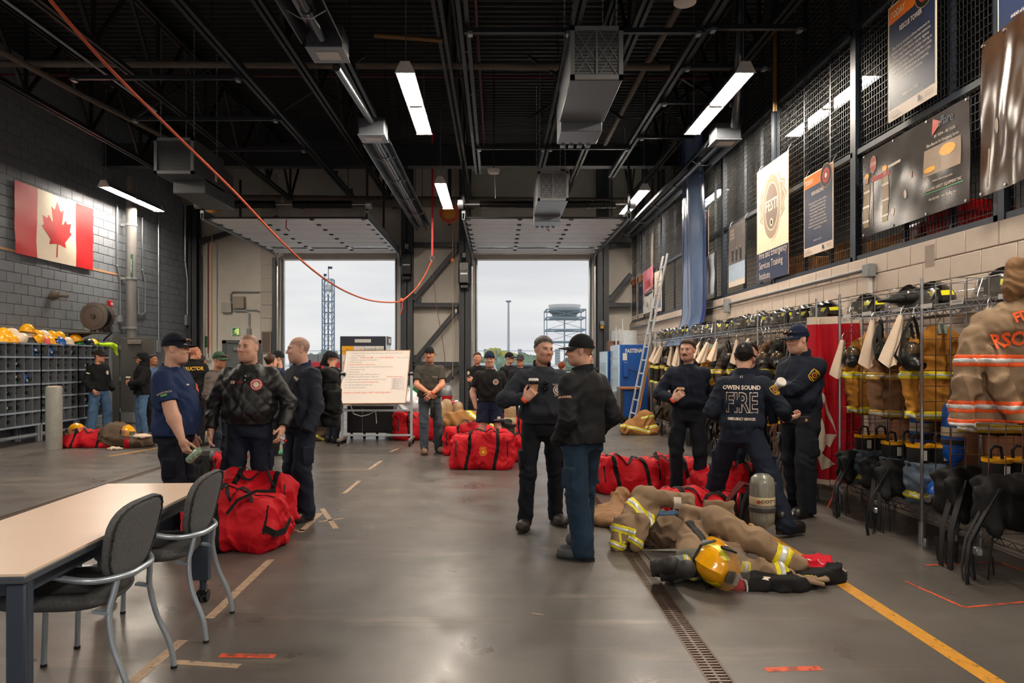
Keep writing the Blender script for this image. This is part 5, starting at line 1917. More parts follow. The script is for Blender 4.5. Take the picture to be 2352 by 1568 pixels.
while y < 15.6 and i < 17:
 k = KIN[i]
 src,tr = {'gold': (cA,trA),'brown': (cB,trB)}.get(k,(cD,trD))
 mats = {'shell': mOlvC} if k == 'olive' else ({'trim_band': mLimeB} if k == 'black' else None)
 dup(src,'%s turnout coat on the far rack, %s' % ('dark olive' if k == 'olive' else k,places[i]),(3.7 + random.uniform(-.04,.04),y,1.8 + random.uniform(-.03,.02)),(0,0,random.uniform(-.2,.2)),
  scale=(1,1,random.uniform(.95,1.03)),tree=tr,mats=mats)
 sec_bays.append(y)
 y += .462
 i += 1
# near khaki coat with orange bands, hung outside the rack
t = thing('turnout_coat','khaki turnout coat with orange bands and name lettering','coat',(3.38,4.62,1.86),-.12,'turnout coats on the racks')
def kf0(P):
 w = .2 + .08 * np.clip(-P[2] / .8,0,1)
 d = rb([P[0] * (.24 / w),P[1],P[2]],(.03,0,-.4),(.26,.09,.37),.075)
 d = sm(d,rc(P,(-.12,0,-.1),(.2,0,-.06),.09,.09),.08)
 a = sm(rc(P,(-.2,-.02,-.18),(-.29,-.08,-.5),.09,.08),rc(P,(-.29,-.08,-.5),(-.33,-.09,-.8),.08,.07),.04)
 d = sm(d,np.maximum(a,-(P[2] + .84)),.02)
 a = sm(rc(P,(-.14,-.1,-.3),(-.12,-.14,-.48),.07,.07),rc(P,(-.12,-.14,-.48),(-.02,-.16,-.72),.07,.06),.03)
 d = sm(d,np.maximum(a,-(P[2] + .73)),.02)
 d = np.maximum(d,-(P[2] + .76 - .25 * np.clip(P[0] + .0,0,.3)))
 d = np.maximum(d,-(P[2] + .84))
 d = sm(d,rc(P,(-.0,-.0,.0),(.15,0,.03),.07,.07),.05)
 return d
def kf(P):
 return kf0(P) + crease(P,15,.014,4,(1.3,1,.5)) + crease(P,26,.009,2,(.5,.6,1)) + wr(P,24,.003,6)
lo,hi = (-.5,-.32,-.9),(.42,.2,.14)
blob('shell',kf,lo,hi,.012,mKhaC,t)
bands(kf,lo,hi,.012,(-.34,-.64,-.76),.085,.004,t,mOrB,'trim_band',lambda P: np.where(P[2] > -.5,-1,P[0] + .0) if False else (P[0] - np.where(P[2] > -.5,1.0,.03)))
bands(kf,lo,hi,.012,(-.34,-.64,-.76),.038,.007,t,mSilv,'reflective_band',lambda P: P[0] - np.where(P[2] > -.5,1.0,.03))
me = stick(text_mesh('RSON',.125,bold=.004),frame((.0,-.3,-.2),(1,0,.12),(0,0,1)),kf0,.0,.018)
ob('name_lettering',me,mOrB,t)
me = stick(text_mesh('FD',.085,bold=.003),frame((.03,-.3,-.05),(1,0,.3),(0,0,1)),kf0,.0,.018)
ob('name_lettering',me,mOrB,t)
# ---- flash hoods, masks
mHood = C('cream_knit',(222,200,178),var=.06)
def hood_proto():
 t = thing('flash_hood','x','hood',group='cream flash hoods')
 def fn(u,v):
  w_ = .025 + .115 * v ** .75
  return ((u - .5) * w_ - .05 * v,-.045 * math.sin(PI * u) * (.4 + .6 * v) + .016 * math.sin(u * 11 + v * 2) * v,-v * (.34 + .03 * math.sin(u * 5) + .05 * u) + .01)
 MB().sheet(fn,18,18,.006).build('cloth',mHood,t,60)
 MB().sheet(lambda u,v: Vector(fn(.1 + u * .7,v * .85)) + Vector((.03,.035,-.01)),14,14,.006).build('cloth_fold',mHood,t,60)
 MB().tube([(0,0,-.02),(0,0,.05),(.02,0,.08)],.005,6).build('hook',mChrome,t)
 return t
hd = hood_proto()
hdt = tree_of(hd)
hd['label'] = 'pale knit flash hood hanging beside the first mask'
hd.location = (3.44,6.93,1.72)
def mask_proto():
 t = thing('breathing_mask','x','mask',group='hanging breathing masks')
 def fn(P):
  d = el(P,(0,-.02,-.3),(.085,.065,.11))
  d = sm(d,el(P,(0,-.085,-.36),(.045,.045,.045)),.03)
  return d
 blob('face_piece',fn,(-.13,-.16,-.46),(.13,.09,-.15),.008,M('mask_rubber',(18,18,19),rough=.4),t)
 MB().ell((0,-.048,-.272),(.071,.036,.072),16,10).build('lens',M('mask_lens',(84,66,46),rough=.06,var=0,coat=.8),t)
 MB().cyl((0,-.115,-.36),(0,-.14,-.37),.03,n=14).build('regulator_port',mBlackPl,t)
 for s in (-1,1):
  MB().strap([(s * .07,-.03,-.25),(s * .062,.0,-.15),(s * .03,0,-.05),(0,0,.0)],.032,.004,(0,1,0)).build('strap',mBlackRub,t)
  MB().strap([(s * .08,-.03,-.36),(s * .105,.02,-.3),(s * .06,.04,-.18),(0,.02,-.05)],.026,.004,(0,1,0)).build('strap',mBlackRub,t)
 MB().tube([(0,0,-.01),(0,0,.06),(.03,0,.09)],.006,6).build('hook',mChrome,t)
 return t
mk = mask_proto()
mkt = tree_of(mk)
mk['label'] = 'black breathing mask hanging nearest the red flag'
mk.location = (3.5,6.86,1.86)
mk.rotation_euler = (0,0,-.5)
dup(mk,'black breathing mask hanging by the faded brown coat',(3.52,6.38,1.9),(0,0,.9),tree=mkt,scale=1.05)
dup(hd,'long cream flash hood beside the faded brown coat',(3.46,6.42,1.88),(0,0,.2),tree=hdt,scale=(1.1,1,1.15))
dup(mk,'black breathing mask facing out in front of the gold coat',(3.53,5.9,1.9),(0,.1,.15),tree=mkt,scale=1.15)
dup(hd,'long cream flash hood beside the mask facing out',(3.45,5.95,1.9),(0,.15,.1),tree=hdt,scale=(1.1,1,1.2))
dup(hd,'wide white flash hood beside the khaki coat',(3.45,4.88,1.88),(0,-.05,.1),tree=hdt,scale=(1.25,1.1,1.2))
dup(mk,'black breathing mask on the black coat near the khaki one',(3.5,5.05,1.86),(0,0,-.3),tree=mkt,scale=1.1)
for j,y in enumerate(sec_bays):
 if j in (4,5,7,8,9,10,12,13,15,16):
  dup(hd,'cream flash hood on the far rack, ' + places[j],(3.47,y - .1,1.82),(0,random.uniform(-.1,.25),random.uniform(-.4,.4)),tree=hdt,scale=(1.1,1,random.uniform(.8,1.15)))
 if j in (0,1,2,3,6,9,11,14):
  dup(mk,'black breathing mask on the far rack, ' + places[j],(3.48,y - .15,1.84),(0,0,random.uniform(-.6,.6)),tree=mkt)
# ---- helmets on the racks
fh['label'] = 'black fire helmet on the rack end by the red flag'
fh.location = (3.72,6.95,2.035)
fh.rotation_euler = (0,0,-PI / 2 + .1)
fh.scale = (1.12,) * 3
dup(fh,'black fire helmet with tall dome on the middle of the near racks',(3.78,6.0,2.035),(0,0,-PI / 2 - .05),scale=1.2,tree=fhtree)
dup(fh,'black fire helmet lying visor first beside another one',(3.66,6.15,2.035),(0,0,-PI / 2 + .3),scale=1.1,tree=fhtree)
hy = dup(fh,'black fire helmet tagged AYLA nearest the picture edge',(3.76,5.12,2.035),(0,0,-PI / 2),scale=1.25,tree=fhtree)
lettering('AYLA',frame((.0,-.173,.007),(1,0,0),(0,0,1)),.022,mPBlk,hy)
for j in range(17):
 y = 7.85 + j * .462 + random.uniform(-.06,.06)
 dup(fh,'black fire helmet on the far rack, ' + places[j],(3.72 + random.uniform(-.06,.06),y,2.035 + random.uniform(0,.02)),(random.uniform(-.08,.08),random.uniform(-.1,.1),-PI / 2 + random.uniform(-.5,.5)),scale=random.uniform(1.08,1.2),tree=fhtree)
t = thing('gloves','black gloves with white stripes on the rack beside helmets','gloves',(3.62,5.98,2.01))
def gf(P):
 d = rc(P,(-.05,0,.05),(.12,-.05,.06),.045,.05)
 d = sm(d,rc(P,(-.2,.05,.04),(-.05,0,.05),.03,.045),.03)
 for k in range(3):
  d = sm(d,rc(P,(-.2,.02 + k * .025,.035),(-.29,.03 + k * .03,.03),.016,.014),.01)
 return d
blob('leather',gf,(-.36,-.16,-.02),(.22,.18,.14),.011,C('black_leather',(26,25,24),rough=.6),t)
MB().strap([(.07,-.1,.04),(.06,-.08,.12),(.08,.02,.13)],.012,.003,(1,0,0)).build('stripe',mWhitePl,t)
t = thing('gloves','brown leather gloves hanging off the near rack corner','gloves',(3.45,4.62,2.05))
blob('leather',lambda P: sm(rc(P,(0,0,.1),(-.03,-.02,-.05),.06,.07),rc(P,(-.03,-.02,-.05),(-.05,-.02,-.14),.05,.025),.04) + wr(P,30,.006,1),(-.18,-.16,-.22),(.14,.14,.22),.011,C('brown_leather',(120,88,58),rough=.7),t)
# ---- hanging flag between the racks
fl2 = thing('hanging_flag','red flag with white leaf hanging in the gap between racks','flag',(3.42,7.62,0))
def hf(u,v,o=0):
 d = .03 * math.sin(u * 17 + v * 3) + .018 * math.sin(u * 31 - v * 5)
 return Vector((.42 * u + .02 * math.sin(v * 4),-.35 * u + d - o,.2 + 1.78 * v))
MB().sheet(lambda u,v: hf(u,v),34,30,.002).build('red_field',C('deep_flag_red',(186,14,34),rough=.6,var=.1),fl2)
MB().sheet(lambda u,v: hf(.92 + .09 * u,v,.003),4,30,.002).build('white_hem',mFlagW,fl2)
MB().sheet(lambda u,v: hf(u,.965 + .045 * v,.003),30,3,.002).build('white_hem',mFlagW,fl2)
MB().sheet(lambda u,v: hf(u,-.005 + .03 * v,.003),30,3,.002).build('white_hem',mFlagW,fl2)
for (ua,va),(ub,vb),(uc,vc) in (((.0,.62),(.5,.3),(.28,.52)),((.0,.62),(.3,.24),(.12,.2)),((.05,.3),(.36,.22),(.5,.3)),((.1,.2),(.5,.12),(.2,.08)),((.0,.3),(.3,.24),(.0,.1))):
 MB().sheet(lambda s,q: hf((ua + (ub - ua) * s) * (1 - q) + uc * q,(va + (vb - va) * s) * (1 - q) + vc * q,.004),10,10).build('leaf_point',mFlagW,fl2)
# ---- bunker boots with trousers, packs, cylinders on the lower shelf
def boots_proto(mat_name,mat,h=.014):
 t = thing('bunker_boots','x','boots',group='bunker boots with trousers')
 def fn(P):
  d = None
  for s in (-1,1):
   e = rc(P,(s * .085,0,.06),(s * .08,0,.27),.1,.11)
   d = e if d is None else sm(d,e,.04)
  d = sm(d,el(P,(-.02,-.1,.2),(.16,.08,.08)),.06)
  d = np.maximum(d,P[2] - .34)
  return np.maximum(d,-P[2] - .0) + wr(P,17,.012,3,(.6,.6,1.6)) + wr(P,35,.004,1)
 blob('trousers',fn,(-.28,-.26,-.03),(.28,.2,.42),h,mat,t)
 bands(fn,(-.28,-.26,-.03),(.28,.2,.42),h,(.08,),.06,.004,t,mLimeB,'trim_band')
 bands(fn,(-.28,-.26,-.03),(.28,.2,.42),h,(.08,),.025,.007,t,mSilv,'reflective_band')
 for s in (-1,1):
  MB().lathe([(.07,.28),(.083,.3),(.085,.47)],18,Matrix.Translation((s * .085,0,0))).build('boot_shaft',mBlackRub,t)
  MB().lathe([(.086,.455),(.092,.46),(.092,.485),(.078,.487),(.074,.47)],18,Matrix.Translation((s * .085,0,0))).build('boot_rim',mYellowPl,t)
  MB().tube([(s * .085 - .045,0,.47),(s * .085 - .05,0,.54),(s * .085 - .02,0,.57),(s * .085 + .03,0,.56),(s * .085 + .045,0,.47)],.011,8).build('pull_loop',mBlackRub,t)
  MB().bx(s * .085 - .02,s * .085 + .02,-.093,-.086,.36,.44).build('size_label',mWhitePl,t)
 return t
bb = boots_proto('grey',C('grey_denim',(92,106,122),var=.15))
bbt = tree_of(bb)
bb['label'] = 'boots inside grey trousers on the shelf by the red flag'
bb.location = (3.72,6.88,.31)
dup(bb,'boots inside grey trousers below the faded brown coat',(3.72,6.42,.3),.2,tree=bbt)
dup(bb,'boots inside grey trousers below the coat with its back showing',(3.72,5.98,.3),-.1,tree=bbt,scale=1.05)
dup(bb,'upright black boots with yellow rims on the near shelf',(3.76,5.12,.3),.1,tree=bbt,mats={'trousers': C('charcoal_cloth',(52,54,56))},scale=1.05)
dup(bb,'boots with charcoal trousers at the picture edge',(3.74,4.62,.3),.3,tree=bbt,mats={'trousers': _M['charcoal_cloth']})
for j,y in enumerate(sec_bays):
 dup(bb,'boots in trousers on the far lower shelf, ' + places[j],(3.72 + random.uniform(-.04,.04),y,.3),random.uniform(-.4,.4),tree=bbt,scale=(1,1,random.uniform(.8,1.05)),
  mats={'trousers': random.choice([_M['charcoal_cloth'],mBrnC,mOlvC,C('grey_denim',())])})
def pack_proto():
 t = thing('harness_pack','x','harness',group='harness packs on the racks')
 def fn(P):
  d = rb(P,(0,0,.16),(.13,.09,.15),.06)
  d = sm(d,rc(P,(-.12,-.08,.22),(-.1,-.13,.05),.05,.045),.04)
  return d + wr(P,15,.012,5)
 blob('back_pad',fn,(-.26,-.26,-.03),(.24,.2,.42),.014,C('black_nylon',(28,28,29),rough=.7),t)
 r = random.Random(4)
 for k in range(5):
  x = -.16 + r.uniform(-.05,.16)
  y = -.12 + r.uniform(-.06,.1)
  e = -r.uniform(.25,.55)
  pts = [(x + .1,y + .05,.25),(x,y,.1),(x - .07,y - .03,-.02),(x - .1,y - .05,e * .5),(x - .07,y - .02,e),(x - .02,y + .04,e * .8),(x - .03,y + .06,e * .3)]
  MB().strap(pts,.045 if k % 2 else .03,.005,(.3,1,.2)).build('strap',mBlackRub if k % 2 else C('black_webbing',(34,34,35)),t)
 MB().bx(-.2,-.17,-.17,-.12,-.1,-.06,.005).build('buckle',mGalv,t)
 return t
hp2 = pack_proto()
hpt = tree_of(hp2)
hp2['label'] = 'black harness pack with straps hanging by the red flag'
hp2.location = (3.55,6.95,.32)
dup(hp2,'black harness pack with straps below the faded brown coat',(3.56,6.55,.31),.5,tree=hpt)
dup(hp2,'black harness pack with padded straps below the gold coat',(3.55,6.2,.3),-.3,tree=hpt,scale=(1,1,1.1))
dup(hp2,'large black harness pack near the lying blue cylinder',(3.58,5.4,.31),.2,tree=hpt,scale=1.25)
dup(hp2,'dark harness pack leaning on the near boots',(3.6,4.95,.31),-.2,tree=hpt,scale=1.3)
for j,y in enumerate(sec_bays):
 dup(hp2,'black harness pack on the far lower shelf, ' + places[j],(3.54 + random.uniform(-.03,.04),y - .18,.31 + (.25 if j % 3 == 1 else 0)),random.uniform(-.6,.6),tree=hpt,scale=random.uniform(.8,1.0),
  mats={'back_pad': random.choice([C('black_nylon',()),C('dark_tan_nylon',(72,58,44))])})
def cyl_proto(label,mat,strap=True):
 t = thing('air_bottle',label,'cylinder',group='large air bottles')
 MB().lathe([(.0,0),(.03,.0),(.032,.03),(.05,.05),(.085,.09),(.09,.14),(.09,.46),(.08,.52),(.05,.555),(0,.565)],22).build('bottle',mat,t)
 MB().cyl((0,0,-.08),(0,0,.01),.024,n=12).build('valve',M('valve_metal',(130,128,122),rough=.35,metal=.7),t)
 MB().cyl((0,0,-.05),(-.08,0,-.05),.018,n=10).cyl((-.08,0,-.05),(-.12,0,-.05),.034,n=12).build('hand_wheel',mBlackRub,t)
 MB().lathe([(.0915,.27),(.0925,.275),(.0925,.34),(.0915,.345)],22).build('label_band',M('bottle_label',(190,176,150),rough=.5),t)
 if strap:
  MB().lathe([(.092,.2),(.096,.205),(.096,.24),(.092,.245)],22).build('cradle_strap',mBlackRub,t)
 return t
cb = cyl_proto('blue air bottle standing valve down beside the gold coat',mBlueB)
cbt = tree_of(cb)
cb.location = (3.86,5.88,.62)
dup(cb,'blue air bottle half hidden behind the faded coat',(3.84,6.3,.62),.4,tree=cbt)
lie = dup(cb,'blue air bottle lying on the near lower shelf',(3.52,5.62,.43),tree=cbt,scale=1.05)
lie.rotation_euler = Vector((.72,.5,.2)).to_track_quat('Z','Y').to_euler()
tag(MB().strap([(3.48,7.02,.4),(3.42,7.03,.3),(3.4,7.04,.15),(3.34,7.03,.04)],.02,.004,(0,1,0)).build('red_strap',M('red_webbing',(196,58,36),rough=.7)),'thin red webbing strap dangling to the floor by the flag','strap')
t = thing('belt_strap','thin dark belt strap with metal buckle dangling from shelf','strap',(3.47,5.62,0))
MB().strap([(0,0,.32),(-.01,0,.2),(-.01,0,.08)],.018,.004,(0,1,0)).build('webbing',mBlackRub,t)
MB().bx(-.02,.0,-.018,.018,.02,.09,.004).build('buckle',mGalv,t)
for px in ():
 pass
# ------------------------------------------------------------------ table and chairs
mLam = M('cream_laminate',(232,206,184),rough=.3,var=.03,scale=3)
mEdge = M('slate_edge',(70,76,84),rough=.45,var=.06)
mSlate = M('slate_steel',(62,72,86),rough=.4,metal=.3,var=.05)
mSilvT = M('silver_tube',(168,180,192),rough=.3,metal=.6,var=.06)
t = thing('training_table','long cream topped training table with slate legs','table',(-1.735,2.56,0),.045)
MB().bx(-.66,0,0,1.92,.728,.738).build('table_top',mLam,t)
MB().bx(-.665,.004,-.004,1.925,.70,.7285,.004).build('top_edge',mEdge,t)
MB().bx(-.6,-.04,.06,.1,.64,.70).bx(-.6,-.04,1.82,1.86,.64,.70).build('end_rail',mSlate,t)
MB().bx(-.1,-.06,.06,1.86,.63,.7).bx(-.6,-.56,.06,1.86,.63,.7).build('side_rail',mSlate,t)
for (x,y) in ((-.04,.04),(-.62,.04),(-.04,1.86),(-.62,1.86)):
 if y < 1:
  MB().bx(x - .035,x + .035,y - .03,y + .03,.1,.7,.006).bx(x - .02,x + .036,y - .012,y + .012,.1,.7).build('leg',mSlate,t)
 else:
  MB().prism([(-.05,-.03),(.05,-.03),(.058,.0),(.05,.03),(-.05,.03)],.14,.7,Matrix.Translation((x - .01,y,0))).build('leg',mSlate,t)
 MB().cyl((x,y,.07),(x,y,.18),.022,n=12).build('leg_stem',mSlate,t)
 c = MB()
 for s in (-.02,.02):
  c.cyl((x + s - .012,y,.036),(x + s + .012,y,.036),.036,n=18)
 c.bx(x - .03,x + .03,y - .03,y + .02,.04,.075,.008)
 c.bx(x - .06,x - .02,y - .02,y + .01,.03,.045,.004)
 c.build('caster',mBlackPl,t)
mFab = C('speckled_grey_fabric',(92,93,95),var=.45,scale=160,bump=.3,bscale=300)
def chair_proto(label):
 t = thing('arm_chair',label,'chair',group='grey armchairs at the table')
 def seat(P):
  x,y,z = P[0] + .02,P[1],P[2]
  r = ((np.abs(x) / .25) ** 3.2 + (np.abs(y) / .255) ** 3.2) ** (1 / 3.2)
  zc = .455 - .25 * np.clip(-x - .12,0,1) ** 2 * 2 + .02 * (y / .25) ** 2
  return smax((r - 1) * .22,np.abs(z - zc) - .036,.05)
 blob('seat',seat,(-.31,-.3,.36),(.28,.3,.54),.012,mFab,t)
 def back(P):
  z = P[2] - .71
  xc = .285 + .22 * z - .35 * P[1] ** 2
  r = ((np.abs(P[1]) / (.235 + .03 * np.clip(z,-.2,.2) / .2)) ** 3 + (np.abs(z) / .185) ** 3) ** (1 / 3)
  return smax((r - 1) * .17,np.abs(P[0] - xc) - .024,.035)
 bo = blob('backrest',back,(.15,-.3,.48),(.42,.3,.94),.011,mFab,t)
 def piping(P):
  z = P[2] - .71
  xc = .285 + .22 * z - .35 * P[1] ** 2
  r = ((np.abs(P[1]) / (.235 + .03 * np.clip(z,-.2,.2) / .2)) ** 3 + (np.abs(z) / .185) ** 3) ** (1 / 3)
  return np.sqrt(((r - .93) * .17) ** 2 + (P[0] - xc - .023) ** 2) - .006
 blob('piping',piping,(.15,-.3,.48),(.42,.3,.94),.009,C('dark_piping',(52,53,55)),bo)
 def smooth(pts,n=5):
  Pp = [Vector(p) for p in pts]
  out = []
  for i in range(len(Pp) - 1):
   p0,p1,p2,p3 = Pp[max(i - 1,0)],Pp[i],Pp[i + 1],Pp[min(i + 2,len(Pp) - 1)]
   for k in range(n):
    q = k / n
    out.append(.5 * ((2 * p1) + (p2 - p0) * q + (2 * p0 - 5 * p1 + 4 * p2 - p3) * q * q + (3 * p1 - p0 - 3 * p2 + p3) * q ** 3))
  return out + [Pp[-1]]
 hoop = [(-.23,-.265,.655),(-.12,-.285,.66),(.08,-.285,.61),(.22,-.24,.575),(.305,-.12,.565),(.32,0,.565),(.305,.12,.565),(.22,.24,.575),(.08,.285,.61),(-.12,.285,.66),(-.23,.265,.655)]
 MB().tube(smooth(hoop),.0145,10).build('arm_hoop',mSilvT,t)
 for s in (-1,1):
  MB().tube(smooth([(-.23,s * .265,.655),(-.265,s * .26,.63),(-.27,s * .26,.5),(-.285,s * .255,.012)]),.0135,10).build('leg',mSilvT,t)
  MB().tube(smooth([(.285,s * .155,.567),(.275,s * .17,.5),(.265,s * .19,.42),(.29,s * .205,.28),(.35,s * .215,.13),(.37,s * .22,.012)]),.0135,10).build('leg',mSilvT,t)
  for x,y in ((-.285,s * .255),(.37,s * .22)):
   MB().cyl((x,y,0),(x,y,.014),.0155,n=10).build('foot_cap',mBlackRub,t)
  MB().bar((-.27,s * .26,.43),(-.2,s * .22,.425),.03,.012).build('seat_bracket',mSilvT,t)
  MB().bar((.27,s * .19,.42),(.2,s * .19,.43),.03,.012).build('seat_bracket',mSilvT,t)
 return t
ch1 = chair_proto('nearer grey fabric armchair tucked under the table')
cht = tree_of(ch1)
ch1.location = (-1.96,3.22,0)
ch1.rotation_euler = (0,0,.03)
ch2 = dup(ch1,'farther grey fabric armchair beside the red bags',(-1.95,3.96,0),.06,tree=cht)
# ------------------------------------------------------------------ red duffel bags
mBagR = C('red_canvas',(192,13,30),rough=.65,var=.08,scale=5,bump=.2,bscale=400)
mWeb = C('black_web',(18,18,19),rough=.75)
mYelP = M('yellow_thread',(226,172,20),rough=.6)
def duffel(label,loc,rz,L=.85,W=.42,H=.42,seed=1.0,h=.014,emblem=None,lean=0,sag=.1,rad=.13,letters=None,strap_x=(-.22,.22),mat=None,big=1.0):
 t = thing('duffel_bag',label,'bag',loc,rz,'gear bags on the floor')
 def fn(P):
  s = 1 + sag * np.cos(P[0] / L * 5.2 + seed)
  z = P[2] / s
  taper = 1 - .22 * np.clip(z / H,0,1)
  d = rb([P[0] - lean * P[2],P[1] / taper,z],(0,0,H / 2 - .02),(L / 2,W / 2,H / 2 + .02),rad)
  d = d + wr(P,6.5 / big,.02 * big,seed,(1,1.2,1)) + crease(P,16,.013,seed + 4,(1.2,1,.7)) + crease(P,30,.006,seed + 2,(.8,1,1.1)) + wr(P,33,.002,seed + 1)
  ends = np.clip((np.abs(P[0]) - L * .38) / (L * .12),0,1)
  d = d + ends * wr(P,12,.012,seed + 7)
  return np.maximum(d,-P[2])
 lo,hi = (-L / 2 - .09,-W / 2 - .09,-.02),(L / 2 + .09,W / 2 + .09,H * (1 + sag) + .12)
 blob('canvas',fn,lo,hi,h,mat or mBagR,t)
 for sx in strap_x:
  f = lambda P: np.maximum(fn(P) - .005,np.abs(P[0] - sx * L - .03 * np.sin(P[2] * 7 + seed)) - .026)
  blob('strap',f,(sx * L - .1,lo[1],lo[2]),(sx * L + .1,hi[1],hi[2]),h * .8,mWeb,t)
 # carry handle lying over the top
 pts = []
 for k in range(13):
  u = k / 12
  x = strap_x[0] * L + ((strap_x[1] if len(strap_x) > 1 else .25) - strap_x[0]) * L * u
  pts.append((x,-W * .28 + .05 * math.sin(u * 9 + seed),0))
 arr = np.array(pts,np.float32)
 zz = np.full(13,H + .25,np.float32)
 for _ in range(60):
  v = fn([arr[:,0],arr[:,1],zz]) - .012
  zz = zz - np.clip(v * .7,-.02,.03)
 zz += .05 * np.sin(np.linspace(0,PI,13)) * (1 if seed % 2 < 1.2 else .3)
 MB().strap([(p[0],p[1],z) for p,z in zip(pts,zz)],.035,.005,(0,1,.3)).build('handle',mWeb,t)
 # zip line along the top and end seams
 zx = np.linspace(-L * .4,L * .4,17).astype(np.float32)
 z2 = np.full(17,H + .25,np.float32)
 yy = np.full(17,W * .02,np.float32)
 for _ in range(60):
  v = fn([zx,yy,z2]) - .002
  z2 = z2 - np.clip(v * .7,-.02,.03)
 MB().strap([(a,W * .02,b_) for a,b_ in zip(zx,z2)],.022,.004,(0,1,0)).build('zip',mBlackPl,t)
 for s in (-1,1):
  zs = np.linspace(H * .35,H * .8,7).astype(np.float32)
  xs_ = np.full(7,s * L * .4,np.float32)
  ys = np.full(7,-W / 2 - .2,np.float32)
  for _ in range(60):
   v = fn([xs_,ys,zs]) - .002
   ys = ys + np.clip(v * .7,-.02,.03)
  MB().strap([(s * L * .4,a,b_) for a,b_ in zip(ys,zs)],.018,.004,(1,0,0)).build('side_zip',mBlackPl,t)
 m = frame((0.02,-W / 2 - .2,H * .5),(1,0,0),(0,0,1))
 if emblem:
  for r0,r1 in ((.04,.05),(.018,.026)):
   ob('emblem_ring',stick(ring_mesh(r0,r1),m,fn,.0,.003),mYelP,t)
  me = text_mesh('FIRE DEPT',.026)
  for v in me.vertices:
   a = PI / 2 - v.co.x / .07
   r = .066 + v.co.y
   v.co = (r * math.cos(a),r * math.sin(a),0)
  ob('emblem_text',stick(me,m,fn,0,.003),mYelP,t)
  me = disc_mesh(1,4,.03,.03)
  ob('emblem_cross',stick(me,m,fn,0,.003),mYelP,t)
 if letters:
  tx,x,y,ang,sz = letters
  mm = frame((x,y,H + .3),(math.cos(ang),math.sin(ang),0),(-math.sin(ang),math.cos(ang),0))
  ob('bag_lettering',stick(text_mesh(tx,sz,bold=.002),mm,fn,0,.004),mPW,t)
 return t,fn
b1,f1 = duffel('large red bag with end handle, nearest the chairs',fl(575,1278) + Vector((-.22,.3,0)),-.06,.8,.52,.46,1.0,.0115,lean=.0,sag=.07,rad=.15,strap_x=(-.1,))
ob('shield_badge',stick(disc_mesh(2,16,.045,.03),frame((-.12,-.02,.7),(1,.1,0),(0,1,0)),f1,0,.004),mPW,b1)
m = frame((.7,-.12,.22),(0,1,0),(0,0,1))
MB().strap([(.34,-.27,.22),(.42,-.25,.17),(.445,-.1,.16),(.43,.06,.22)],.05,.006,(0,0,1)).build('end_handle',mWeb,b1)
MB().strap([(.05,-.29,.33),(.12,-.26,.43),(.24,-.18,.49),(.36,-.08,.47)],.024,.006,(0,0,1)).build('end_zip',mBlackPl,b1)
b2,f2 = duffel('red bag piled behind the nearest one with white lettering',fl(600,1240) + Vector((-.13,.28,0)),.08,.68,.48,.56,2.4,.0125,sag=.06,rad=.18,letters=('AVENGERS',.02,.02,.2,.075),strap_x=(-.18,.3))
duffel('red bag mostly hidden between the chairs and the pile',fl(505,1225) + Vector((0,.5,0)),.4,.7,.4,.34,3.1,.016)
b4,_ = duffel('upright red bag with zip beside the black hard case',fl(512,1118) + Vector((0,.2,0)),.1,.34,.34,.42,4.2,.014,rad=.09,strap_x=(-.1,))
duffel('large red bag with yellow crest in the middle of the floor',fl(1107,1080) + Vector((0,.28,0)),-.02,.9,.52,.5,5.1,.012,emblem=True,sag=.05)
duffel('red bag lying just behind the one with yellow crest',fl(1085,1052) + Vector((-.02,.42,0)),-.15,.95,.45,.47,6.3,.016)
duffel('deep red bag with square handle, behind the middle bags',fl(1068,1012) + Vector((.0,.1,0)),.1,.95,.5,.46,7.2,.016,mat=C('deep_red_canvas',(176,14,28),rough=.7))
duffel('red bag behind the whiteboard post and grey tee man',fl(962,1012) + Vector((.05,.3,0)),.05,1.15,.5,.5,8.5,.016,emblem=True)
duffel('small red bag behind the sweater man with the cup',fl(1178,1064) + Vector((.06,.3,0)),.3,.55,.45,.42,9.1,.015,emblem=None)
duffel('red bag far behind the man in shorts',(.25,13.9,0),.2,.8,.5,.5,2.9,.02)
duffel('red bag far back beside the standing cylinders',(-.55,14.3,0),-.2,.8,.5,.45,3.9,.02)
duffel('long red bag with yellow piping left in the right hand group',fl(1440,1137) + Vector((.05,.3,0)),.2,.85,.45,.4,1.7,.012,sag=.08)
b8,_ = duffel('red bag with yellow crest printed on its lid',fl(1545,1122) + Vector((.02,.15,0)),-.1,.72,.5,.36,2.0,.012,sag=.04,emblem=True)
duffel('red bag partly hidden by the striding man',fl(1680,1150) + Vector((0,.22,0)),.25,.8,.45,.36,6.0,.013)
duffel('open red bag under the grey breathing cylinder',fl(1640,1240) + Vector((.0,.38,0)),.12,.85,.42,.36,7.7,.012,sag=.12)
duffel('red bag on the floor beside the bollard',fl(185,1030) + Vector((0,.3,0)),.1,.95,.5,.26,5.6,.018,sag=.2)
# black hard case
t = thing('hard_case','black moulded hard case beside the upright red bag','case',fl(448,1118) + Vector((-.02,.25,0)),.08)
MB().bx(-.2,.2,-.2,.2,.02,.42,.05).build('shell',M('black_case',(34,33,32),rough=.45,bump=.1),t)
MB().bx(-.205,.205,-.205,.205,.3,.315).build('seam',mBlackPl,t)
for x in (-.12,-.06,0,.06):
 MB().bx(x - .008,x + .008,-.208,-.2,.1,.22,.004).build('rib',mBlackPl,t)
MB().bx(-.05,.05,-.22,-.2,.28,.34,.008).build('latch',mBlackPl,t)
for x in (-.16,.16):
 MB().cyl((x,-.1,.03),(x,-.06,.03),.03,n=12).build('wheel',mBlackRub,t)
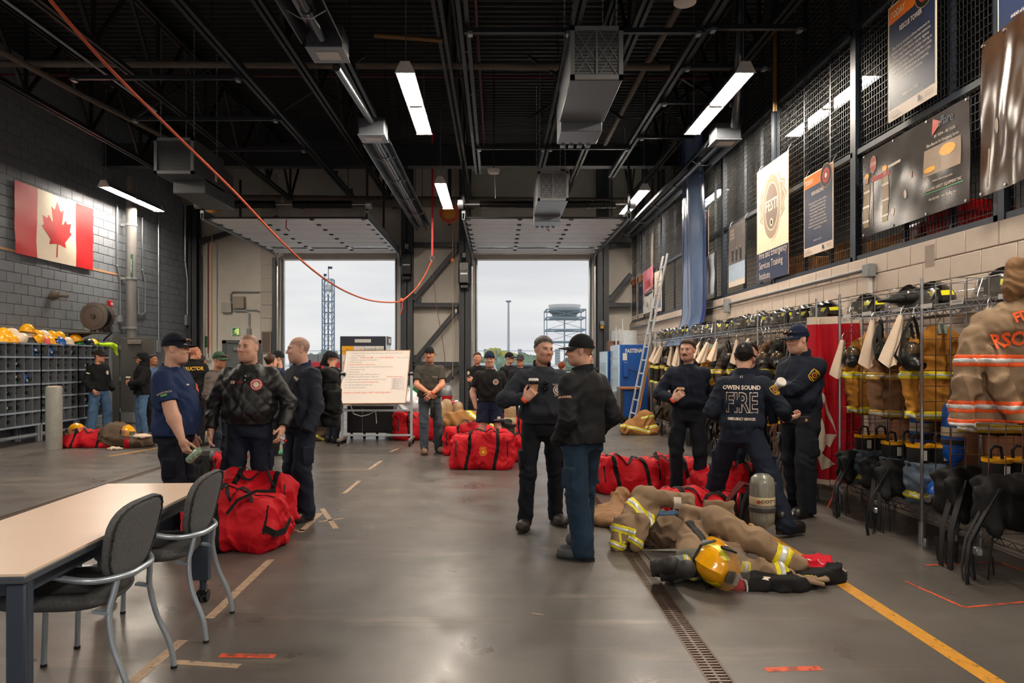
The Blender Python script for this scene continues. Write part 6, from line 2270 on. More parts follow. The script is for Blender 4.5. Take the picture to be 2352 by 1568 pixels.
# ------------------------------------------------------------------ heap of turnout gear on the right
def strip(fn,c,n,w,off,rad,mat,parent,name,h=.01):
 n = Vector(n).normalized()
 f = lambda P: np.maximum(np.maximum(fn(P) - off,np.abs((P[0] - c[0]) * n.x + (P[1] - c[1]) * n.y + (P[2] - c[2]) * n.z) - w / 2),
       np.sqrt((P[0] - c[0]) ** 2 + (P[1] - c[1]) ** 2 + (P[2] - c[2]) ** 2) - rad)
 r = rad + .02
 blob(name,f,(c[0] - r,c[1] - r,max(-.01,c[2] - r)),(c[0] + r,c[1] + r,c[2] + r),h,mat,parent)
def hivis(fn,c,n,rad,parent,w=.075,lime=None):
 strip(fn,c,n,w,.004,rad,lime or mLimeB,parent,'trim_band')
 strip(fn,c,n,w * .42,.008,rad * .99,mSilv,parent,'reflective_band')
o1 = fl(1500,1262)
t = thing('turnout_coat','khaki turnout coat heaped on the floor by the drain','coat',o1)
def g1(P):
 d = el(P,(.03,.3,.08),(.25,.24,.22))
 d = sm(d,rc(P,(.0,.32,.33),(-.22,.08,.16),.1,.105),.06)
 d = d + crease(P,19,.016,1,(1,.8,1))
 a = rc(P,(-.03,.32,.385),(.35,.2,.34),.088,.076) + crease(P,26,.009,3,(1,.6,.6))
 d = sm(d,a,.014)
 d = sm(d,rc(P,(-.2,.06,.2),(-.29,.0,.03),.085,.068),.014)
 d = sm(d,rc(P,(-.09,.02,.22),(-.14,-.05,.04),.068,.056),.012)
 d = np.maximum(d,P[0] - .38)
 return np.maximum(d + wr(P,9,.008,2.0) + crease(P,33,.007,4,(.7,1,1)),-P[2])
blob('shell',g1,(-.46,-.2,-.02),(.46,.66,.56),.0115,mKhaC,t)
hivis(g1,(-.12,.18,.33),(1,.2,.6),.16,t,.09)
hivis(g1,(-.0,.1,.24),(1,-.2,.25),.085,t,.07)
hivis(g1,(-.24,.03,.15),(.3,.25,1),.13,t,.07)
hivis(g1,(-.3,-.03,.045),(.4,.2,1),.11,t,.06)
hivis(g1,(-.14,-.05,.07),(.7,.3,1),.085,t,.06)
ob('name_lettering',stick(text_mesh('J.',.11,bold=.004),frame((-.26,-.3,.1),(1,0,.1),(-.1,0,1)),g1,0,.005),mLimeB,t)
ob('sleeve_patch',stick(rect_mesh(.06,.1),frame((.24,-.1,.34),(1,0,0),(0,0,1)),g1,0,.005),mPW,t)
t = thing('rolled_trousers','rolled khaki trousers with blue lining beside the heaped coat','trousers',o1 + Vector((.12,-.0,0)))
g2 = lambda P: np.maximum(sm(el(P,(.02,.04,.12),(.15,.14,.16)),rc(P,(.0,.1,.25),(.13,.12,.24),.05,.05),.05) + wr(P,14,.008,3) + crease(P,28,.016,1,(1,1,1)),-P[2])
blob('cloth',g2,(-.22,-.18,-.02),(.26,.28,.38),.0115,C('brown_khaki',(118,98,78)),t)
strip(g2,(.06,.1,.27),(0,.3,1),.05,.004,.13,C('blue_lining',(58,84,112)),t,'lining')
hivis(g2,(.1,-.06,.03),(.5,.1,1),.07,t,.045)
t = thing('turnout_trousers','light tan turnout cloth lying flat behind the dark trousers man','trousers',fl(1415,1215) + Vector((0,.3,0)))
g3 = lambda P: np.maximum(sm(el(P,(0,0,.04),(.26,.3,.1)),rc(P,(.05,.1,.1),(.15,.25,.2),.08,.09),.06) + wr(P,12,.012,1) + crease(P,22,.016,1,(1,1,1)),-P[2])
blob('cloth',g3,(-.34,-.36,-.02),(.34,.42,.34),.014,C('light_tan_cloth',(152,116,84)),t)
o2 = fl(1700,1345)
t = thing('turnout_coat','khaki turnout coat sprawled over the black and red jacket','coat',o2)
def g4(P):
 d = el(P,(-.08,.26,.08),(.22,.2,.17))
 d = sm(d,rc(P,(-.2,.4,.27),(-.27,.15,.12),.11,.13),.06)
 d = sm(d,rc(P,(.0,.18,.09),(.34,.03,.065),.1,.065),.03)
 d = d + crease(P,17,.016,2,(1,.8,1))
 a = rc(P,(-.07,.36,.36),(.2,.26,.23),.105,.092)
 a = sm(a,rc(P,(.2,.26,.23),(.45,.15,.09),.092,.074),.02)
 a = a + crease(P,26,.01,6,(1,.6,.5))
 d = sm(d,a,.012)
 d = sm(d,rb(P,(-.16,.44,.38),(.13,.05,.06),.03,((.9,.35,.2),(-.35,.93,0),(-.2,0,.97))),.03)
 d = sm(d,rb(P,(.0,.45,.42),(.11,.014,.07),.012,((.95,.3,0),(-.3,.95,0),(0,0,1))),.012)
 return np.maximum(d + wr(P,8,.008,3.3) + crease(P,31,.007,5,(.8,1,1)),-P[2])
blob('shell',g4,(-.48,-.12,-.02),(.6,.66,.58),.0115,mKhaC,t)
hivis(g4,(.36,.2,.14),(1,-.35,-.4),.13,t,.11)
hivis(g4,(.3,.04,.07),(1,-.2,.1),.095,t,.09)
hivis(g4,(.06,.03,.09),(.8,.3,-.4),.08,t,.06)
strip(g4,(-.2,.2,.25),(1,.3,.1),.06,.007,.2,mBlackRub,t,'black_strap')
ob('pocket',stick(rect_mesh(.2,.13),frame((-.24,-.3,.27),(1,.1,-.1),(.1,.3,1)),g4,0,.012),C('grey_pocket',(120,118,108)),t)
strip(g4,(.47,.15,.09),(1,-.35,-.4),.06,-.008,.12,C('grey_knit',(112,120,120)),t,'knit_cuff')
t = thing('work_glove','khaki work glove with yellow letters lying by the sleeve','glove',o2 + Vector((.44,-.02,0)))
def g5(P):
 d = rb(P,(0,0,.05),(.07,.05,.03),.025)
 for k in range(4):
  d = sm(d,rc(P,(.06,-.035 + k * .024,.055),(.14 - .012 * abs(k - 1.4),-.045 + k * .03,.06),.015,.013),.008)
 return sm(d,rc(P,(0,-.045,.05),(.07,-.09,.045),.017,.014),.01)
blob('leather',g5,(-.1,-.14,-.01),(.19,.1,.12),.008,mKhaC,t)
ob('yellow_letters',stick(text_mesh('SR',.07,bold=.003),frame((.02,0,.2),(1,.1,0),(0,1,0)),g5,0,.003),mLimeB,t)
t = thing('sport_jacket','black and red jacket lying flat under the khaki coat','jacket',o2)
def g6(P):
 d = rc(P,(.0,.0,.0),(.3,-.03,.02),.12,.1)
 d = sm(d,rc(P,(.3,-.03,.02),(.66,.14,.04),.1,.11),.08)
 d = sm(d,rc(P,(.5,.2,.04),(.66,.3,.06),.12,.1),.08)
 d = np.maximum(d,(P[2] - .085 - .06 * np.clip(P[0] - .35,0,1)))
 return np.maximum(d + wr(P,11,.01,5) + crease(P,22,.018,1,(1,1,1)),-P[2])
blob('black_cloth',g6,(-.2,-.22,-.02),(.86,.46,.22),.012,C('black_jersey',(22,21,22)),t)
strip(g6,(.64,.28,.08),(0,.5,1),.3,.005,.17,C('red_jersey',(190,18,40)),t,'red_yoke')
strip(g6,(-.06,-.04,.04),(1,0,0),.1,.005,.13,C('red_jersey',()),t,'red_panel')
strip(g6,(.68,.16,.1),(.3,1,.3),.014,.008,.16,mWhitePl,t,'white_piping')
strip(g6,(.0,-.06,.05),(1,.1,0),.012,.008,.13,mWhitePl,t,'white_piping')
strip(g6,(.58,.26,.1),(1,.3,0),.035,.009,.09,mWhitePl,t,'white_stripe')
ob('star_badge',stick(disc_mesh(1,5,.035,.03),frame((.14,-.08,.2),(1,0,0),(0,1,0)),g6,0,.004),mPW,t)
# yellow helmet on its side
yh = dup(fh,'bright yellow fire helmet tipped over against the khaki coat',o2 + Vector((-.15,-.0,.14)),tree=fhtree,scale=1.18,mats={'shell': M('yellow_helmet',(240,168,8),rough=.25,coat=.4),'ear_flap': mYelP})
yh.rotation_euler = (Matrix.Rotation(-.35,3,'Z') @ Matrix.Rotation(-1.25,3,'Y') @ Matrix.Rotation(.75,3,'X')).to_euler()
MB().strap([(-.125,-.02,.03),(-.08,.02,.11),(0,.05,.14),(.08,.06,.11),(.125,.05,.03)],.02,.004,(0,1,0)).build('goggle_strap',mBlackRub,yh)
def boot_fn(P):
 d = rb(P,(0,-.03,.045),(.05,.15,.045),.035)
 d = sm(d,rc(P,(0,.06,.08),(0,.08,.3),.055,.06),.05)
 return sm(d,el(P,(0,-.1,.06),(.05,.07,.055)),.03)
me_boot = np_mesh('boot',[surfnet(boot_fn,(-.1,-.24,-.03),(.1,.2,.4),.011)])
me_boot.materials.append(M('boot_rubber',(38,38,38),rough=.6,var=.15))
sole = MB()
for k in range(7):
 sole.bx(-.052,.052,-.19 + k * .045,-.165 + k * .045,-.008,.012,.004)
me_sole = sole.mesh('sole')
me_sole.materials.append(mBlackRub)
for dx,dy,rz_,lb in ((-.44,.06,1.9,'black rubber boot sole showing beside the yellow helmet'),(-.47,.15,1.75,'second black rubber boot behind the first by the helmet')):
 t = thing('rubber_boot',lb,'boot',o2 + Vector((dx,dy,.075)),0,'boots on the floor')
 t.rotation_euler = (Matrix.Rotation(rz_,3,'Z') @ Matrix.Rotation(-1.2,3,'Y')).to_euler()
 ob('upper',me_boot,None,t)
 ob('lug_sole',me_sole,None,t)
t = thing('grey_trousers','grey trouser legs pulled over the black boots','trousers',o2 + Vector((-.3,.12,0)))
g7 = lambda P: np.maximum(rc(P,(-.1,-.02,.08),(.12,.02,.14),.09,.12) + wr(P,12,.012,2),-P[2])
blob('cloth',g7,(-.26,-.2,-.02),(.3,.22,.32),.012,C('grey_lining',(124,130,132)),t)
hivis(g7,(-.02,-.05,.1),(1,-.2,.3),.13,t,.05)
# breathing set with grey cylinder
mCarbon = M('carbon_bottle',(134,132,120),rough=.3,var=.35,scale=60,stretch=(1,1,.15),coat=.3)
t = dup(cb,'grey breathing cylinder lettered SCOTT standing on its valve',fl(1757,1252) + Vector((0,.06,.1)),0,tree=cbt,scale=(1.12,1.12,.86),mats={'bottle': mCarbon,'label_band': M('cream_label',(214,196,156),rough=.5),'cradle_strap': M('grey_strap',(62,60,58),rough=.6)})
lettering('SCOTT',frame((.0,-.0945,.31),(1,0,0),(0,0,1)),.042,mPBlk,t,bold=.001)
MB().bx(-.075,-.055,-.096,-.093,.295,.325).build('logo_mark',mPRed,t)
t = thing('pack_frame','black pack frame and shoulder straps behind the grey cylinder','harness',fl(1712,1235) + Vector((.05,.12,0)))
MB().tube([(.1,0,.02),(.12,.02,.3),(.06,.05,.42),(-.06,.05,.42),(-.1,.02,.3),(-.06,0,.02)],.018,8).build('frame',mBlackPl,t)
MB().bx(-.06,.1,-.01,.02,.1,.36,.01).build('back_plate',mBlackPl,t)
MB().strap([(.05,.02,.42),(-.05,-.04,.46),(-.16,-.08,.36),(-.24,-.1,.2),(-.28,-.1,.08)],.06,.014,(0,1,.4)).build('shoulder_strap',C('red_black_pad',(92,34,34),var=.5,scale=20),t)
MB().strap([(.1,.02,.42),(.02,-.06,.44),(-.06,-.1,.3),(-.1,-.12,.1)],.055,.014,(0,1,.4)).build('shoulder_strap',mWeb,t)
t = thing('mask_bag','small yellow and orange regulator lying by the red bag','regulator',fl(1700,1225) + Vector((-.02,.05,0)))
blob('housing',lambda P: sm(el(P,(0,0,.07),(.05,.05,.045)),rc(P,(-.03,0,.1),(-.08,0,.14),.03,.025),.03),(-.14,-.1,0),(.1,.1,.2),.009,mYellowPl,t)
MB().cyl((.02,-.05,.07),(.02,-.07,.07),.03,n=12).build('port',mBlackPl,t)
def cup(label,loc,body,lid,h=.12,r=.042,band=None,rz=0):
 t = thing('paper_cup',label,'cup',loc,rz,'takeaway cups')
 MB().lathe([(r * .72,0),(r * .75,.004),(r,h)],20).build('cup_body',body,t)
 MB().lathe([(r * 1.03,h - .006),(r * 1.08,h),(r * 1.08,h + .008),(r * .95,h + .012),(r * .92,h + .018),(0,h + .016)],20).build('lid',lid,t)
 if band:
  MB().lathe([(r * .83,h * .32),(r * .93,h * .72),(r * .935,h * .72),(r * .84,h * .32)],20).build('sleeve_band',band,t)
 return t
mCupLid = M('cup_lid',(238,230,220),rough=.4,var=.02)
mKraft = M('kraft_card',(176,128,84),rough=.8)
cup('white lidded cup standing on the floor behind the black boot',fl(1814,1212) + Vector((0,.05,0)),M('navy_cup',(38,36,48),rough=.5),mCupLid,.12,.048)
cup('open orange cup on the floor beside the grey cylinder',fl(1714,1240) + Vector((0,.03,0)),mCupLid,M('orange_inside',(240,104,36),rough=.5),.1,.045,M('blue_print',(40,56,130),rough=.5))
tag(MB().tube([fl(1690,1255) + Vector((0,.1,.02)),fl(1730,1258) + Vector((0,.1,.03)),fl(1760,1262) + Vector((0,.08,.02))],.016,8).build('air_hose',M('orange_hose',(226,84,30),rough=.5)),'short orange hose on the floor under the grey cylinder','hose')
# far coat heap by the ladder
o3 = fl(1470,1000)
t = thing('turnout_coat','gold turnout coat heaped on the floor below the ladder','coat',o3 + Vector((0,.2,0)))
g8 = lambda P: np.maximum(sm(sm(rc(P,(.16,.1,.36),(-.25,-.02,.1),.15,.12),rc(P,(.2,.1,.3),(.3,.0,.08),.16,.12),.1),el(P,(.05,.1,.08),(.4,.25,.2)),.1) + wr(P,7,.016,1.5) + crease(P,17,.024,3,(1,1,1)),-P[2])
blob('shell',g8,(-.52,-.3,-.02),(.52,.45,.62),.016,C('gold_brown',(158,112,66)),t)
hivis(g8,(-.1,-.1,.14),(.25,.2,1),.33,t,.07)
hivis(g8,(.28,-.06,.17),(-.2,.2,1),.16,t,.07)
hivis(g8,(.2,.0,.36),(-.2,.2,1),.16,t,.06)
# left floor gear by the cubbies
t = thing('gear_bundle','brown turnout bundle with helmet on it, near the hooded person','bundle',fl(258,1030) + Vector((0,.3,0)))
g9 = lambda P: np.maximum(sm(el(P,(-.1,0,.2),(.28,.26,.24)),el(P,(.3,0,.1),(.3,.25,.14)),.08) + wr(P,8,.014,2) + crease(P,18,.022,3,(1,1,1)),-P[2])
blob('cloth',g9,(-.48,-.34,-.02),(.7,.34,.52),.018,C('dark_khaki',(96,80,66)),t)
strip(g9,(.2,-.2,.12),(1,0,0),.12,.006,.14,mBagR,t,'red_strap',.014)
blob('white_cloth',lambda P: el(P,(.42,-.1,.2),(.17,.14,.04)) + crease(P,24,.014,2,(1,1,1)),(.18,-.3,.1),(.66,.1,.3),.014,mHood,t)
h1 = dup(fh,'yellow fire helmet with red strip on the bundle by the hooded person',at(293,996,12.35),(.15,.1,.9),tree=fhtree,scale=1.15,mats={'shell': M('yellow_helmet',()),'reflective_trim': M('red_white_trim',(230,110,80),rough=.4),'ear_flap': M('yellow_helmet',())})
lettering('06',frame((0,-.158,.04),(1,0,0),(0,0,1)),.045,mPW,h1)
dup(fh,'yellow fire helmet with black band on the bag by the bollard',at(176,992,12.45),(.1,-.05,-.6),tree=fhtree,scale=1.12,mats={'shell': M('yellow_helmet',()),'reflective_trim': mRed,'ear_flap': M('yellow_helmet',())})
t = thing('gear_bundle','brown rolled coat on the red bag by the bollard','bundle',fl(165,1022) + Vector((-.02,.35,.07)))
blob('cloth',lambda P: rc(P,(-.08,0,.1),(.12,0,.08),.15,.12) + wr(P,12,.015,1),(-.3,-.2,-.1),(.32,.2,.32),.016,C('dark_khaki',()),t)
tag(blob('white_rag',lambda P: np.maximum(el(P,(0,0,.02),(.12,.05,.03)) + wr(P,30,.012,1),-P[2]),(-.2,-.1,-.01),(.2,.1,.08),.01,mHood),'small white rag on the floor before the brown bundle','rag').location = fl(265,1033)
# ------------------------------------------------------------------ whiteboard on its stand
t = thing('whiteboard_stand','white board with handwritten steps on a wheeled steel stand','whiteboard',(0,0,0))
Yb = 12.7
xl,xr = (786 - CX) * Yb / F,(945 - CX) * Yb / F
mStand = M('stand_grey',(190,198,204),rough=.35,metal=.3,var=.04)
for x in (xl,xr):
 MB().bx(x - .022,x + .022,Yb - .022,Yb + .022,.12,1.32,.004).build('post',mStand,t)
 MB().bx(x - .03,x + .03,Yb - .32,Yb + .32,.08,.13,.006).build('foot',M('foot_taupe',(120,108,98),rough=.5),t)
 for y in (-.28,.28):
  MB().cyl((x - .015,Yb + y,.04),(x + .015,Yb + y,.04),.04,n=16).bx(x - .02,x + .02,Yb + y - .02,Yb + y + .02,.04,.09).build('caster',mBlackPl,t)
 MB().cyl((x - .06,Yb,1.28),(x + .06,Yb,1.28),.03,n=12).build('pivot_knob',mBlackPl,t)
for z in (.62,.17):
 MB().bx(xl,xr,Yb - .018,Yb + .018,z - .018,z + .018,.004).build('cross_bar',mStand,t)
p0,p1 = at(778,926,12.38),at(931,925,12.38)
q0,q1 = at(800,806,13.05),at(947,803,13.05)
u = (p1 - p0).normalized()
v = (q0 - p0)
v = (v - u * v.dot(u))
bw_,bh_ = (p1 - p0).length,v.length
Fb = frame(p0,u,v)
MB().bx(0,bw_,0,bh_,-.02,0,mat=Fb).build('board',M('board_white',(232,222,214),rough=.2,var=.02),t)
m = MB()
for a in ((-.012,0,-.012,bh_ + .012),(bw_,bw_ + .012,-.012,bh_ + .012),(0,bw_,-.012,0),(0,bw_,bh_,bh_ + .012)):
 m.bx(a[0],a[1],a[2],a[3],-.025,.006,mat=Fb)
m.build('board_frame',M('frame_oak',(176,132,96),rough=.5),t)
mInk = M('black_ink',(140,134,130),rough=.6)
mInkR = M('red_ink',(222,112,82),rough=.6)
rows = [('1.  Firefighter identifies the need for emergency decon because they have',.955,0),('     been contaminated',.905,0),('3.  Remove helmet',.775,0),('5.  Loosen and remove SCBA in a CONTROLLED MOTION',.68,0),('6.  Loosen jacket / Open',.632,0),
  ('7.  Remove gloves',.584,0),('8.  Remove jacket, place behind up inside up',.538,0),('9.  Roll flash hood off and down SCBA hose',.49,0),('10.  Push pants down and step out of boots into jacket',.44,0),('11.  Remove facepiece',.39,0),
  ('12.  Ask the firefighter how they feel',.338,0),('13.  Send them to medical !!!',.285,0),('2.  Flowing',.862,0),('     injury and secondary contamination',.818,0)]
for tx,vv,_ in rows:
 lettering(tx,Fb @ frame((.06,vv * bh_,.002),(1,0,0),(0,1,0)),.041,mInk,t,'handwriting',align='LEFT',xs=.82)
for tx,x,vv,sz in (('HIGH VOLUME',.27,.862,.046),('LOW PRESSURE',.62,.862,.05),('4.  Remove backstraps / cut if necessary',.06,.728,.038),('( grab from behind mask )',.8,.49,.036),('( grab from behind mask )',.37,.39,.036),('* CLEAN TOUCHES CLEAN, DIRTY TOUCHES DIRTY *',.03,.19,.046)):
 lettering(tx,Fb @ frame((x,vv * bh_,.002),(1,0,0),(0,1,0)),sz,mInkR,t,'handwriting',align='LEFT',xs=.82,bold=.0006)
lettering('and',Fb @ frame((.55,.862 * bh_,.002),(1,0,0),(0,1,0)),.041,mInk,t,'handwriting',align='LEFT')
lettering('water to avoid',Fb @ frame((.95,.862 * bh_,.002),(1,0,0),(0,1,0)),.038,mInk,t,'handwriting',align='LEFT')
MB().bx(bw_ - .29,bw_ - .04,.24 * bh_,.47 * bh_,.001,.003,mat=Fb).build('paper_sheet',M('paper_grey',(214,204,200),rough=.7),t)
for k in range(13):
 MB().bx(bw_ - .26,bw_ - .1 - .05 * (k % 3),(.26 + k * .015) * bh_,(.264 + k * .015) * bh_,.003,.004,mat=Fb).build('print_line',mInk,t)
pts = [p0 + Vector((.2,0,0)),at(812,950,12.5),at(830,948,12.5) + Vector((0,0,-.06)),at(846,952,12.5),at(863,944,12.5),at(865,972,12.5)]
tag(MB().tube(pts,.008,6).build('tie_rope',M('white_rope',(196,190,180),rough=.8)),'thin pale rope looped over the whiteboard stand bar','rope')
# kiosk with framed papers, on black trunk
Yk = 14.2
t = thing('notice_kiosk','tall black framed notice kiosk behind the whiteboard','board',(0,0,0))
a,b_ = at(781,772,Yk),at(886,772,Yk)
z1 = a.z
mNavF = M('kiosk_frame',(44,46,58),rough=.4)
MB().bx(a.x,b_.x,Yk,Yk + .05,.5,z1,.006).build('panel',mNavF,t)
MB().bx(a.x + .04,b_.x - .04,Yk - .004,Yk,.55,z1 - .2).build('paper_field',M('kiosk_white',(220,218,214),rough=.5),t)
MB().bx(a.x + .3,b_.x - .3,Yk - .01,Yk,z1 - .13,z1 - .06,.004).build('title_plate',mWhitePl,t)
MB().bx(a.x + .05,a.x + .27,Yk - .008,Yk - .003,z1 - .37,z1 - .2).build('yellow_card',mYellowPl,t)
lettering('DAILY\nKEY FOCUS AREAS',frame((a.x + .16,Yk - .009,z1 - .29),(1,0,0),(0,0,1)),.03,mPBlk,t)
for tx,x,mt in (('TO DO',.4,mInkR),('IN PROGRESS',.62,M('blue_ink',(70,90,130),rough=.6)),('DONE',.83,M('olive_ink',(120,124,70),rough=.6))):
 lettering(tx,frame((a.x + x,Yk - .009,z1 - .27),(1,0,0),(0,0,1)),.045,mt,t)
for x in (.28,.5,.72):
 MB().bx(a.x + x - .004,a.x + x + .004,Yk - .007,Yk - .003,.9,z1 - .2).build('column_line',mInk,t)
MB().bx(b_.x,b_.x + .02,Yk,Yk + .55,.5,z1).build('side_panel',M('kiosk_side',(196,208,216),rough=.3),t)
MB().bx(b_.x + .02,b_.x + .03,Yk,Yk + .55,z1 - .17,z1).build('side_header',mNavF,t)
MB().bx(b_.x + .03,b_.x + .034,Yk + .2,Yk + .42,z1 - .13,z1 - .04).build('side_plate',mWhitePl,t)
for k in range(6):
 MB().bx(a.x + .06,a.x + .24,Yk - .007,Yk - .003,.95 + k * .1,1.01 + k * .1).build('note_card',M('note_grey',(170,168,172),rough=.7),t)
t = thing('black_cabinet','black wheeled cabinet behind the whiteboard','cabinet',(0,0,0))
Yq = 13.6
a,b_ = at(797,932,Yq),at(904,932,Yq)
MB().bx(a.x,b_.x,Yq,Yq + .5,.12,a.z,.01).build('body',M('black_cabinet',(20,19,19),rough=.4),t)
for s in range(2):
 xa = a.x + (b_.x - a.x) * (.0 if s == 0 else .34)
 xb = a.x + (b_.x - a.x) * (.33 if s == 0 else 1)
 MB().bx(xa + .01,xb - .005,Yq - .015,Yq,.14,a.z - .02,.004).build('door',M('black_cabinet',()),t)
MB().bx(a.x + (b_.x - a.x) * .332,a.x + (b_.x - a.x) * .338,Yq - .018,Yq,.14,a.z - .02).build('door_gap',mGrey,t)
for k in range(4):
 x = a.x + .08 + (b_.x - a.x - .16) * k / 3
 MB().cyl((x - .02,Yq + .06,.05),(x + .02,Yq + .06,.05),.05,n=14).bx(x - .02,x + .02,Yq + .03,Yq + .09,.08,.12).build('caster',mBlackPl if k != 3 else mGalv,t)
# plastic bagged boxes behind
t = thing('plastic_crate','clear plastic crate and white bag behind the whiteboard post','crate',at(928,1000,14.4) + Vector((0,0,-.0)))
t.location.z = 0
MB().bx(-.4,.35,0,.5,.02,.4,.03).build('crate',M('clear_plastic',(190,196,200),rough=.3,var=.1),t)
MB().bx(-.38,.0,-.01,.0,.1,.28).build('green_label',M('green_print',(120,176,130),rough=.6),t)
blob('white_bag',lambda P: el(P,(0,.25,.62),(.42,.25,.28)) + wr(P,9,.05,2),(-.55,-.1,.3),(.6,.6,1.05),.03,M('white_poly',(222,226,230),rough=.35),t)
t = thing('green_bin','green bin seen between the whiteboard and grey tee man','bin',(at(958,900,15.4).x,15.4,0))
MB().lathe([(.2,0),(.26,.8),(.28,.82),(.28,.95),(.1,1.0),(0,1.0)],18).build('drum',M('green_bin',(22,120,66),rough=.5),t)
MB().bx(-.02,.24,-.3,-.26,.0,.6).build('cream_panel',mHood,t)
# hydrant
t = thing('fire_hydrant','red fire hydrant with silver caps by the steel column','hydrant',(at(1026,900,16.6).x,16.6,0))
mHyd = M('hydrant_red',(186,22,34),rough=.35)
MB().lathe([(.17,0),(.17,.04),(.12,.06),(.12,.62),(.15,.64),(.15,.7)],20).build('barrel',mHyd,t)
MB().lathe([(.15,.7),(.15,.8),(.13,.88),(.1,.94),(.04,.96),(.04,1.0),(0,1.0)],20).build('bonnet',M('hydrant_silver',(150,154,158),rough=.35,metal=.6),t)
for s in (-1,1):
 MB().cyl((s * .1,0,.52),(s * .22,0,.52),.06,n=14).build('nozzle',mHyd,t)
 MB().cyl((s * .2,0,.52),(s * .27,0,.52),.085,n=14).build('nozzle_cap',_M['hydrant_silver'],t)
MB().cyl((-.02,-.1,.5),(-.02,-.22,.5),.1,n=16).build('nozzle_cap',_M['hydrant_silver'],t)
# standing cylinders among the far bags
mTanB = M('tan_bottle',(168,138,102),rough=.35,var=.2,scale=20)
for lb,px,Y,sc in (('tan air cylinder standing beside the grey tee man',1012,12.6,1.15),('tan air cylinder standing behind the first one',1026,13.0,1.2),('tan air cylinder standing behind the deep red bag',1052,13.1,1.1),('tan air cylinder leaning behind the small red bag',1172,12.2,1.15)):
 x = (px - CX) * Y / F
 o = dup(cb,lb,(x,Y,.14),.3,tree=cbt,scale=sc,mats={'bottle': mTanB,'label_band': M('cream_label',())})
t = thing('turnout_coat','tan turnout coat lying over the bags behind the man in shorts','coat',(at(1070,1000,12.4).x,12.4,.3))
g10 = lambda P: el(P,(0,0,.15),(.45,.25,.2)) + wr(P,8,.03,3)
blob('shell',g10,(-.6,-.4,-.1),(.6,.4,.5),.022,C('gold_brown',()),t)
hivis(g10,(.22,-.15,.2),(.7,0,1),.25,t,.07)
t = thing('turnout_coat','black and yellow turnout coat crumpled behind bare legs','coat',(at(1150,1000,11.9).x,11.9,0))
g11 = lambda P: np.maximum(el(P,(0,0,.25),(.25,.2,.3)) + wr(P,10,.03,2),-P[2])
blob('shell',g11,(-.4,-.35,-.02),(.4,.35,.65),.02,mBlkC,t)
hivis(g11,(-.05,-.1,.35),(.7,0,1),.25,t,.08)
hivis(g11,(-.05,-.1,.12),(.5,0,1),.25,t,.08)
t = thing('turnout_coat','dark crumpled coat with lime trim left of the whiteboard','coat',(at(738,1003,13.4).x,13.4,0))
blob('shell',lambda P: np.maximum(g11([P[0] * .8,P[1],P[2] * 1.1]),-P[2]),(-.5,-.35,-.02),(.5,.35,.65),.02,C('dark_khaki',()),t)
hivis(lambda P: np.maximum(g11([P[0] * .8,P[1],P[2] * 1.1]),-P[2]),(-.1,-.1,.12),(.5,0,1),.22,t,.06)
t = thing('grey_crate','pale grey crate beside the standing cylinders','crate',(at(1030,900,15.2).x - .38,15.2,0))
MB().bx(-.2,.2,0,.3,0,.7,.02).build('body',M('pale_crate',(196,204,206),rough=.5),t)
MB().bx(-.21,.21,-.01,.31,.64,.72,.01).build('lid',_M['pale_crate'],t)
# ------------------------------------------------------------------ vending lockers, desk, ladder on the right back
mVB = M('vend_blue',(14,74,150),rough=.4,var=.05)
mVG = M('vend_glass',(176,206,224),rough=.15,var=.08)
def vending(label,px0,px1,pxs,top,Y,depth,logo,lx):
 """blue side facing the camera, glazed front facing -x"""
 a = at(px0,top,Y)
 xb = (px1 - CX) * Y / F
 t = thing('vending_machine',label,'vending machine',(0,0,0))
 MB().bx(a.x,xb,Y,Y + depth,.06,a.z,.01).build('cabinet',mVB,t)
 MB().bx(a.x - .05,a.x,Y + .01,Y + depth,.08,a.z - .01,.005).build('glazed_front',mVG,t)
 for k in range(6):
  z = .3 + (a.z - .4) * k / 6
  MB().bx(a.x - .054,a.x - .05,Y + .04,Y + depth - .04,z - .015,z + .015).build('shelf_edge',mWhitePl,t)
 for sx in (.05,xb - a.x - .05):
  MB().cyl((a.x + sx,Y + .06,0),(a.x + sx,Y + .06,.07),.02).build('foot',mBlackPl,t)
 lettering(logo,frame((lx,Y - .002,a.z - .17),(1,0,.02),(.15,0,1)),.19,mWhitePl,t,align='LEFT',bold=.006,xs=.8)
 return t
v1 = vending('blue vending machine lettered FASTENAL beside the ladder',1424,1488,0,791,17.6,1.2,'FASTENAL',at(1436,800,17.6).x)
for o in v1.children:
 if o.name.startswith('lettering'):
  o.data.transform(Matrix.Translation((at(1436,806,17.6).x,17.6,at(1436,806,17.6).z)) @ Matrix.Diagonal((.68,1,.72,1)) @ Matrix.Translation((-at(1436,800,17.6).x,-17.6,-(at(1424,791,17.6).z - .17))))
p = at(1431,820,17.6)
MB().bx(p.x - .01,p.x + .1,17.58,17.6,p.z - .08,p.z + .1).build('notice',mWhitePl,v1)
MB().bx(p.x,p.x + .12,17.5,17.6,p.z - .5,p.z - .12,.01).build('card_reader',mVB,v1)
MB().tube([(p.x + .12,17.55,p.z - .3),(p.x + .4,17.55,p.z - .38),(p.x + .5,17.55,p.z - .42)],.012,6).build('hose',mBlackRub,v1)
v2 = vending('second blue vending machine behind the first',1396,1426,0,806,18.9,1.2,'F',at(1406,860,18.9).x)
for o in v2.children:
 if o.name.startswith('lettering'):
  o.data.transform(Matrix.Translation((0,0,-.55)))
t = thing('parts_carton','brown printed carton standing on the second vending machine','box',at(1406,806,19.1))
MB().bx(-.12,.25,0,.3,0,.28,.005).build('carton',M('brown_carton',(112,82,66),rough=.8),t)
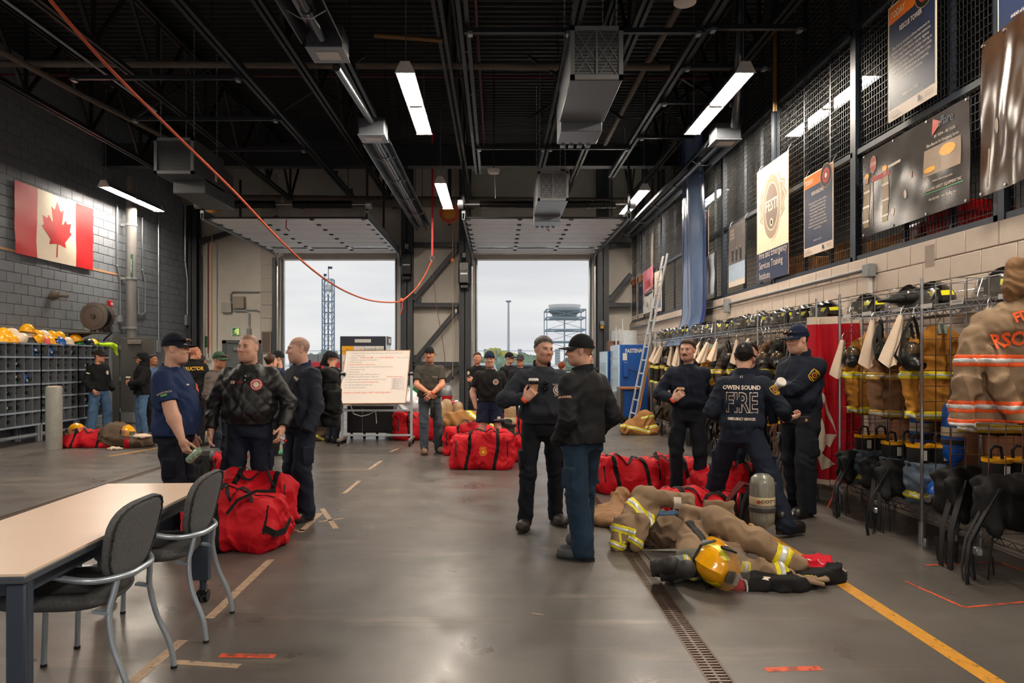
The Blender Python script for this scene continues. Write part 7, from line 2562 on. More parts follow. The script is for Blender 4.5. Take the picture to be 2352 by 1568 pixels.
lettering('SAFTE',frame((.07,-.002,.15),(1,0,0),(0,0,1)),.08,mPW,t)
for px,pt,lb in ((1419,750,'thin white rod standing behind the vending machines'),(1428,754,'second thin white rod behind the vending machines'),(1434,731,'tallest thin white rod behind the vending machines')):
 a = at(px,pt,18.6)
 tag(MB().cyl((a.x,18.85,0.0),(a.x,18.85,a.z),.02,n=8).build('white_rod',mWhitePl),lb,'rod')
t = thing('steel_desk','small blue fronted bench with brown top below the ladder','bench',(0,0,0))
a,b_ = at(1424,889,17.0),at(1478,889,17.0)
MB().bx(a.x,b_.x,16.9,17.5,a.z - .05,a.z,.005).build('top',mWood,t)
MB().bx(a.x,a.x + .06,16.92,17.45,.06,a.z - .05).bx(a.x,b_.x,16.92,16.97,.1,.16).build('frame',M('bronze_frame',(70,58,50),rough=.4,metal=.4),t)
MB().bx(a.x + .07,b_.x,16.98,17.4,.14,a.z - .08).build('blue_front',mVB,t)
MB().cyl((a.x + .1,17,0),(a.x + .1,17,.07),.02).cyl((b_.x - .1,17,0),(b_.x - .1,17,.07),.02).build('foot',mBlackPl,t)
a = at(1399,898,17.9)
t = tag(MB().bx(a.x,a.x + .2,17.8,18.0,0,a.z,.02).build('concrete_post',M('barrier_concrete',())),'short pale concrete post by the vending machine','post')
t = thing('wall_cabinet','tall white tiled column at the far right corner','column',(XR - .3,20.3,0))
MB().lathe([(.0,0),(.42,0),(.42,2.4),(0,2.4)],24).build('shaft',M('white_tile',(214,220,224),rough=.3),t)
# ladder leaning on the mesh
t = thing('ladder','aluminium extension ladder leaning on the mesh partition','ladder',(0,0,0))
mAlu = M('aluminium',(196,198,198),rough=.35,metal=.6,var=.08)
Yl = 16.2
fa,fb = fl(1462,962),fl(1487,962)
ta,tb = at(1516,680,17.3),at(1529,680,17.3)
fa = at(1462,964,15.8)
fb = at(1488,958,15.9)
fa.z = fb.z = 0.0
ta = Vector((XR - .1,fa.y + .1,4.0))
tb = Vector((XR - .1,fa.y - .35,4.0))
fa = Vector((3.1,16.4,0))
ta = Vector((XR - .1,16.5,4.0))
tb = Vector((XR - .1,16.08,4.0))
fb = Vector((3.14,15.95,0))
for a,c in ((fa,ta),(fb,tb)):
 MB().bar(a,c,.03,.09,up=(0,1,0)).build('rail',mAlu,t)
 MB().bx(a.x - .04,a.x + .04,a.y - .04,a.y + .04,0,.05).build('foot',mBlackRub,t)
for k in range(1,13):
 q = k / 13
 MB().cyl(fa.lerp(ta,q),fb.lerp(tb,q),.018,n=8).build('rung',mAlu,t)
MB().bar(fb.lerp(tb,.05) + Vector((.05,0,0)),fb.lerp(tb,.4) + Vector((.05,0,0)),.03,.07,up=(0,1,0)).build('fly_rail',M('orange_rail',(206,128,44),rough=.4),t)
# ------------------------------------------------------------------ people
def V3(a):
 return np.array(a,np.float32)
def ik(a,c,l1,l2,hint):
 a,c,hint = V3(a),V3(c),V3(hint)
 d = c - a
 L = float(np.linalg.norm(d))
 if L > (l1 + l2) * .999:
  c = a + d / L * (l1 + l2) * .999
  d = c - a
  L = float(np.linalg.norm(d))
 u = d / L
 x = (l1 * l1 - l2 * l2 + L * L) / (2 * L)
 hh = math.sqrt(max(1e-6,l1 * l1 - x * x))
 w = hint - u * float(hint @ u)
 w = w / (np.linalg.norm(w) + 1e-9)
 return a + u * x + w * hh,c
SKIN = {}
def skin(c):
 return M('skin_%d_%d_%d' % c,c,rough=.5,var=.06,scale=30,attr='Col',spec=.4)
def shoe_mesh(kind):
 if kind in SKIN:
  return SKIN[kind]
 def fn(P):
  d = rb(P,(0,-.06,.055),(.048,.14,.05),.045)
  d = sm(d,el(P,(0,-.13,.045),(.052,.08,.045)),.04)
  d = sm(d,rc(P,(0,.02,.07),(0,.035,.16 if kind == 'boot' else .1),.048,.048),.04)
  return np.maximum(d,.018 - P[2])
 me = np_mesh('shoe',[surfnet(fn,(-.09,-.26,0),(.09,.13,.24),.0095)])
 sl = MB()
 pts = [(math.sin(a) * (.05 if math.cos(a) < 0 else .047),-.065 - math.cos(a) * .155) for a in np.linspace(0,2 * PI,25)[:-1]]
 sl.prism(pts,0,.03)
 SKIN[kind] = (me,sl.mesh('sole'))
 return SKIN[kind]
def hand_fn(curl=.35,spread=.12,thumb=.5,L=1.0):
 segs = []
 for k,(x,ln) in enumerate(((.03,.068),(.01,.076),(-.01,.07),(-.029,.056))):
  p = np.array([x,.088,0.0])
  ang = curl * (.75 + .1 * k)
  a = ang * .7
  sp = spread * (x / .03)
  for j,f in enumerate((.46,.32,.26)):
   d = np.array([math.sin(sp) * math.cos(a),math.cos(a),-math.sin(a)])
   q = p + d * ln * f * 1.05
   segs.append((p,q,.0098 - .0011 * j,.0088 - .0011 * j))
   p = q
   a += ang
 p = np.array([.034,.022,-.006])
 for ln,d,r in ((.04,(.62,.68,-.35 * thumb),.0125),(.032,(.32,.9,-.6 * thumb),.0105),(.026,(.1,.92,-.7 * thumb),.009)):
  d = np.array(d) / np.linalg.norm(d)
  q = p + d * ln
  segs.append((p,q,r,r * .88))
  p = q
 def fn(P):
  d = rb(P,(0,.05,0),(.042,.05,.0155),.0145)
  d = sm(d,rc(P,(0,-.015,0),(0,.02,0),.027,.028),.025)
  d = sm(d,el(P,(.028,.035,-.012),(.018,.035,.014)),.012)
  for a,b_,r1,r2 in segs:
   d = sm(d,rc(P,a,b_,r1,r2),.006)
  return d
 return fn
def head_fn(f):
 jw,br = f.get('jaw',1.0),f.get('fat',0.0)
 def fn(P):
  d = el(P,(0,.014,.034),(.076,.096,.086))
  d = sm(d,el(P,(0,-.03,-.03),(.062 + br * .012,.066,.085)),.03)
  d = sm(d,el(P,(0,-.052,-.085),(.04 * jw + br * .01,.04,.032)),.035)
  for s in (-1,1):
   d = sm(d,el(P,(s * .046 * jw,-.012,-.07),(.024,.036,.034)),.03)
   d = sm(d,el(P,(s * .036,-.064,-.022),(.026,.026,.022)),.025)
  if br:
   d = sm(d,el(P,(0,-.03,-.108),(.05,.05,.025)),.03)
  d = sm(d,rc(P,(-.034,-.083,.026),(.034,-.083,.026),.011,.011),.018)
  for s in (-1,1):
   d = smax(d,-el(P,(s * .031,-.105,.004),(.021,.019,.0115)),.012)
  d = sm(d,rc(P,(0,-.09,.014),(0,-.111,-.026),.0085,.0125),.012)
  for s in (-1,1):
   d = sm(d,el(P,(s * .0125,-.103,-.03),(.0085,.011,.0085)),.006)
  d = sm(d,rc(P,(-.017,-.0925,-.0545),(.017,-.0925,-.0545),.0065,.0065),.008)
  d = sm(d,rc(P,(-.014,-.091,-.067),(.014,-.091,-.067),.0075,.0075),.008)
  d = smax(d,-rc(P,(-.024,-.1,-.0605),(.024,-.1,-.0605),.0028,.0028),.004)
  for s in (-1,1):
   e = el(P,(s * .079,.012,-.004),(.008,.021,.034),((1,s * .25,0),(-s * .25,1,.2),(0,-.2,1)))
   e = smax(e,-el(P,(s * .088,.008,-.002),(.006,.012,.02)),.005)
   d = sm(d,e,.008)
  d = sm(d,rc(P,(0,.022,-.05),(0,.04,-.21),.053 + br * .008,.058 + br * .006),.03)
  return d
 return fn
mEyeW = M('eye_white',(214,206,200),rough=.25,var=0)
mEyeD = M('eye_dark',(46,38,34),rough=.2,var=0)
HUES = {'brown': (62,42,30),'dark': (32,26,22),'grey': (84,80,76),'blond': (120,92,62),'ginger': (128,62,34),'black': (24,20,19)}
def fin(v,lo,hi):
 t = np.clip((v - lo) / (hi - lo + 1e-9),0,1)
 return t * t * (3 - 2 * t)
def person(label,x,y,rz,H=1.76,**k):
 s = H / 1.76
 root = thing('person',label,'person',(x,y,0),rz)
 root.scale = (s,s,s)
 near = k.get('near',True)
 hb,hh = (.0125,.0062) if near else (.018,.009)
 fat = k.get('fat',0.0)
 lx,ly = k.get('lean',(0,0))
 tw = k.get('twist',0.0)
 wx,dy = k.get('wx',.178) + fat * .02,k.get('dy',.112) + fat * .02
 feet = k.get('feet',((-.11,0,-.2),(.11,0,.2)))
 hipx = k.get('hip',(0,0))
 sk = skin(k.get('skin',(202,154,132)))
 hz = k.get('drop',0.0)
 def off(z):
  t = np.clip((z - .95) / .5,0,1.3)
  return hipx[0] * (1 - t * .4) + lx * t,hipx[1] * (1 - t * .4) + ly * t
 def J(px,py,pz):
  ox,oy = off(pz)
  c,sn = math.cos(tw * min(1,max(0,(pz - .95) / .45))),math.sin(tw * min(1,max(0,(pz - .95) / .45)))
  return V3((px * c - py * sn + ox,px * sn + py * c + oy,pz - hz))
 sh = [J(-.17 - fat * .012,.012,1.385),J(.17 + fat * .012,.012,1.385)]
 arms = k.get('arms',(None,None))
 el_,wrs,dirs = [],[],[]
 for i,sg in enumerate((-1,1)):
  a = arms[i] or dict(w=(sg * .27,-.04,.83),hint=(sg * .5,.6,0))
  w = V3(a['w'])
  e,w = ik(sh[i],w,.295,.262,a.get('hint',(sg * .6,.6,-.2)))
  el_.append(e)
  wrs.append(w)
  d = (w - e) / np.linalg.norm(w - e)
  dirs.append(d)
 hips = [V3((-.09 + hipx[0],hipx[1],.92 - hz)),V3((.09 + hipx[0],hipx[1],.92 - hz))]
 ank,kne = [],[]
 for i,sg in enumerate((-1,1)):
  fx,fy,fyaw = feet[i][:3]
  fz = feet[i][3] if len(feet[i]) > 3 else 0
  a = V3((fx,fy,.09 + fz))
  fd = V3((math.sin(fyaw),-math.cos(fyaw),0))
  kn,a = ik(hips[i],a,.425,.415,fd + V3((sg * .15,0,0)))
  kne.append(kn)
  ank.append(a)
 # ---------------- body (skin)
 sleeve = k.get('sleeve','long')
 shorts = k.get('shorts',False)
 def torso(P,g=0.0,gy=0.0):
  ox,oy = off(P[2] + hz)
  Q = [P[0] - ox,P[1] - oy,P[2] + hz]
  if tw:
   c,sn = math.cos(-tw * .8),math.sin(-tw * .8)
   Q = [Q[0] * c - Q[1] * sn,Q[0] * sn + Q[1] * c,Q[2]]
  b = k.get('belly',.02)
  sx,sy = wx / .178,dy / .112
  z = Q[2]
  zs = (.8,.95,1.05,1.15,1.25,1.33,1.385,1.425,1.455,1.49)
  w_ = np.interp(z,zs,np.array((.17,.17,.165,.168,.178,.18,.165,.125,.082,.05)) * sx) + g
  bump = b * np.exp(-((z - 1.07) / .16) ** 2 * np.where(z > 1.07,1,.35))
  f_ = np.interp(z,zs,np.array((.105,.106,.106,.112,.12,.115,.098,.082,.066,.05)) * sy) + g + bump
  r_ = np.interp(z,zs,np.array((.115,.116,.104,.106,.112,.112,.1,.088,.074,.06)) * sy) + g
  yc = (r_ - f_) / 2
  dd = (r_ + f_) / 2
  n_ = 2.35
  q = ((np.abs(Q[0]) / w_) ** n_ + (np.abs(Q[1] - yc) / dd) ** n_) ** (1 / n_)
  d = (q - 1) * np.minimum(w_,dd) * .9
  return np.maximum(d,z - 1.485)
 bare = sleeve in ('short','none')
 ra = .052 + fat * .006 if bare else .044
 def core(P):
  d = np.maximum(torso(P,-.03),.86 - hz - P[2])
  d = sm(d,rc(P,J(0,.03,1.38),J(0,.02,1.47),.055,.055),.04)
  for i in (0,1):
   a = rc(P,sh[i],el_[i],ra + .006,ra - .006)
   m = el_[i] + (wrs[i] - el_[i]) * .25
   a = sm(a,rc(P,el_[i],m,ra - .008,ra - .004),.02)
   a = sm(a,rc(P,m,wrs[i] - (dirs[i] * .06 if (arms[i] or {}).get('hand') == 'none' and not bare else 0),ra - .004,.029),.02)
   d = sm(d,a,.02)
   l = sm(rc(P,hips[i],kne[i],.078,.056),rc(P,kne[i],ank[i],.054,.036),.03)
   c = kne[i] + (ank[i] - kne[i]) * .3 + V3((0,.02,0))
   l = sm(l,el(P,c,(.05,.055,.12)),.04)
   d = sm(d,l,.02)
  return d
 allp = np.stack(sh + el_ + wrs + kne + ank + hips)
 lo = np.minimum(allp.min(0),(-.26,-.26,.05)) - .09
 hi = np.maximum(allp.max(0),(.26,.2,1.5)) + .09
 lo[2] = .03
 hi[2] = max(1.53 - hz,allp[:,2].max() + .06)
 pv,pq = surfnet(core,lo,hi,hb * (1.15 if bare or shorts else 1.7))
 parts = [(pv,pq)]
 cols = [np.ones((len(pv),3),np.float32)]
 # head
 f = k.get('face',{})
 hy,hp_,ht = k.get('head',(0,0,0))
 hc = J(0,-.012,1.5)
 fwd = k.get('headfwd',0)
 Hm = Matrix.Translation(Vector(hc)) @ Matrix.Rotation(hy,4,'Z') @ Matrix.Rotation(hp_,4,'X') @ Matrix.Rotation(ht,4,'Y') @ Matrix.Translation((0,-.012 - fwd,.137)) @ Matrix.Scale(f.get('size',1.0),4)
 hf = head_fn(f)
 hv,hq = surfnet(hf,(-.105,-.14,-.25),(.105,.14,.135),hh)
 c = np.ones((len(hv),3),np.float32)
 X,Y_,Z = hv.T
 def paint(m,colr):
  c[:] = c * (1 - m[:,None]) + c * np.array(colr,np.float32) * m[:,None]
 lip = np.exp(-((X / .022) ** 4)) * np.exp(-(((Z + .061) / .0115) ** 4)) * (Y_ < -.06)
 paint(lip,(.82,.53,.49))
 cheek = np.exp(-(((np.abs(X) - .04) / .022) ** 2) - ((Z + .022) / .024) ** 2) * (Y_ < -.03)
 paint(cheek * .5,(1.0,.8,.76))
 nose = np.exp(-((X / .016) ** 2) - ((Z + .024) / .02) ** 2) * (Y_ < -.085)
 paint(nose * .5,(1.0,.82,.78))
 st = f.get('stubble',.25)
 beard = fin(-Z,.028,.05) * fin(-Y_,-.02,.03) * (1 - lip) * (1 - fin(-Z,.12,.16))
 paint(beard * st,(.5,.44,.42))
 hue = np.array(lin(HUES[f.get('hair','brown')])[:3]) / np.array(lin(k.get('skin',(202,154,132)))[:3])
 if f.get('brow',True):
  bz = .027 - .004 * ((np.abs(X) - .03) / .02) ** 2
  brow = np.exp(-(((np.abs(X) - .031) / .019) ** 4)) * np.exp(-(((Z - bz) / .0062) ** 4)) * (Y_ < -.055)
  paint(brow * .85,hue)
 buzz = f.get('buzz',.75 if f.get('hairstyle') in ('short','crop') else 0)
 if buzz:
  line = .062 - f.get('recede',0) * .02
  m_ = fin(Z - np.where(Y_ < -.04,line,np.where(Y_ < .03,line + (Y_ + .04) / .07 * (-.075),-.012 - .9 * np.clip(Y_ - .03,0,.06))),-.004,.012)
  if f.get('recede',0) > .8:
   m_ = m_ * (1 - fin(Z,.07,.1) * (1 - fin(Y_,.0,.06)))
  m_ *= 1 - (np.abs(X) > .0795)
  paint(m_ * buzz,hue)
 for sgn in (-1,1):
  ey = np.exp(-(((X - sgn * .031) / .017) ** 4) - ((Z - .004) / .0105) ** 4) * (Y_ < -.06)
  paint(ey * .45,(.55,.42,.4))
  lash = np.exp(-(((X - sgn * .031) / .016) ** 4) - ((Z - .0095) / .0032) ** 2) * (Y_ < -.06)
  paint(lash * .7,(.3,.22,.2))
 hvw = np.array([Hm @ Vector(v) for v in hv],np.float32)
 parts.append((hvw,hq))
 cols.append(c)
 # hands
 for i,sg in enumerate((-1,1)):
  a = arms[i] or {}
  hd_ = a.get('hand','relax')
  if hd_ == 'none':
   continue
  cu = {'relax': .45,'grip': .95,'fist': 1.35,'flat': .18,'cup': .8}[hd_]
  hfn = hand_fn(cu,.1,.6 if hd_ != 'cup' else 1.0)
  v_,q_ = surfnet(hfn,(-.06,-.09,-.1),(.1,.2,.035),.0055 if near else .009)
  d = V3(a.get('dir',dirs[i]))
  d = d / np.linalg.norm(d)
  pn = V3(a.get('palm',(-sg,0,0)))
  pn = pn - d * float(pn @ d)
  pn = pn / np.linalg.norm(pn)
  zax = -pn
  xax = np.cross(d,zax)
  mir = 1 if sg > 0 else -1
  # thumb on +x for a right hand seen from the back; mirror for the other
  v2 = v_.copy()
  v2[:,0] *= mir
  Rm = np.stack([xax,d,zax],1)
  vw = v2 @ Rm.T + wrs[i]
  parts.append((vw.astype(np.float32),q_ if mir > 0 else q_[:,::-1]))
  cc = np.ones((len(vw),3),np.float32)
  tip = fin(v_[:,1],.1,.16)
  cc = cc * (1 - .18 * tip[:,None] * np.array([.1,.9,.9]))
  cols.append(cc.astype(np.float32))
  if 'band' in a:
   pw = wrs[i] - d * .02
   R0 = Matrix(((xax[0],d[0],zax[0],pw[0]),(xax[1],d[1],zax[1],pw[1]),(xax[2],d[2],zax[2],pw[2]),(0,0,0,1)))
   MB().lathe([(.034,-.012),(.0355,-.01),(.0355,.01),(.034,.012)],16,R0 @ Matrix.Rotation(PI / 2,4,'X')).build('wristband',M('wristband_orange',(240,84,40),rough=.5),root)
 me = np_mesh('body',parts)
 ca = me.color_attributes.new('Col','FLOAT_COLOR','POINT')
 cc = np.concatenate(cols)
 ca.data.foreach_set('color',np.concatenate([cc,np.ones((len(cc),1),np.float32)],1).ravel())
 ob('body',me,sk,root)
 # eyes
 for sg in (-1,1):
  e = MB().ell((sg * .031,-.0845,.0025),(.0118,.0072,.0043),10,6)
  o = e.build('eye',mEyeW,root)
  o.data.transform(Hm)
  e = MB().ell((sg * .031 + f.get('gaze',0),-.0892,.003),(.0052,.0034,.0046),8,5).build('iris',mEyeD,o)
  e.data.transform(Hm)
 # facial hair
 if f.get('moustache'):
  mf = lambda P: sm(rc(P,(-.002,-.1,-.044),(-.03,-.09,-.056),.0085,.005),rc(P,(.002,-.1,-.044),(.03,-.09,-.056),.0085,.005),.006) + wr(P,200,.001,1)
  o = blob('moustache',mf,(-.05,-.125,-.075),(.05,-.07,-.025),.0042,C('hair_' + f.get('hair','brown'),HUES[f.get('hair','brown')],rough=.6),root)
  o.data.transform(Hm)
 hr = f.get('hairstyle')
 cap = k.get('cap')
 hm_ = C('hair_' + f.get('hair','brown'),HUES[f.get('hair','brown')],rough=.55,var=.3,scale=60)
 if hr:
  th = {'short': .014,'full': .017,'crop': .006,'long': .018,'bun': .012,'nape': .008}[hr]
  def hfn_(P):
   line = np.where(P[1] < -.045,.078 - 1.2 * np.abs(P[0]) ** 1.6,np.where(P[1] < .035,.068 + (P[1] + .045) / .08 * (-.075),-.012 - 1.2 * np.clip(P[1] - .035,0,.08)))
   if hr == 'nape':
    line = np.where(P[1] < .02,.2,line)
   line = line + .003 * np.sin(P[0] * 260) + .002 * np.sin(P[1] * 330 + P[0] * 150)
   d = np.maximum(hf(P),el(P,(0,.0145,.0345),(.0785,.1,.09)) - th) - .0012 - th * np.clip((P[2] - line) / .035,0,1) * (.45 + .55 * fin(P[2],.03,.08) if hr in ('short','crop') else 1)
   d = smax(d,(line - P[2]) * .8,.004)
   if cap:
    d = np.maximum(d,P[2] - .045)
   if hr == 'long':
    d = sm(d,rc(P,(0,.07,.02),(0,.095,-.16),.07,.05),.04)
   if hr == 'bun':
    d = sm(d,el(P,(0,.12,.05),(.035,.035,.035)),.02)
   return d + wr(P,80,.0018,1.0) + wr(P,160,.0009,3)
  o = blob('hair',hfn_,(-.12,-.13,-.24),(.12,.17,.16),hh,hm_,root)
  o.data.transform(Hm)
 cap = k.get('cap')
 if cap:
  Cm = Hm @ Matrix.Rotation(PI if cap.get('back') else 0,4,'Z') @ Matrix.Translation((0,.0 if not cap.get('back') else .012,0)) @ Matrix.Rotation(-.06 if not cap.get('back') else .12,4,'X')
  bl = cap.get('bill',.078)
  def brim(a):
   a = (a + PI) % (2 * PI) - PI
   return .003 + bl * max(0,math.cos(a * 1.25)) ** .75 if abs(a) < 1.25 else .003
  def bz_(a):
   a = (a + PI) % (2 * PI) - PI
   return .03 * max(0,math.cos(a * 1.25)) ** .5 * (.25 + .9 * (1 - math.cos(a)) * 1.6) + .006 if abs(a) < 1.25 else 0
  m = dome_rings(.085,.107,.112,brim,n=40,m=10,z0=.03,bz=bz_)
  o = m.build('cap',cap['mat'],root,50)
  o.data.transform(Cm @ Matrix.Translation((0,.012,0)))
  b_ = MB().ell((0,.014,.135),(.009,.009,.005),8,5).build('button',cap['mat'],o)
  b_.data.transform(Cm)
  if cap.get('back'):
   w_ = MB().sheet(lambda u,v: (math.sin((u - .5) * 1.0) * .0885,-(math.cos((u - .5) * 1.0) * .1115) + .012 + .03 * v * v,.05 + v * .035 * math.sin(PI * u)),10,4).build('cap_opening',sk,o)
   ca = w_.data.color_attributes.new('Col','FLOAT_COLOR','POINT')
   ca.data.foreach_set('color',[1.0] * (4 * len(w_.data.vertices)))
   w_.data.transform(Cm)
  if cap.get('hole'):
   def ho(u,v):
    a_ = (u - .5) * .95
    z_ = .045 + v * .045 * math.sin(PI * u)
    q_ = math.sqrt(1 - ((z_ - .03) / .112) ** 2) * 1.012
    return (math.sin(a_) * .085 * q_,math.cos(a_) * .107 * q_ + .012,z_)
   w_ = MB().sheet(ho,12,4).build('cap_opening',hm_ if f.get('hairstyle') else sk,o)
   if not f.get('hairstyle'):
    ca = w_.data.color_attributes.new('Col','FLOAT_COLOR','POINT')
    ca.data.foreach_set('color',[.72,.62,.56,1.0] * len(w_.data.vertices))
   w_.data.transform(Cm)
  if cap.get('text'):
   me_ = text_mesh(cap['text'],.03,bold=.001)
   for v in me_.vertices:
    a = v.co.x / .105
    v.co = (-math.sin(a) * .088,math.cos(a) * .1095 + .014 - .012 * (v.co.y + .02) / .03,.098 + v.co.y)
   ob('cap_lettering',me_,mWhitePl,o).data.transform(Cm)
  if cap.get('logo'):
   l = MB().ell((0,-.096,.085),(.026,.008,.02),10,6).build('cap_badge',cap['logo'],o)
   l.data.transform(Cm)
 if k.get('glasses') == 'cap':
  for sg in (-1,1):
   o = MB().ell((sg * .036,-.094,.072),(.034,.016,.016),12,7).build('sunglass_lens',M('mirror_lens',(90,60,40),rough=.1,metal=.7),root)
   o.data.transform(Hm)
   o = MB().tube([(sg * .066,-.085,.074),(sg * .09,-.02,.068),(sg * .092,.05,.06)],.0035,6).build('sunglass_arm',mBlackPl,root)
   o.data.transform(Hm)
 if k.get('glasses') == 'eyes':
  for sg in (-1,1):
   o = MB().tube([(sg * .031 + .021 * math.cos(a),-.106,.002 + .016 * math.sin(a)) for a in np.linspace(0,6.28,13)],.002,5).build('spectacle_rim',mBlackPl,root)
   o.data.transform(Hm)
   o = MB().tube([(sg * .052,-.104,.006),(sg * .078,-.03,.006),(sg * .082,.01,.0)],.002,5).build('spectacle_arm',mBlackPl,root)
   o.data.transform(Hm)
 # ---------------- trousers
 tm = k.get('trousers')
 tr_,kr,br_ = k.get('legr',(.094,.077,.072))
 hemz = k.get('trhem',.03)
 waist = k.get('waist',1.04) - hz
 sd = (x * 3.1 + y * 1.7) % 6
 def pants(P):
  d = el(P,(hipx[0],hipx[1] + .006,.95 - hz),(wx * .9 + .004,dy + .004,.17))
  d = sm(d,np.maximum(torso(P,-.006),.84 - hz - P[2]),.02)
  for i in (0,1):
   a2 = ank[i] + (ank[i] - kne[i]) / (np.linalg.norm(ank[i] - kne[i]) + 1e-6) * .03
   if shorts:
    e = hips[i] + (kne[i] - hips[i]) * .72
    l = rc(P,hips[i],e,tr_ + .01,tr_ + .002)
    n_ = (kne[i] - hips[i]) / np.linalg.norm(kne[i] - hips[i])
    cut = (P[0] - e[0]) * n_[0] + (P[1] - e[1]) * n_[1] + (P[2] - e[2]) * n_[2]
    l = np.maximum(l,cut)
   else:
    l = sm(rc(P,hips[i],kne[i],tr_,kr),rc(P,kne[i],a2,kr,br_),.03)
    # break of cloth over the shoe and behind the knee
    zz = np.clip((.3 - P[2]) / .3,0,1)
    l = l + crease(P,42,.009,sd + i,(.4,.4,1)) * zz
    kz = np.exp(-((P[2] - kne[i][2]) / .12) ** 2)
    l = l + crease(P,46,.007,sd + i + 2,(.5,.6,1)) * kz
   if k.get('cargo',True) and not shorts:
    m_ = hips[i] + (kne[i] - hips[i]) * .68
    ox_ = (-1 if i == 0 else 1) * (tr_ * .86)
    bxp = rb(P,(m_[0] + ox_,m_[1] - .005,m_[2]),(.016,.062,.085),.008)
    l = sm(l,bxp,.006)
   d = sm(d,l,.028 if i == 0 else .035)
  d = d + wr(P,13,.0035,sd) + crease(P,20,.006,sd + 1,(.7,.5,.8))
  d = np.maximum(d,P[2] - waist)
  return np.maximum(d,hemz - P[2])
 plo = np.minimum(np.stack(hips + kne + ank).min(0) - .13,(-.3,-.24,0))
 phi = np.maximum(np.stack(hips + kne + ank).max(0) + .13,(.3,.24,1.1))
 plo[2] = 0
 phi[2] = waist + .03
 blob('shorts' if shorts else 'trousers',pants,plo,phi,hb,tm,root)
 # ---------------- top
 top = k['top']
 g = k.get('loose',.018)
 hem = k.get('hem',.95) - hz
 sl_r = k.get('slr',(.072,.062,.05))
 cuffs = []
 for i in (0,1):
  if sleeve == 'short':
   e = sh[i] + (el_[i] - sh[i]) * .72
   cuffs.append((e,(el_[i] - sh[i]) / np.linalg.norm(el_[i] - sh[i])))
  else:
   cuffs.append((wrs[i] - dirs[i] * .012,dirs[i]))
 armk = k.get('armk',.014)
 def shirt(P):
  d = torso(P,g)
  if k.get('gather'):
   d = d + .02 * fin(P[2],hem + .09,hem) - .012 * np.exp(-((P[2] - hem - .11) / .05) ** 2)
  q = k.get('quilt')
  if q:
   u = (P[0] + P[2] * .9) * q
   v = (P[0] - P[2] * .9) * q
   d = d - .009 * np.minimum(np.abs(np.sin(u)),np.abs(np.sin(v))) ** .6
  d = d + crease(P,15,k.get('fold',.01),sd,(.8,.8,1)) * np.clip((1.42 - P[2]) / .3,.15,1) + crease(P,27,.005,sd + 3,(1.2,1,.5))
  d = np.maximum(d,hem - P[2])
  for i in (0,1):
   a = rc(P,sh[i],el_[i],sl_r[0] * .92,sl_r[1] * .92)
   if sleeve != 'short':
    a = sm(a,rc(P,el_[i],wrs[i],sl_r[1] * .92,sl_r[2]),.03)
    dz = np.sqrt((P[0] - el_[i][0]) ** 2 + (P[1] - el_[i][1]) ** 2 + (P[2] - el_[i][2]) ** 2)
    a = a + crease(P,62,.007,sd + i,(.5,.5,1)) * np.exp(-(dz / .14) ** 2) + crease(P,30,.006,sd + 4 + i,(.8,.8,1))
   c0,n_ = cuffs[i]
   a = np.maximum(a,(P[0] - c0[0]) * n_[0] + (P[1] - c0[1]) * n_[1] + (P[2] - c0[2]) * n_[2])
   # wide blend at the shoulder, crisp lower down
   ds = np.sqrt((P[0] - sh[i][0]) ** 2 + (P[1] - sh[i][1]) ** 2 + (P[2] - sh[i][2]) ** 2)
   kk = armk + .05 * np.exp(-(ds / .12) ** 2)
   hmm = np.maximum(kk - np.abs(d - a),0) / kk
   d = np.minimum(d,a) - hmm * hmm * kk * .25
  # neck opening
  nb = J(0,-.012,1.455)
  d = smax(d,-rc(P,nb + V3((0,.03,-.0)),nb + V3((0,-.02,.12)),k.get('neck',.062),.08),.012)
  return d + wr(P,16,.003,sd + 2)
 tlo = np.minimum(np.stack(sh + el_ + wrs).min(0) - .12,(-.32 + lx - abs(hipx[0]),-.36,hem - .05))
 thi = np.maximum(np.stack(sh + el_ + wrs).max(0) + .12,(.32 + lx + abs(hipx[0]),.3,1.56 - hz))
 thi[2] = max(1.56 - hz,np.stack(el_ + wrs)[:,2].max() + .1)
 tn = k.get('topname','jacket')
 blob(tn,shirt,tlo,thi,k.get('fine') or (hb * .82 if near else hb),top,root)
 # collar
 cl = k.get('collar')
 nb = J(0,.006,1.446)
 cm = k.get('collarmat',top)
 if cl in ('stand','zip'):
  hgt = .066 if cl == 'stand' else .082
  op = k.get('collaropen',.35)
  def cf(u,v):
   a = op + u * (2 * PI - 2 * op)
   r = .077 - .004 * v + .016 * v * (math.cos(a) > 0) * math.cos(a)
   return (nb[0] + math.sin(a) * r,nb[1] - math.cos(a) * (r + .006) ,nb[2] - .022 * math.cos(a) + hgt * v * min(1,.35 + min(u,1 - u) * 6))
  MB().sheet(cf,30,4,-.007).build('collar',cm,root)
 elif cl == 'polo':
  def cf(u,v):
   a = .25 + u * (2 * PI - .5)
   r = .072 + .03 * v
   return (nb[0] + math.sin(a) * r,nb[1] - math.cos(a) * (r + .01),nb[2] + .03 - .03 * math.cos(a) - .05 * v * (1 + .6 * max(0,math.cos(a))))
  MB().sheet(cf,30,4,.006).build('collar',cm,root)
 elif cl == 'crew':
  MB().tube([(nb[0] + math.sin(a) * .071,nb[1] - math.cos(a) * .078,nb[2] + .004 - .028 * math.cos(a)) for a in np.linspace(0,2 * PI,29)],.0085,7,cap=False).build('collar',cm,root)
 elif cl == 'hood':
  hfn2 = lambda P: sm(rc(P,nb + V3((-.08,.04,.0)),nb + V3((0,.11,-.03)),.045,.05),rc(P,nb + V3((.08,.04,.0)),nb + V3((0,.11,-.03)),.045,.05),.03) + crease(P,25,.006,1,(1,1,1))
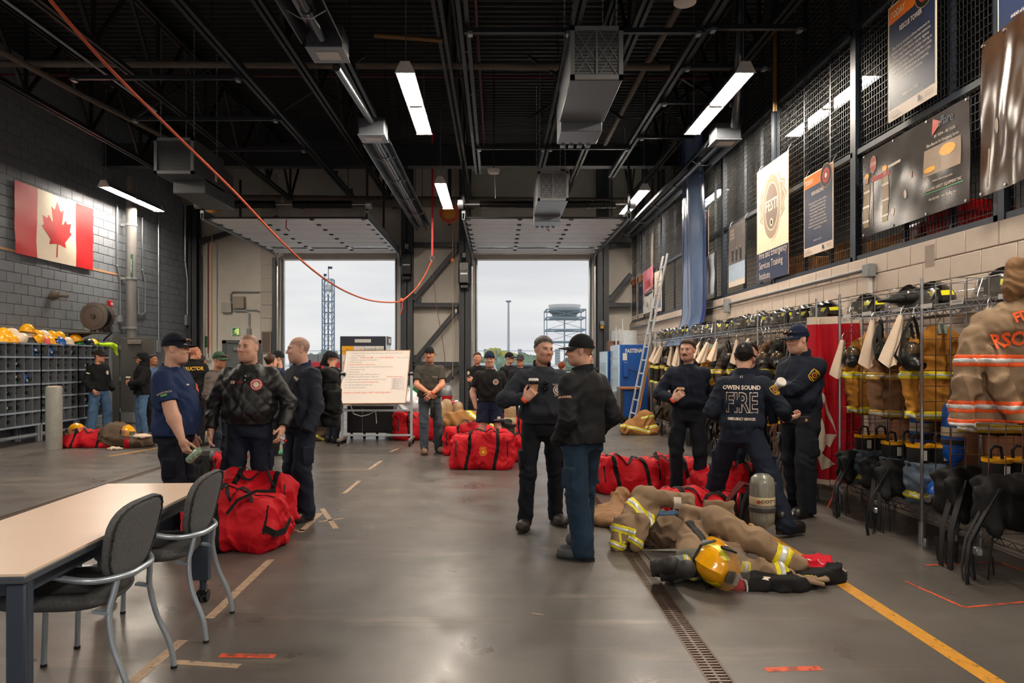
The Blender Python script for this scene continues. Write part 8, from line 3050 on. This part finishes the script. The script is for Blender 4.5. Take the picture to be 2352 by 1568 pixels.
  blob('hood',hfn2,(nb[0] - .17,nb[1] - .08,nb[2] - .12),(nb[0] + .17,nb[1] + .2,nb[2] + .1),.011,top,root)
 elif cl == 'hoodup':
  def hu(P):
   d = el(P,(0,.03,.02),(.105,.12,.135))
   d = sm(d,rc(P,(0,.06,-.05),(0,.06,-.17),.09,.1),.06)
   d = np.maximum(d,-el(P,(0,-.05,.0),(.09,.12,.125)))
   return np.maximum(d,-P[1] - .055) + wr(P,20,.005,1)
  o = blob('hood',hu,(-.14,-.1,-.26),(.14,.19,.18),.01,top,root)
  o.data.transform(Hm)
 # shoes
 kind = k.get('shoe','shoe')
 mu,ms_ = shoe_mesh(kind)
 smat,solem = k.get('shoemat',M('black_leather_shoe',(22,21,21),rough=.4)),k.get('solemat',mBlackRub)
 for i in (0,1):
  fx,fy,fyaw = feet[i][:3]
  fz = feet[i][3] if len(feet[i]) > 3 else 0
  Sm = Matrix.Translation((float(ank[i][0]),float(ank[i][1]),float(ank[i][2]) - .09)) @ Matrix.Rotation(fyaw,4,'Z') @ Matrix.Rotation(feet[i][4] if len(feet[i]) > 4 else 0,4,'X')
  m1 = mu.copy()
  m1.materials.clear()
  m1.transform(Sm)
  o = ob('shoe',m1,smat,root)
  m2 = ms_.copy()
  m2.materials.clear()
  m2.transform(Sm)
  ob('sole',m2,solem,o)
 root['_s'] = s
 info = dict(root=root,shirt=shirt,pants=pants,J=J,wr=wrs,el=el_,sh=sh,H=Hm,dirs=dirs,kne=kne,hips=hips)
 bpy.context.view_layer.update() if False else None
 return info
def wpos(p,v):
 r = p['root']
 return r.location + Matrix.Rotation(r.rotation_euler.z,3,'Z') @ (Vector(v) * r.scale[0])
def glue(p,me,org,xd,yd,mat,name,on='shirt',lift=.0035):
 """press a flat shape onto the clothing"""
 return ob(name,stick(me,frame(org,xd,yd),p[on],.0,lift),mat,p['root'])
def arm_frame(p,i,out,t=.38):
 """point beside the upper arm facing out, with axes across and up the arm"""
 a,e = Vector(p['sh'][i]),Vector(p['el'][i])
 up = (a - e).normalized()
 n = Vector(out)
 n = (n - up * n.dot(up)).normalized()
 return a.lerp(e,t) + n * .12,up.cross(n),up
def shield_patch(p,i,out,sz=.05,t=.38):
 org,xd,yd = arm_frame(p,i,out,t)
 poly = [(0,-1.2),(-.75,-.85),(-.9,.2),(-.85,.9),(0,1.05),(.85,.9),(.9,.2),(.75,-.85)]
 for sc,mat,lf in ((1.0,mYelP,.0035),(.88,mPBlk,.005)):
  glue(p,disc_mesh(3,8,1,1,[(a * sz * sc,b_ * sz * sc) for a,b_ in poly]),org,xd,yd,mat,'shoulder_patch',lift=lf)
 glue(p,ring_mesh(sz * .38,sz * .5),org,xd,yd,mYelP,'patch_ring',lift=.0065)
 glue(p,disc_mesh(1,12,sz * .2,sz * .2),org,xd,yd,mPRed,'patch_centre',lift=.0065)
 for dy_ in (.72,-.75):
  glue(p,rect_mesh(sz * 1.0,sz * .14),Vector(org) + Vector(yd) * (sz * dy_),xd,yd,mYelP,'patch_text',lift=.0065)
mNavyC = C('navy_uniform',(22,28,42),var=.12)
mNavyP = C('navy_trousers',(24,31,46),var=.12)
mTealP = C('deep_teal_trousers',(28,48,66),var=.14)
mBlackC = C('black_cloth',(22,22,23),var=.12)
mSoftB = C('black_softshell',(26,27,30),rough=.75)
mDenim = C('blue_denim',(76,104,136),var=.25,scale=9)
mCapB = C('black_cap',(20,21,24))
mCapN = C('navy_cap',(20,32,58))
# ---- A: navy polo, holding a can, beside the table
A = person('man in navy polo and cap holding a green can',-2.76,5.95,1.62,1.75,fat=1.4,belly=.075,sleeve='short',top=C('navy_polo',(30,46,82),var=.1),topname='polo_shirt',trousers=C('dark_navy_trousers',(18,22,33)),collar='polo',
  hem=.9,loose=.018,slr=(.086,.084,.05),skin=(206,158,136),face=dict(fat=.8,hair='brown',buzz=.25,stubble=.2,jaw=1.1),head=(.05,.0,0),cap=dict(mat=C('navy_black_cap',(18,24,38))),glasses='cap',
  arms=(dict(w=(-.3,-.2,.86),hint=(-.3,.7,0),hand='grip',dir=(.05,-.35,-.93),palm=(.7,-.4,.1)),dict(w=(.24,-.06,.86),hint=(.4,.6,0))),waist=.98,legr=(.105,.086,.08),neck=.07)
o_,x_,y_ = arm_frame(A,0,(-1,-.1,0),.5)
glue(A,text_mesh('WINDFORCE',.021),o_,x_,y_,mPW,'sleeve_lettering')
glue(A,rect_mesh(.05,.012),o_ - y_ * .02,x_,y_,M('lime_print',(120,190,60),rough=.6),'sleeve_print')
glue(A,rect_mesh(.03,.012),(-.09,-.36,1.33),(1,0,0),(0,0,1),mPW,'chest_mark')
glue(A,disc_mesh(2,16,.035,.045),(.09,-.36,1.3),(1,0,0),(0,0,1),M('crest_red',(196,90,70),rough=.6),'chest_crest')
w = wpos(A,(-.285,-.285,.76))
t = thing('drink_can','green and white drink can held low by the polo man','can',w)
MB().lathe([(.026,-.075),(.031,-.07),(.033,-.06),(.033,.05),(.026,.062),(.024,.06),(0,.06)],20).build('can_body',M('green_can',(70,128,84),rough=.3,metal=.3,c2=(206,216,200),scale=45),t)
t.rotation_euler = (.2,.75,.2)
MB().tube([(0,0,0),(.02,-.01,.03),(.0,-.015,.055),(-.03,-.01,.05)],.006,6).build('carabiner',mWhitePl,A['root']).data.transform(Matrix.Translation((-.2,-.14,.83)))
# ---- B: black quilted jacket
B = person('man in black quilted jacket standing between two colleagues',-2.23,6.3,.08,1.765,fat=.9,belly=.04,top=C('black_quilted_nylon',(26,26,28),rough=.5,spec=.4,bump=.1),topname='quilted_jacket',fine=.0085,trousers=mNavyP,collar='stand',hem=.955,loose=.03,gather=True,
  quilt=26,fold=.008,slr=(.09,.08,.055),skin=(206,158,136),face=dict(fat=.7,hair='brown',buzz=.6,recede=-.4,stubble=.15,jaw=1.12),head=(-.35,.02,0),
  arms=(dict(w=(-.31,-.1,.9),hint=(-.5,.5,0),hand='relax'),dict(w=(.31,-.1,.92),hint=(.5,.5,0),hand='relax')),legr=(.106,.088,.08),neck=.07)
glue(B,rect_mesh(.014,.42,2,24),(0,-.36,1.17),(1,0,0),(0,0,1),mBlackPl,'zip')
glue(B,disc_mesh(2,20,.052,.052),(.1,-.36,1.31),(1,0,0),(0,0,1),M('crest_crimson',(176,28,48),rough=.6),'chest_crest')
for r_ in (.018,.036):
 glue(B,ring_mesh(r_,r_ + .007),(.1,-.36,1.31),(1,0,0),(0,0,1),mPW,'crest_ring',lift=.006)
glue(B,disc_mesh(1,4,.03,.03),(.1,-.36,1.31),(1,0,0),(0,0,1),mPW,'crest_cross',lift=.005)
glue(B,rect_mesh(.04,.024),(-.105,-.36,1.33),(1,0,0),(0,0,1),mPW,'flag_patch')
glue(B,disc_mesh(1,8,.007,.007),(-.105,-.36,1.33),(1,0,0),(0,0,1),mPBlk,'flag_leaf',lift=.006)
glue(B,text_mesh('HONDA',.02),(-.045,-.36,1.332),(1,0,0),(0,0,1),mRed,'name_lettering')
for z in (1.385,1.35):
 glue(B,disc_mesh(1,8,.006,.006),(.005,-.36,z),(1,0,0),(0,0,1),mWhitePl,'snap',lift=.006)
t = thing('marker_pen','white marker with red cap in the quilted jacket man hand','pen',wpos(B,(.31,-.16,.84)))
MB().cyl((-.03,0,.02),(.03,0,-.02),.012).build('barrel',mWhitePl,t)
MB().cyl((.03,0,-.02),(.05,0,-.034),.013).build('cap',mRed,t)
# ---- C: bald man with backpack
Cc = person('bald man in dark jacket wearing a black backpack',-1.88,6.72,-.75,1.755,fat=.8,belly=.04,top=C('charcoal_navy_softshell',(40,43,54),rough=.8),topname='softshell_jacket',trousers=mNavyP,collar='stand',collarmat=C('navy_lining',(32,46,80)),hem=.9,loose=.026,
   slr=(.088,.08,.06),skin=(206,160,140),face=dict(fat=.5,hair='grey',buzz=.5,recede=.9,stubble=.3,jaw=1.08),head=(-.3,.05,0),
   arms=(dict(w=(-.23,-.13,.92),hint=(-.3,.9,0),hand='none'),dict(w=(.25,-.1,.86),hint=(.25,.9,0),hand='none')),legr=(.104,.09,.084),neck=.068,feet=((-.12,.05,-.1),(.12,-.02,.15)))
bp = thing('backpack','large black backpack with side pouch on the bald man','backpack',Cc['root'].location,-.75)
mBp = C('black_cordura',(30,31,32),rough=.8)
def bpf(P):
 d = rb(P,(0,.24,1.17),(.18,.1,.29),.08)
 d = sm(d,rb(P,(0,.31,1.08),(.15,.07,.19),.05),.05)
 return d + wr(P,9,.01,2) + wr(P,20,.004,1)
blob('pack_body',bpf,(-.3,.06,.82),(.3,.5,1.56),.0125,mBp,bp)
blob('side_pouch',lambda P: rb(P,(.19,.22,1.14),(.05,.085,.1),.03) + wr(P,16,.005,3),(.12,.1,1.02),(.3,.36,1.32),.0115,C('black_pouch',(24,24,25)),bp)
MB().bx(.2,.235,.2,.3,1.02,1.07,.01).build('buckle',mBlackPl,bp)
for sg in (-1,1):
 MB().strap([(sg * .1,.17,1.4),(sg * .115,.08,1.455),(sg * .12,-.05,1.43),(sg * .135,-.135,1.32),(sg * .165,-.1,1.18),(sg * .215,.06,1.05),(sg * .17,.18,1.0)],.055,.016,(1,0,.15)).build('shoulder_strap',mBp,bp)
for z in (1.02,1.32):
 blob('compression_strap',lambda P: np.maximum(bpf(P) - .006,np.abs(P[2] - z) - .018),(-.3,.06,z - .06),(.3,.5,z + .06),.012,mWeb,bp)
MB().strap([(-.05,.2,1.44),(-.03,.22,1.47),(.03,.22,1.47),(.05,.2,1.44)],.025,.01,(0,1,0)).build('top_handle',mRed,bp)
glue(Cc,text_mesh('FIRE',.03,bold=.001),(.12,-.36,1.36),(.6,0,-.3),(0,0,1),mPW,'name_lettering')
# ---- D: grey half-zip sweater with cup
D = person('man in dark grey half-zip sweater raising a coffee cup',.42,6.42,.12,1.745,fat=.6,belly=.03,top=C('charcoal_fleece',(46,49,57),rough=.95,bump=.4),topname='sweater',trousers=C('black_navy_trousers',(20,23,31)),collar='zip',collaropen=.55,hem=.96,loose=.03,gather=True,slr=(.086,.078,.052),
  skin=(202,152,130),face=dict(hair='grey',hairstyle='short',stubble=.35,jaw=1.05),head=(.3,.06,.06),
  arms=(dict(w=(-.2,-.27,1.2),hint=(-.9,.1,-.7),hand='cup',dir=(.72,-.12,.66),palm=(.1,1,.0),band=1),dict(w=(.24,.05,.93),hint=(.3,.9,0),hand='none')),feet=((-.17,-.08,-.35),(.15,.1,.25)),neck=.07,
  shoemat=M('brown_boot',(40,32,27),rough=.5),shoe='boot')
for r0,r1 in ((.018,.024),(.034,.042)):
 glue(D,ring_mesh(r0,r1),(.115,-.36,1.27),(1,0,0),(0,0,1),mPW,'crest_ring')
glue(D,disc_mesh(1,4,.03,.03),(.115,-.36,1.27),(1,0,0),(0,0,1),M('crest_grey',(150,156,170),rough=.6),'crest_cross',lift=.003)
for tx,z in (('FIRE RESCUE',1.32),('SERVICES',1.22)):
 glue(D,text_mesh(tx,.017),(.115,-.36,z),(1,0,0),(0,0,1),mPW,'crest_lettering')
for z in (1.33,1.28):
 MB().ell((-.0,-.185,z),(.026,.012,.02),10,6).build('sunglass_lens',M('black_lens',(14,14,16),rough=.08),D['root'])
cu = cup('black coffee cup with white lid raised by the sweater man',wpos(D,(-.12,-.235,1.235)),M('black_cup',(28,26,25),rough=.5),mCupLid,.125,.043,mKraft)
# ---- E: black softshell, back to camera
E = person('man in black jacket and cap seen from behind',.68,5.48,-2.45,1.72,fat=.4,belly=.01,top=mSoftB,topname='softshell_jacket',trousers=mTealP,collar='stand',collaropen=.1,hem=.9,loose=.028,fold=.009,slr=(.086,.08,.056),skin=(200,152,130),
  face=dict(hair='brown',buzz=.45,stubble=.2),head=(.75,.02,0),cap=dict(mat=mCapB,hole=True),legr=(.102,.092,.09),neck=.068,
  arms=(dict(w=(-.24,-.1,.93),hint=(-.3,.9,0),hand='none'),dict(w=(.21,-.09,.9),hint=(.35,.9,0),hand='none')),feet=((-.1,-.1,-.25),(.12,.12,.5)),shoemat=M('grey_trainer',(66,70,76),rough=.5,var=.3,scale=50),cargo=True)
o_,x_,y_ = arm_frame(E,1,(1,.3,0),.45)
glue(E,text_mesh('BRUNNER',.024,bold=.0006),o_,x_,y_,M('thread_tan',(206,160,126),rough=.6),'sleeve_lettering')
# ---- F: moustached man with cup
Fp = person('moustached man in navy sweater holding a small black cup',2.16,7.85,-.3,1.765,fat=.2,top=mNavyC,topname='sweater',trousers=C('black_navy_trousers',()),collar='zip',collaropen=.4,hem=.96,loose=.026,gather=True,slr=(.08,.072,.05),skin=(206,158,138),
   face=dict(hair='brown',hairstyle='short',moustache=True,stubble=.1),head=(-.3,.05,0),
   arms=(dict(w=(-.14,-.27,1.1),hint=(-.8,.2,-.6),hand='cup',dir=(.75,-.12,.6),palm=(.1,1,0),band=1),dict(w=(.24,.03,.91),hint=(.3,.9,0),hand='none')),neck=.064,feet=((-.12,.0,-.15),(.13,0,.2)))
shield_patch(Fp,1,(.75,-.6,0),.042)
shield_patch(Fp,0,(-1,-.1,0),.042)
glue(Fp,rect_mesh(.006,.2,1,8),(0,-.36,1.34),(1,0,0),(0,0,1),mBlackPl,'zip')
cup('small black cup with tan lid held by the moustached man',wpos(Fp,(-.07,-.24,1.11)),M('black_cup',()),M('tan_lid',(222,172,130),rough=.5),.1,.04)
# ---- G: lettered sweatshirt, striding, back to camera
G = person('man with OWEN SOUND FIRE lettering on his back, reaching out',2.26,6.42,2.8,1.73,fat=.3,top=C('dark_navy_sweat',(26,33,46)),topname='sweatshirt',trousers=mNavyP,collar='stand',collaropen=.1,hem=.93,loose=.026,gather=True,slr=(.082,.074,.05),skin=(200,152,130),
  face=dict(hair='dark',hairstyle='nape',stubble=.1),head=(-.1,.12,0),cap=dict(mat=mCapB,hole=True,text='61'),lean=(-.02,-.08),hip=(.0,.04),drop=.05,
  arms=(dict(w=(-.4,-.22,1.0),hint=(-.5,.6,-.6),hand='grip',dir=(-.85,-.35,.2),palm=(.3,.2,.9),band=1),dict(w=(.22,-.22,1.0),hint=(.3,.9,0),hand='none')),
  feet=((-.37,.3,-.9),(.3,-.25,.35)),shoe='boot',legr=(.104,.092,.084),neck=.066)
for tx,z,sz,xs_,bo in (('OWEN SOUND',1.3,.052,.92,.002),('EMERGENCY SERVICES',1.015,.033,.72,.001)):
 glue(G,text_mesh(tx,sz,xs=xs_,bold=bo),(0,.4,z),(-1,0,0),(0,0,1),mPW,'back_lettering')
mOut = text_mesh('FIRE',.25,xs=.62,bold=.009)
glue(G,mOut,(0,.4,1.155),(-1,0,0),(0,0,1),mPW,'back_lettering')
glue(G,text_mesh('FIRE',.25,xs=.62,bold=.0015),(0,.4,1.155),(-1,0,0),(0,0,1),C('dark_navy_sweat',()),'back_lettering',lift=.006)
glue(G,text_mesh('61',.03),(0,.4,1.4),(-1,0,0),(0,0,1),mPW,'back_number')
shield_patch(G,0,(-.7,.7,0),.045)
t = thing('wallet_phone','dark phone case held between two men at waist height','phone',wpos(G,(-.53,-.29,.985)),.2)
MB().bx(-.07,.09,-.012,.012,-.035,.035,.006).build('case',M('dark_case',(34,33,34),rough=.5),t)
MB().cyl((.05,-.014,0),(.05,-.012,0),.014,n=14).build('emblem',mKraft,t)
# ---- H: tall man with crossed arms
Hh = person('tall man in navy sweater and cap with crossed arms',3.05,6.98,-1.15,1.87,fat=.7,belly=.04,top=mNavyC,topname='sweater',trousers=C('black_navy_trousers',()),collar='zip',collaropen=.3,hem=.96,loose=.028,gather=True,slr=(.09,.08,.055),skin=(206,158,136),
   face=dict(fat=.3,hair='brown',hairstyle='crop',stubble=.1),head=(-.15,.12,0),cap=dict(mat=mCapN),glasses='cap',shoe='boot',legr=(.108,.092,.086),neck=.068,
   arms=(dict(w=(.14,-.27,1.17),hint=(-.7,-.1,-.7),hand='none'),dict(w=(-.12,-.3,1.2),hint=(.7,-.1,-.7),hand='none')),feet=((-.13,.1,-.15),(.14,-.08,.2)))
shield_patch(Hh,1,(1,-.25,0),.05)
cup('white lidded cup tucked in the crossed arms of the tall man',wpos(Hh,(.04,-.34,1.2)),mCupLid,mCupLid,.1,.044).rotation_euler = (1.1,-.3,.2)
# ---- man hidden behind G
G2 = person('man mostly hidden between the lettered man and the tall man',2.82,7.75,-.6,1.73,near=False,top=mNavyC,topname='sweater',trousers=mNavyP,collar='stand',hem=.95,loose=.025,face=dict(hair='dark',hairstyle='short'),skin=(206,150,124),
   arms=(dict(w=(-.1,-.22,1.05),hint=(-.8,.2,-.5),hand='none'),None))
shield_patch(G2,1,(.8,-.6,0),.045)
# ---- middle distance
I_ = person('moustached man in charcoal tee with hands clasped before him',-1.1,11.5,.0,1.75,fat=.6,belly=.05,sleeve='short',top=C('charcoal_tee',(64,60,54)),topname='t_shirt',trousers=C('slate_jeans',(70,80,90),var=.2),collar='crew',hem=.94,loose=.022,slr=(.084,.086,.05),skin=(202,140,110),
   face=dict(hair='ginger',moustache=True,buzz=.4,stubble=.15,fat=.3),head=(-.1,.02,0),cap=dict(mat=mCapB,back=True),cargo=False,
   arms=(dict(w=(.0,-.27,1.02),hint=(-.9,.1,-.3),hand='relax',dir=(.65,-.1,-.5),palm=(0,1,0)),dict(w=(.06,-.3,1.0),hint=(.9,.1,-.3),hand='relax',dir=(-.6,-.1,-.6),palm=(0,1,0),band=1)),
   shoe='boot',shoemat=M('tan_boot',(118,92,70),rough=.7),feet=((-.08,-.08,.1),(.14,.08,.5)))
glue(I_,text_mesh('Carhartt',.022),(.1,-.36,1.27),(1,0,0),(0,0,1),mPW,'pocket_mark')
t = thing('water_bottle','black water bottle hanging from the clasped hands','bottle',wpos(I_,(.08,-.33,.62)),.1)
MB().lathe([(.036,0),(.04,.01),(.04,.19),(.03,.22),(.028,.25),(0,.25)],16).build('flask',mBlackPl,t)
MB().tube([(-.02,0,.25),(-.02,0,.29),(.02,0,.29),(.02,0,.25)],.006,6).build('loop',mBlackPl,t)
Jj = person('young man in black tee and navy shorts with hands in pockets',-.1,10.6,.05,1.66,near=True,fat=.3,belly=.02,sleeve='short',shorts=True,top=mBlackC,topname='t_shirt',trousers=C('navy_shorts',(26,34,58)),collar='crew',hem=.96,loose=.026,slr=(.084,.088,.05),skin=(206,160,140),
   face=dict(hair='dark',buzz=.4,stubble=.2,fat=.3),head=(-.15,.0,0),cap=dict(mat=mCapN,back=True),arms=(dict(w=(-.225,-.03,.86),hint=(-.8,.4,0),hand='none',band=1),dict(w=(.225,-.03,.86),hint=(.8,.4,0),hand='none')),feet=((-.13,0,-.2),(.13,0,.2)),legr=(.11,.09,.08))
glue(Jj,disc_mesh(2,20,.045,.045),(.09,-.36,1.28),(1,0,0),(0,0,1),mPW,'chest_crest')
glue(Jj,ring_mesh(.024,.034),(.09,-.36,1.28),(1,0,0),(0,0,1),mPBlk,'crest_ring',lift=.005)
glue(Jj,disc_mesh(1,14,.017,.017),(.09,-.36,1.28),(1,0,0),(0,0,1),mRed,'crest_centre',lift=.006)
glue(Jj,text_mesh('AVALANCHE',.028),(.14,-.36,.68),(1,0,.1),(0,0,1),mPW,'shorts_lettering',on='pants')
glue(Jj,disc_mesh(2,12,.03,.02),(.14,-.36,.71),(1,0,.1),(0,0,1),mPW,'shorts_mark',on='pants')
K_ = person('smiling officer in black shirt with folded arms outside the doorway',-.4,14.6,.2,1.7,near=False,sleeve='short',top=mBlackC,topname='uniform_shirt',trousers=mBlackC,collar='polo',hem=.95,loose=.02,skin=(206,146,116),face=dict(hair='brown',hairstyle='short'),head=(-.1,0,0),
   arms=(dict(w=(.12,-.22,1.14),hint=(-.7,0,-.7),hand='relax',dir=(1,.1,.1),palm=(0,1,0)),dict(w=(-.12,-.25,1.17),hint=(.7,0,-.7),hand='relax',dir=(-1,.1,.1),palm=(0,1,0))))
o_,x_,y_ = arm_frame(K_,0,(-.7,-.7,0),.3)
glue(K_,disc_mesh(2,14,.035,.042),o_,x_,y_,M('round_badge',(206,186,160),rough=.6),'sleeve_badge')
L_ = person('officer in black uniform and cap looking aside outside',.27,14.9,.7,1.7,near=False,top=mBlackC,topname='uniform_shirt',trousers=mBlackC,collar='polo',hem=.95,loose=.025,skin=(202,152,130),face=dict(hair='brown',buzz=.4),head=(.3,0,0),cap=dict(mat=mCapB))
glue(L_,rect_mesh(.05,.02),(.08,-.36,1.28),(1,0,0),(0,0,1),mPW,'name_tape')
glue(L_,rect_mesh(.03,.08),(-.08,-.36,1.33),(1,0,0),(0,0,1),M('radio_tan',(150,104,78),rough=.6),'radio_strap')
M_ = person('officer in grey cap and dark jacket outside, beside the sweater man',.48,14.0,-.15,1.65,near=False,top=mNavyC,topname='uniform_jacket',trousers=mNavyP,collar='polo',hem=.95,loose=.028,skin=(206,150,124),face=dict(hair='grey',buzz=.4),cap=dict(mat=C('grey_cap',(58,56,58))))
glue(M_,rect_mesh(.08,.022),(-.08,-.36,1.3),(1,0,0),(0,0,1),mPW,'name_tape')
X1 = person('person with brown hair hidden behind the capped man',(1352 - CX) * 14.6 / F,14.6,.2,1.69,near=False,top=mBlackC,trousers=mBlackC,collar='crew',face=dict(hair='brown',hairstyle='full'))
X2 = person('ginger haired person low behind the sweater man',(1290 - CX) * 15.6 / F,15.6,2.6,1.5,near=False,top=mNavyC,trousers=mBlackC,collar='crew',face=dict(hair='ginger',hairstyle='full'))
# ---- left group
N_ = person('man in green cap and brown hoodie with hands in pocket',-4.02,10.05,1.35,1.65,fat=.2,top=C('brown_hoodie',(98,88,82)),topname='hoodie',trousers=C('dark_slate_trousers',(34,40,50)),collar='hood',hem=.93,loose=.028,slr=(.082,.072,.055),skin=(206,146,116),
   face=dict(hair='brown',buzz=.4,stubble=.3),head=(-.1,.08,0),cap=dict(mat=C('green_cap',(58,82,62))),glasses='cap',arms=(dict(w=(-.2,-.2,.95),hint=(-.5,.6,0),hand='fist'),dict(w=(.2,-.2,.95),hint=(.5,.6,0),hand='fist')))
O_ = person('instructor in black jacket with yellow back lettering',-5.38,12.4,3.05,1.79,near=False,fat=.6,top=mBlackC,topname='jacket',trousers=mBlackC,collar='stand',collaropen=.1,hem=.9,loose=.035,slr=(.09,.082,.06),skin=(200,136,108),face=dict(hair='ginger',buzz=.5),head=(-.6,0,0),shoe='boot')
glue(O_,text_mesh('INSTRUCTOR',.085,xs=.85,bold=.003),(0,.4,1.36),(-1,0,.03),(0,0,1),mYelP,'back_lettering')
P_ = person('person in black hoodie and jeans standing by the cubbies',-8.22,14.4,1.2,1.735,near=False,fat=.3,top=mBlackC,topname='hoodie',trousers=mDenim,collar='hood',hem=.92,loose=.03,slr=(.085,.075,.055),skin=(206,146,118),face=dict(hair='ginger',hairstyle='nape',moustache=True),head=(.35,0,0),cap=dict(mat=C('brown_cap',(40,33,30))),cargo=False,
   arms=(dict(w=(-.23,-.14,.93),hint=(-.35,.8,0),hand='fist',dir=(.3,-.3,-.9)),dict(w=(.23,-.14,.93),hint=(.35,.8,0),hand='none')),feet=((-.15,.05,-.3),(.16,-.05,.3)),legr=(.11,.095,.09))
glue(P_,disc_mesh(2,14,.035,.045),(.09,-.36,1.3),(1,0,0),(0,0,1),mPW,'chest_crest')
o_,x_,y_ = arm_frame(P_,0,(-.8,-.6,0))
glue(P_,rect_mesh(.07,.02),o_,x_,y_,mPW,'sleeve_print')
Q_ = person('person in black hoodie with hood up, glasses and coffee cup',-7.16,14.1,-.85,1.7,near=False,fat=.2,top=mBlackC,topname='hoodie',trousers=mDenim,collar='hoodup',hem=.88,loose=.04,slr=(.09,.08,.06),skin=(196,138,112),face=dict(hair='dark'),cap=dict(mat=mCapB),glasses='eyes',head=(-.3,0,0),cargo=False,
   arms=(dict(w=(-.2,-.16,.98),hint=(-.7,.4,0),hand='none'),dict(w=(.1,-.3,1.1),hint=(.8,.2,-.5),hand='cup',dir=(-.75,-.15,.55),palm=(-.1,1,0))),feet=((-.2,.0,-.2),(.16,0,.4)),shoe='boot')
cup('dark patterned cup with white lid held by the hooded person',wpos(Q_,(.03,-.28,1.1)),M('brown_cup',(86,62,52),rough=.5),mCupLid,.13,.045)
R_ = person('dark haired woman in blue top behind the hooded person',-7.5,15.2,1.2,1.66,near=False,wx=.16,top=C('slate_blue_top',(84,108,140)),topname='sweater',trousers=mBlackC,collar='crew',skin=(178,120,92),face=dict(hair='dark',hairstyle='bun',brow=True),shoe='boot')
S_ = person('man in black cap behind the quilted jacket man',(640 - CX) * 11.6 / F,11.6,-1.0,1.68,near=False,top=C('navy_tee',(34,44,66)),topname='t_shirt',trousers=mBlackC,shorts=False,collar='crew',skin=(200,152,130),face=dict(hair='brown',buzz=.4),cap=dict(mat=mCapB),shoemat=M('beige_trainer',(168,148,124),rough=.7),solemat=M('tan_sole',(150,116,84),rough=.7),trhem=.2,feet=((-.14,.0,-.5),(.12,-.1,.5)))
for i in (0,1):
 a = S_['root']
T_ = person('brown haired woman behind the quilted jacket man',(621 - CX) * 11.2 / F,11.2,2.6,1.63,near=False,wx=.16,top=C('olive_top',(72,70,62)),topname='sweater',trousers=mBlackC,collar='crew',skin=(206,150,124),face=dict(hair='brown',hairstyle='bun'),shoemat=M('green_shoe',(66,140,98),rough=.6))
U_ = person('man in black cap and hoodie facing away behind the whiteboard',(763 - CX) * 12.95 / F,12.95,2.35,1.68,near=False,fat=.4,top=mBlackC,topname='hoodie',trousers=C('dark_slate_trousers',()),collar='hood',loose=.03,slr=(.088,.078,.06),skin=(204,142,114),face=dict(hair='brown',buzz=.4),cap=dict(mat=mCapB,logo=mPW),head=(.5,.1,0),
   arms=(dict(w=(-.3,-.12,.95),hint=(-.5,.5,0),hand='grip'),dict(w=(.2,-.25,1.1),hint=(.6,.4,0),hand='none')))
Vv = person('hooded person bending beside the whiteboard man',(742 - CX) * 13.6 / F,13.6,1.0,1.7,near=False,fat=.3,top=mBlackC,topname='hoodie',trousers=mBlackC,collar='hoodup',loose=.035,lean=(0,-.1),skin=(200,152,130),face=dict(hair='dark'),head=(.2,.4,0))
W_ = person('person in black leggings and pale slippers behind the instructor',(462 - CX) * 14.6 / F,14.6,2.6,1.62,near=False,wx=.15,top=C('navy_tee',()),topname='sweater',trousers=mBlackC,collar='crew',legr=(.08,.062,.05),trhem=.2,cargo=False,skin=(150,98,76),face=dict(hair='dark',hairstyle='long'),shoemat=M('pale_slipper',(214,186,164),rough=.7),solemat=M('pale_slipper',()),feet=((-.1,0,-.6),(.1,0,.4)))
glue(W_,rect_mesh(.012,.5,1,8),(-.3,.02,.7),(0,1,0),(0,0,1),mWhitePl,'side_stripe',on='pants')
if bpy.data.scenes.get('lettering_tmp'):
 bpy.data.scenes.remove(bpy.data.scenes['lettering_tmp'])
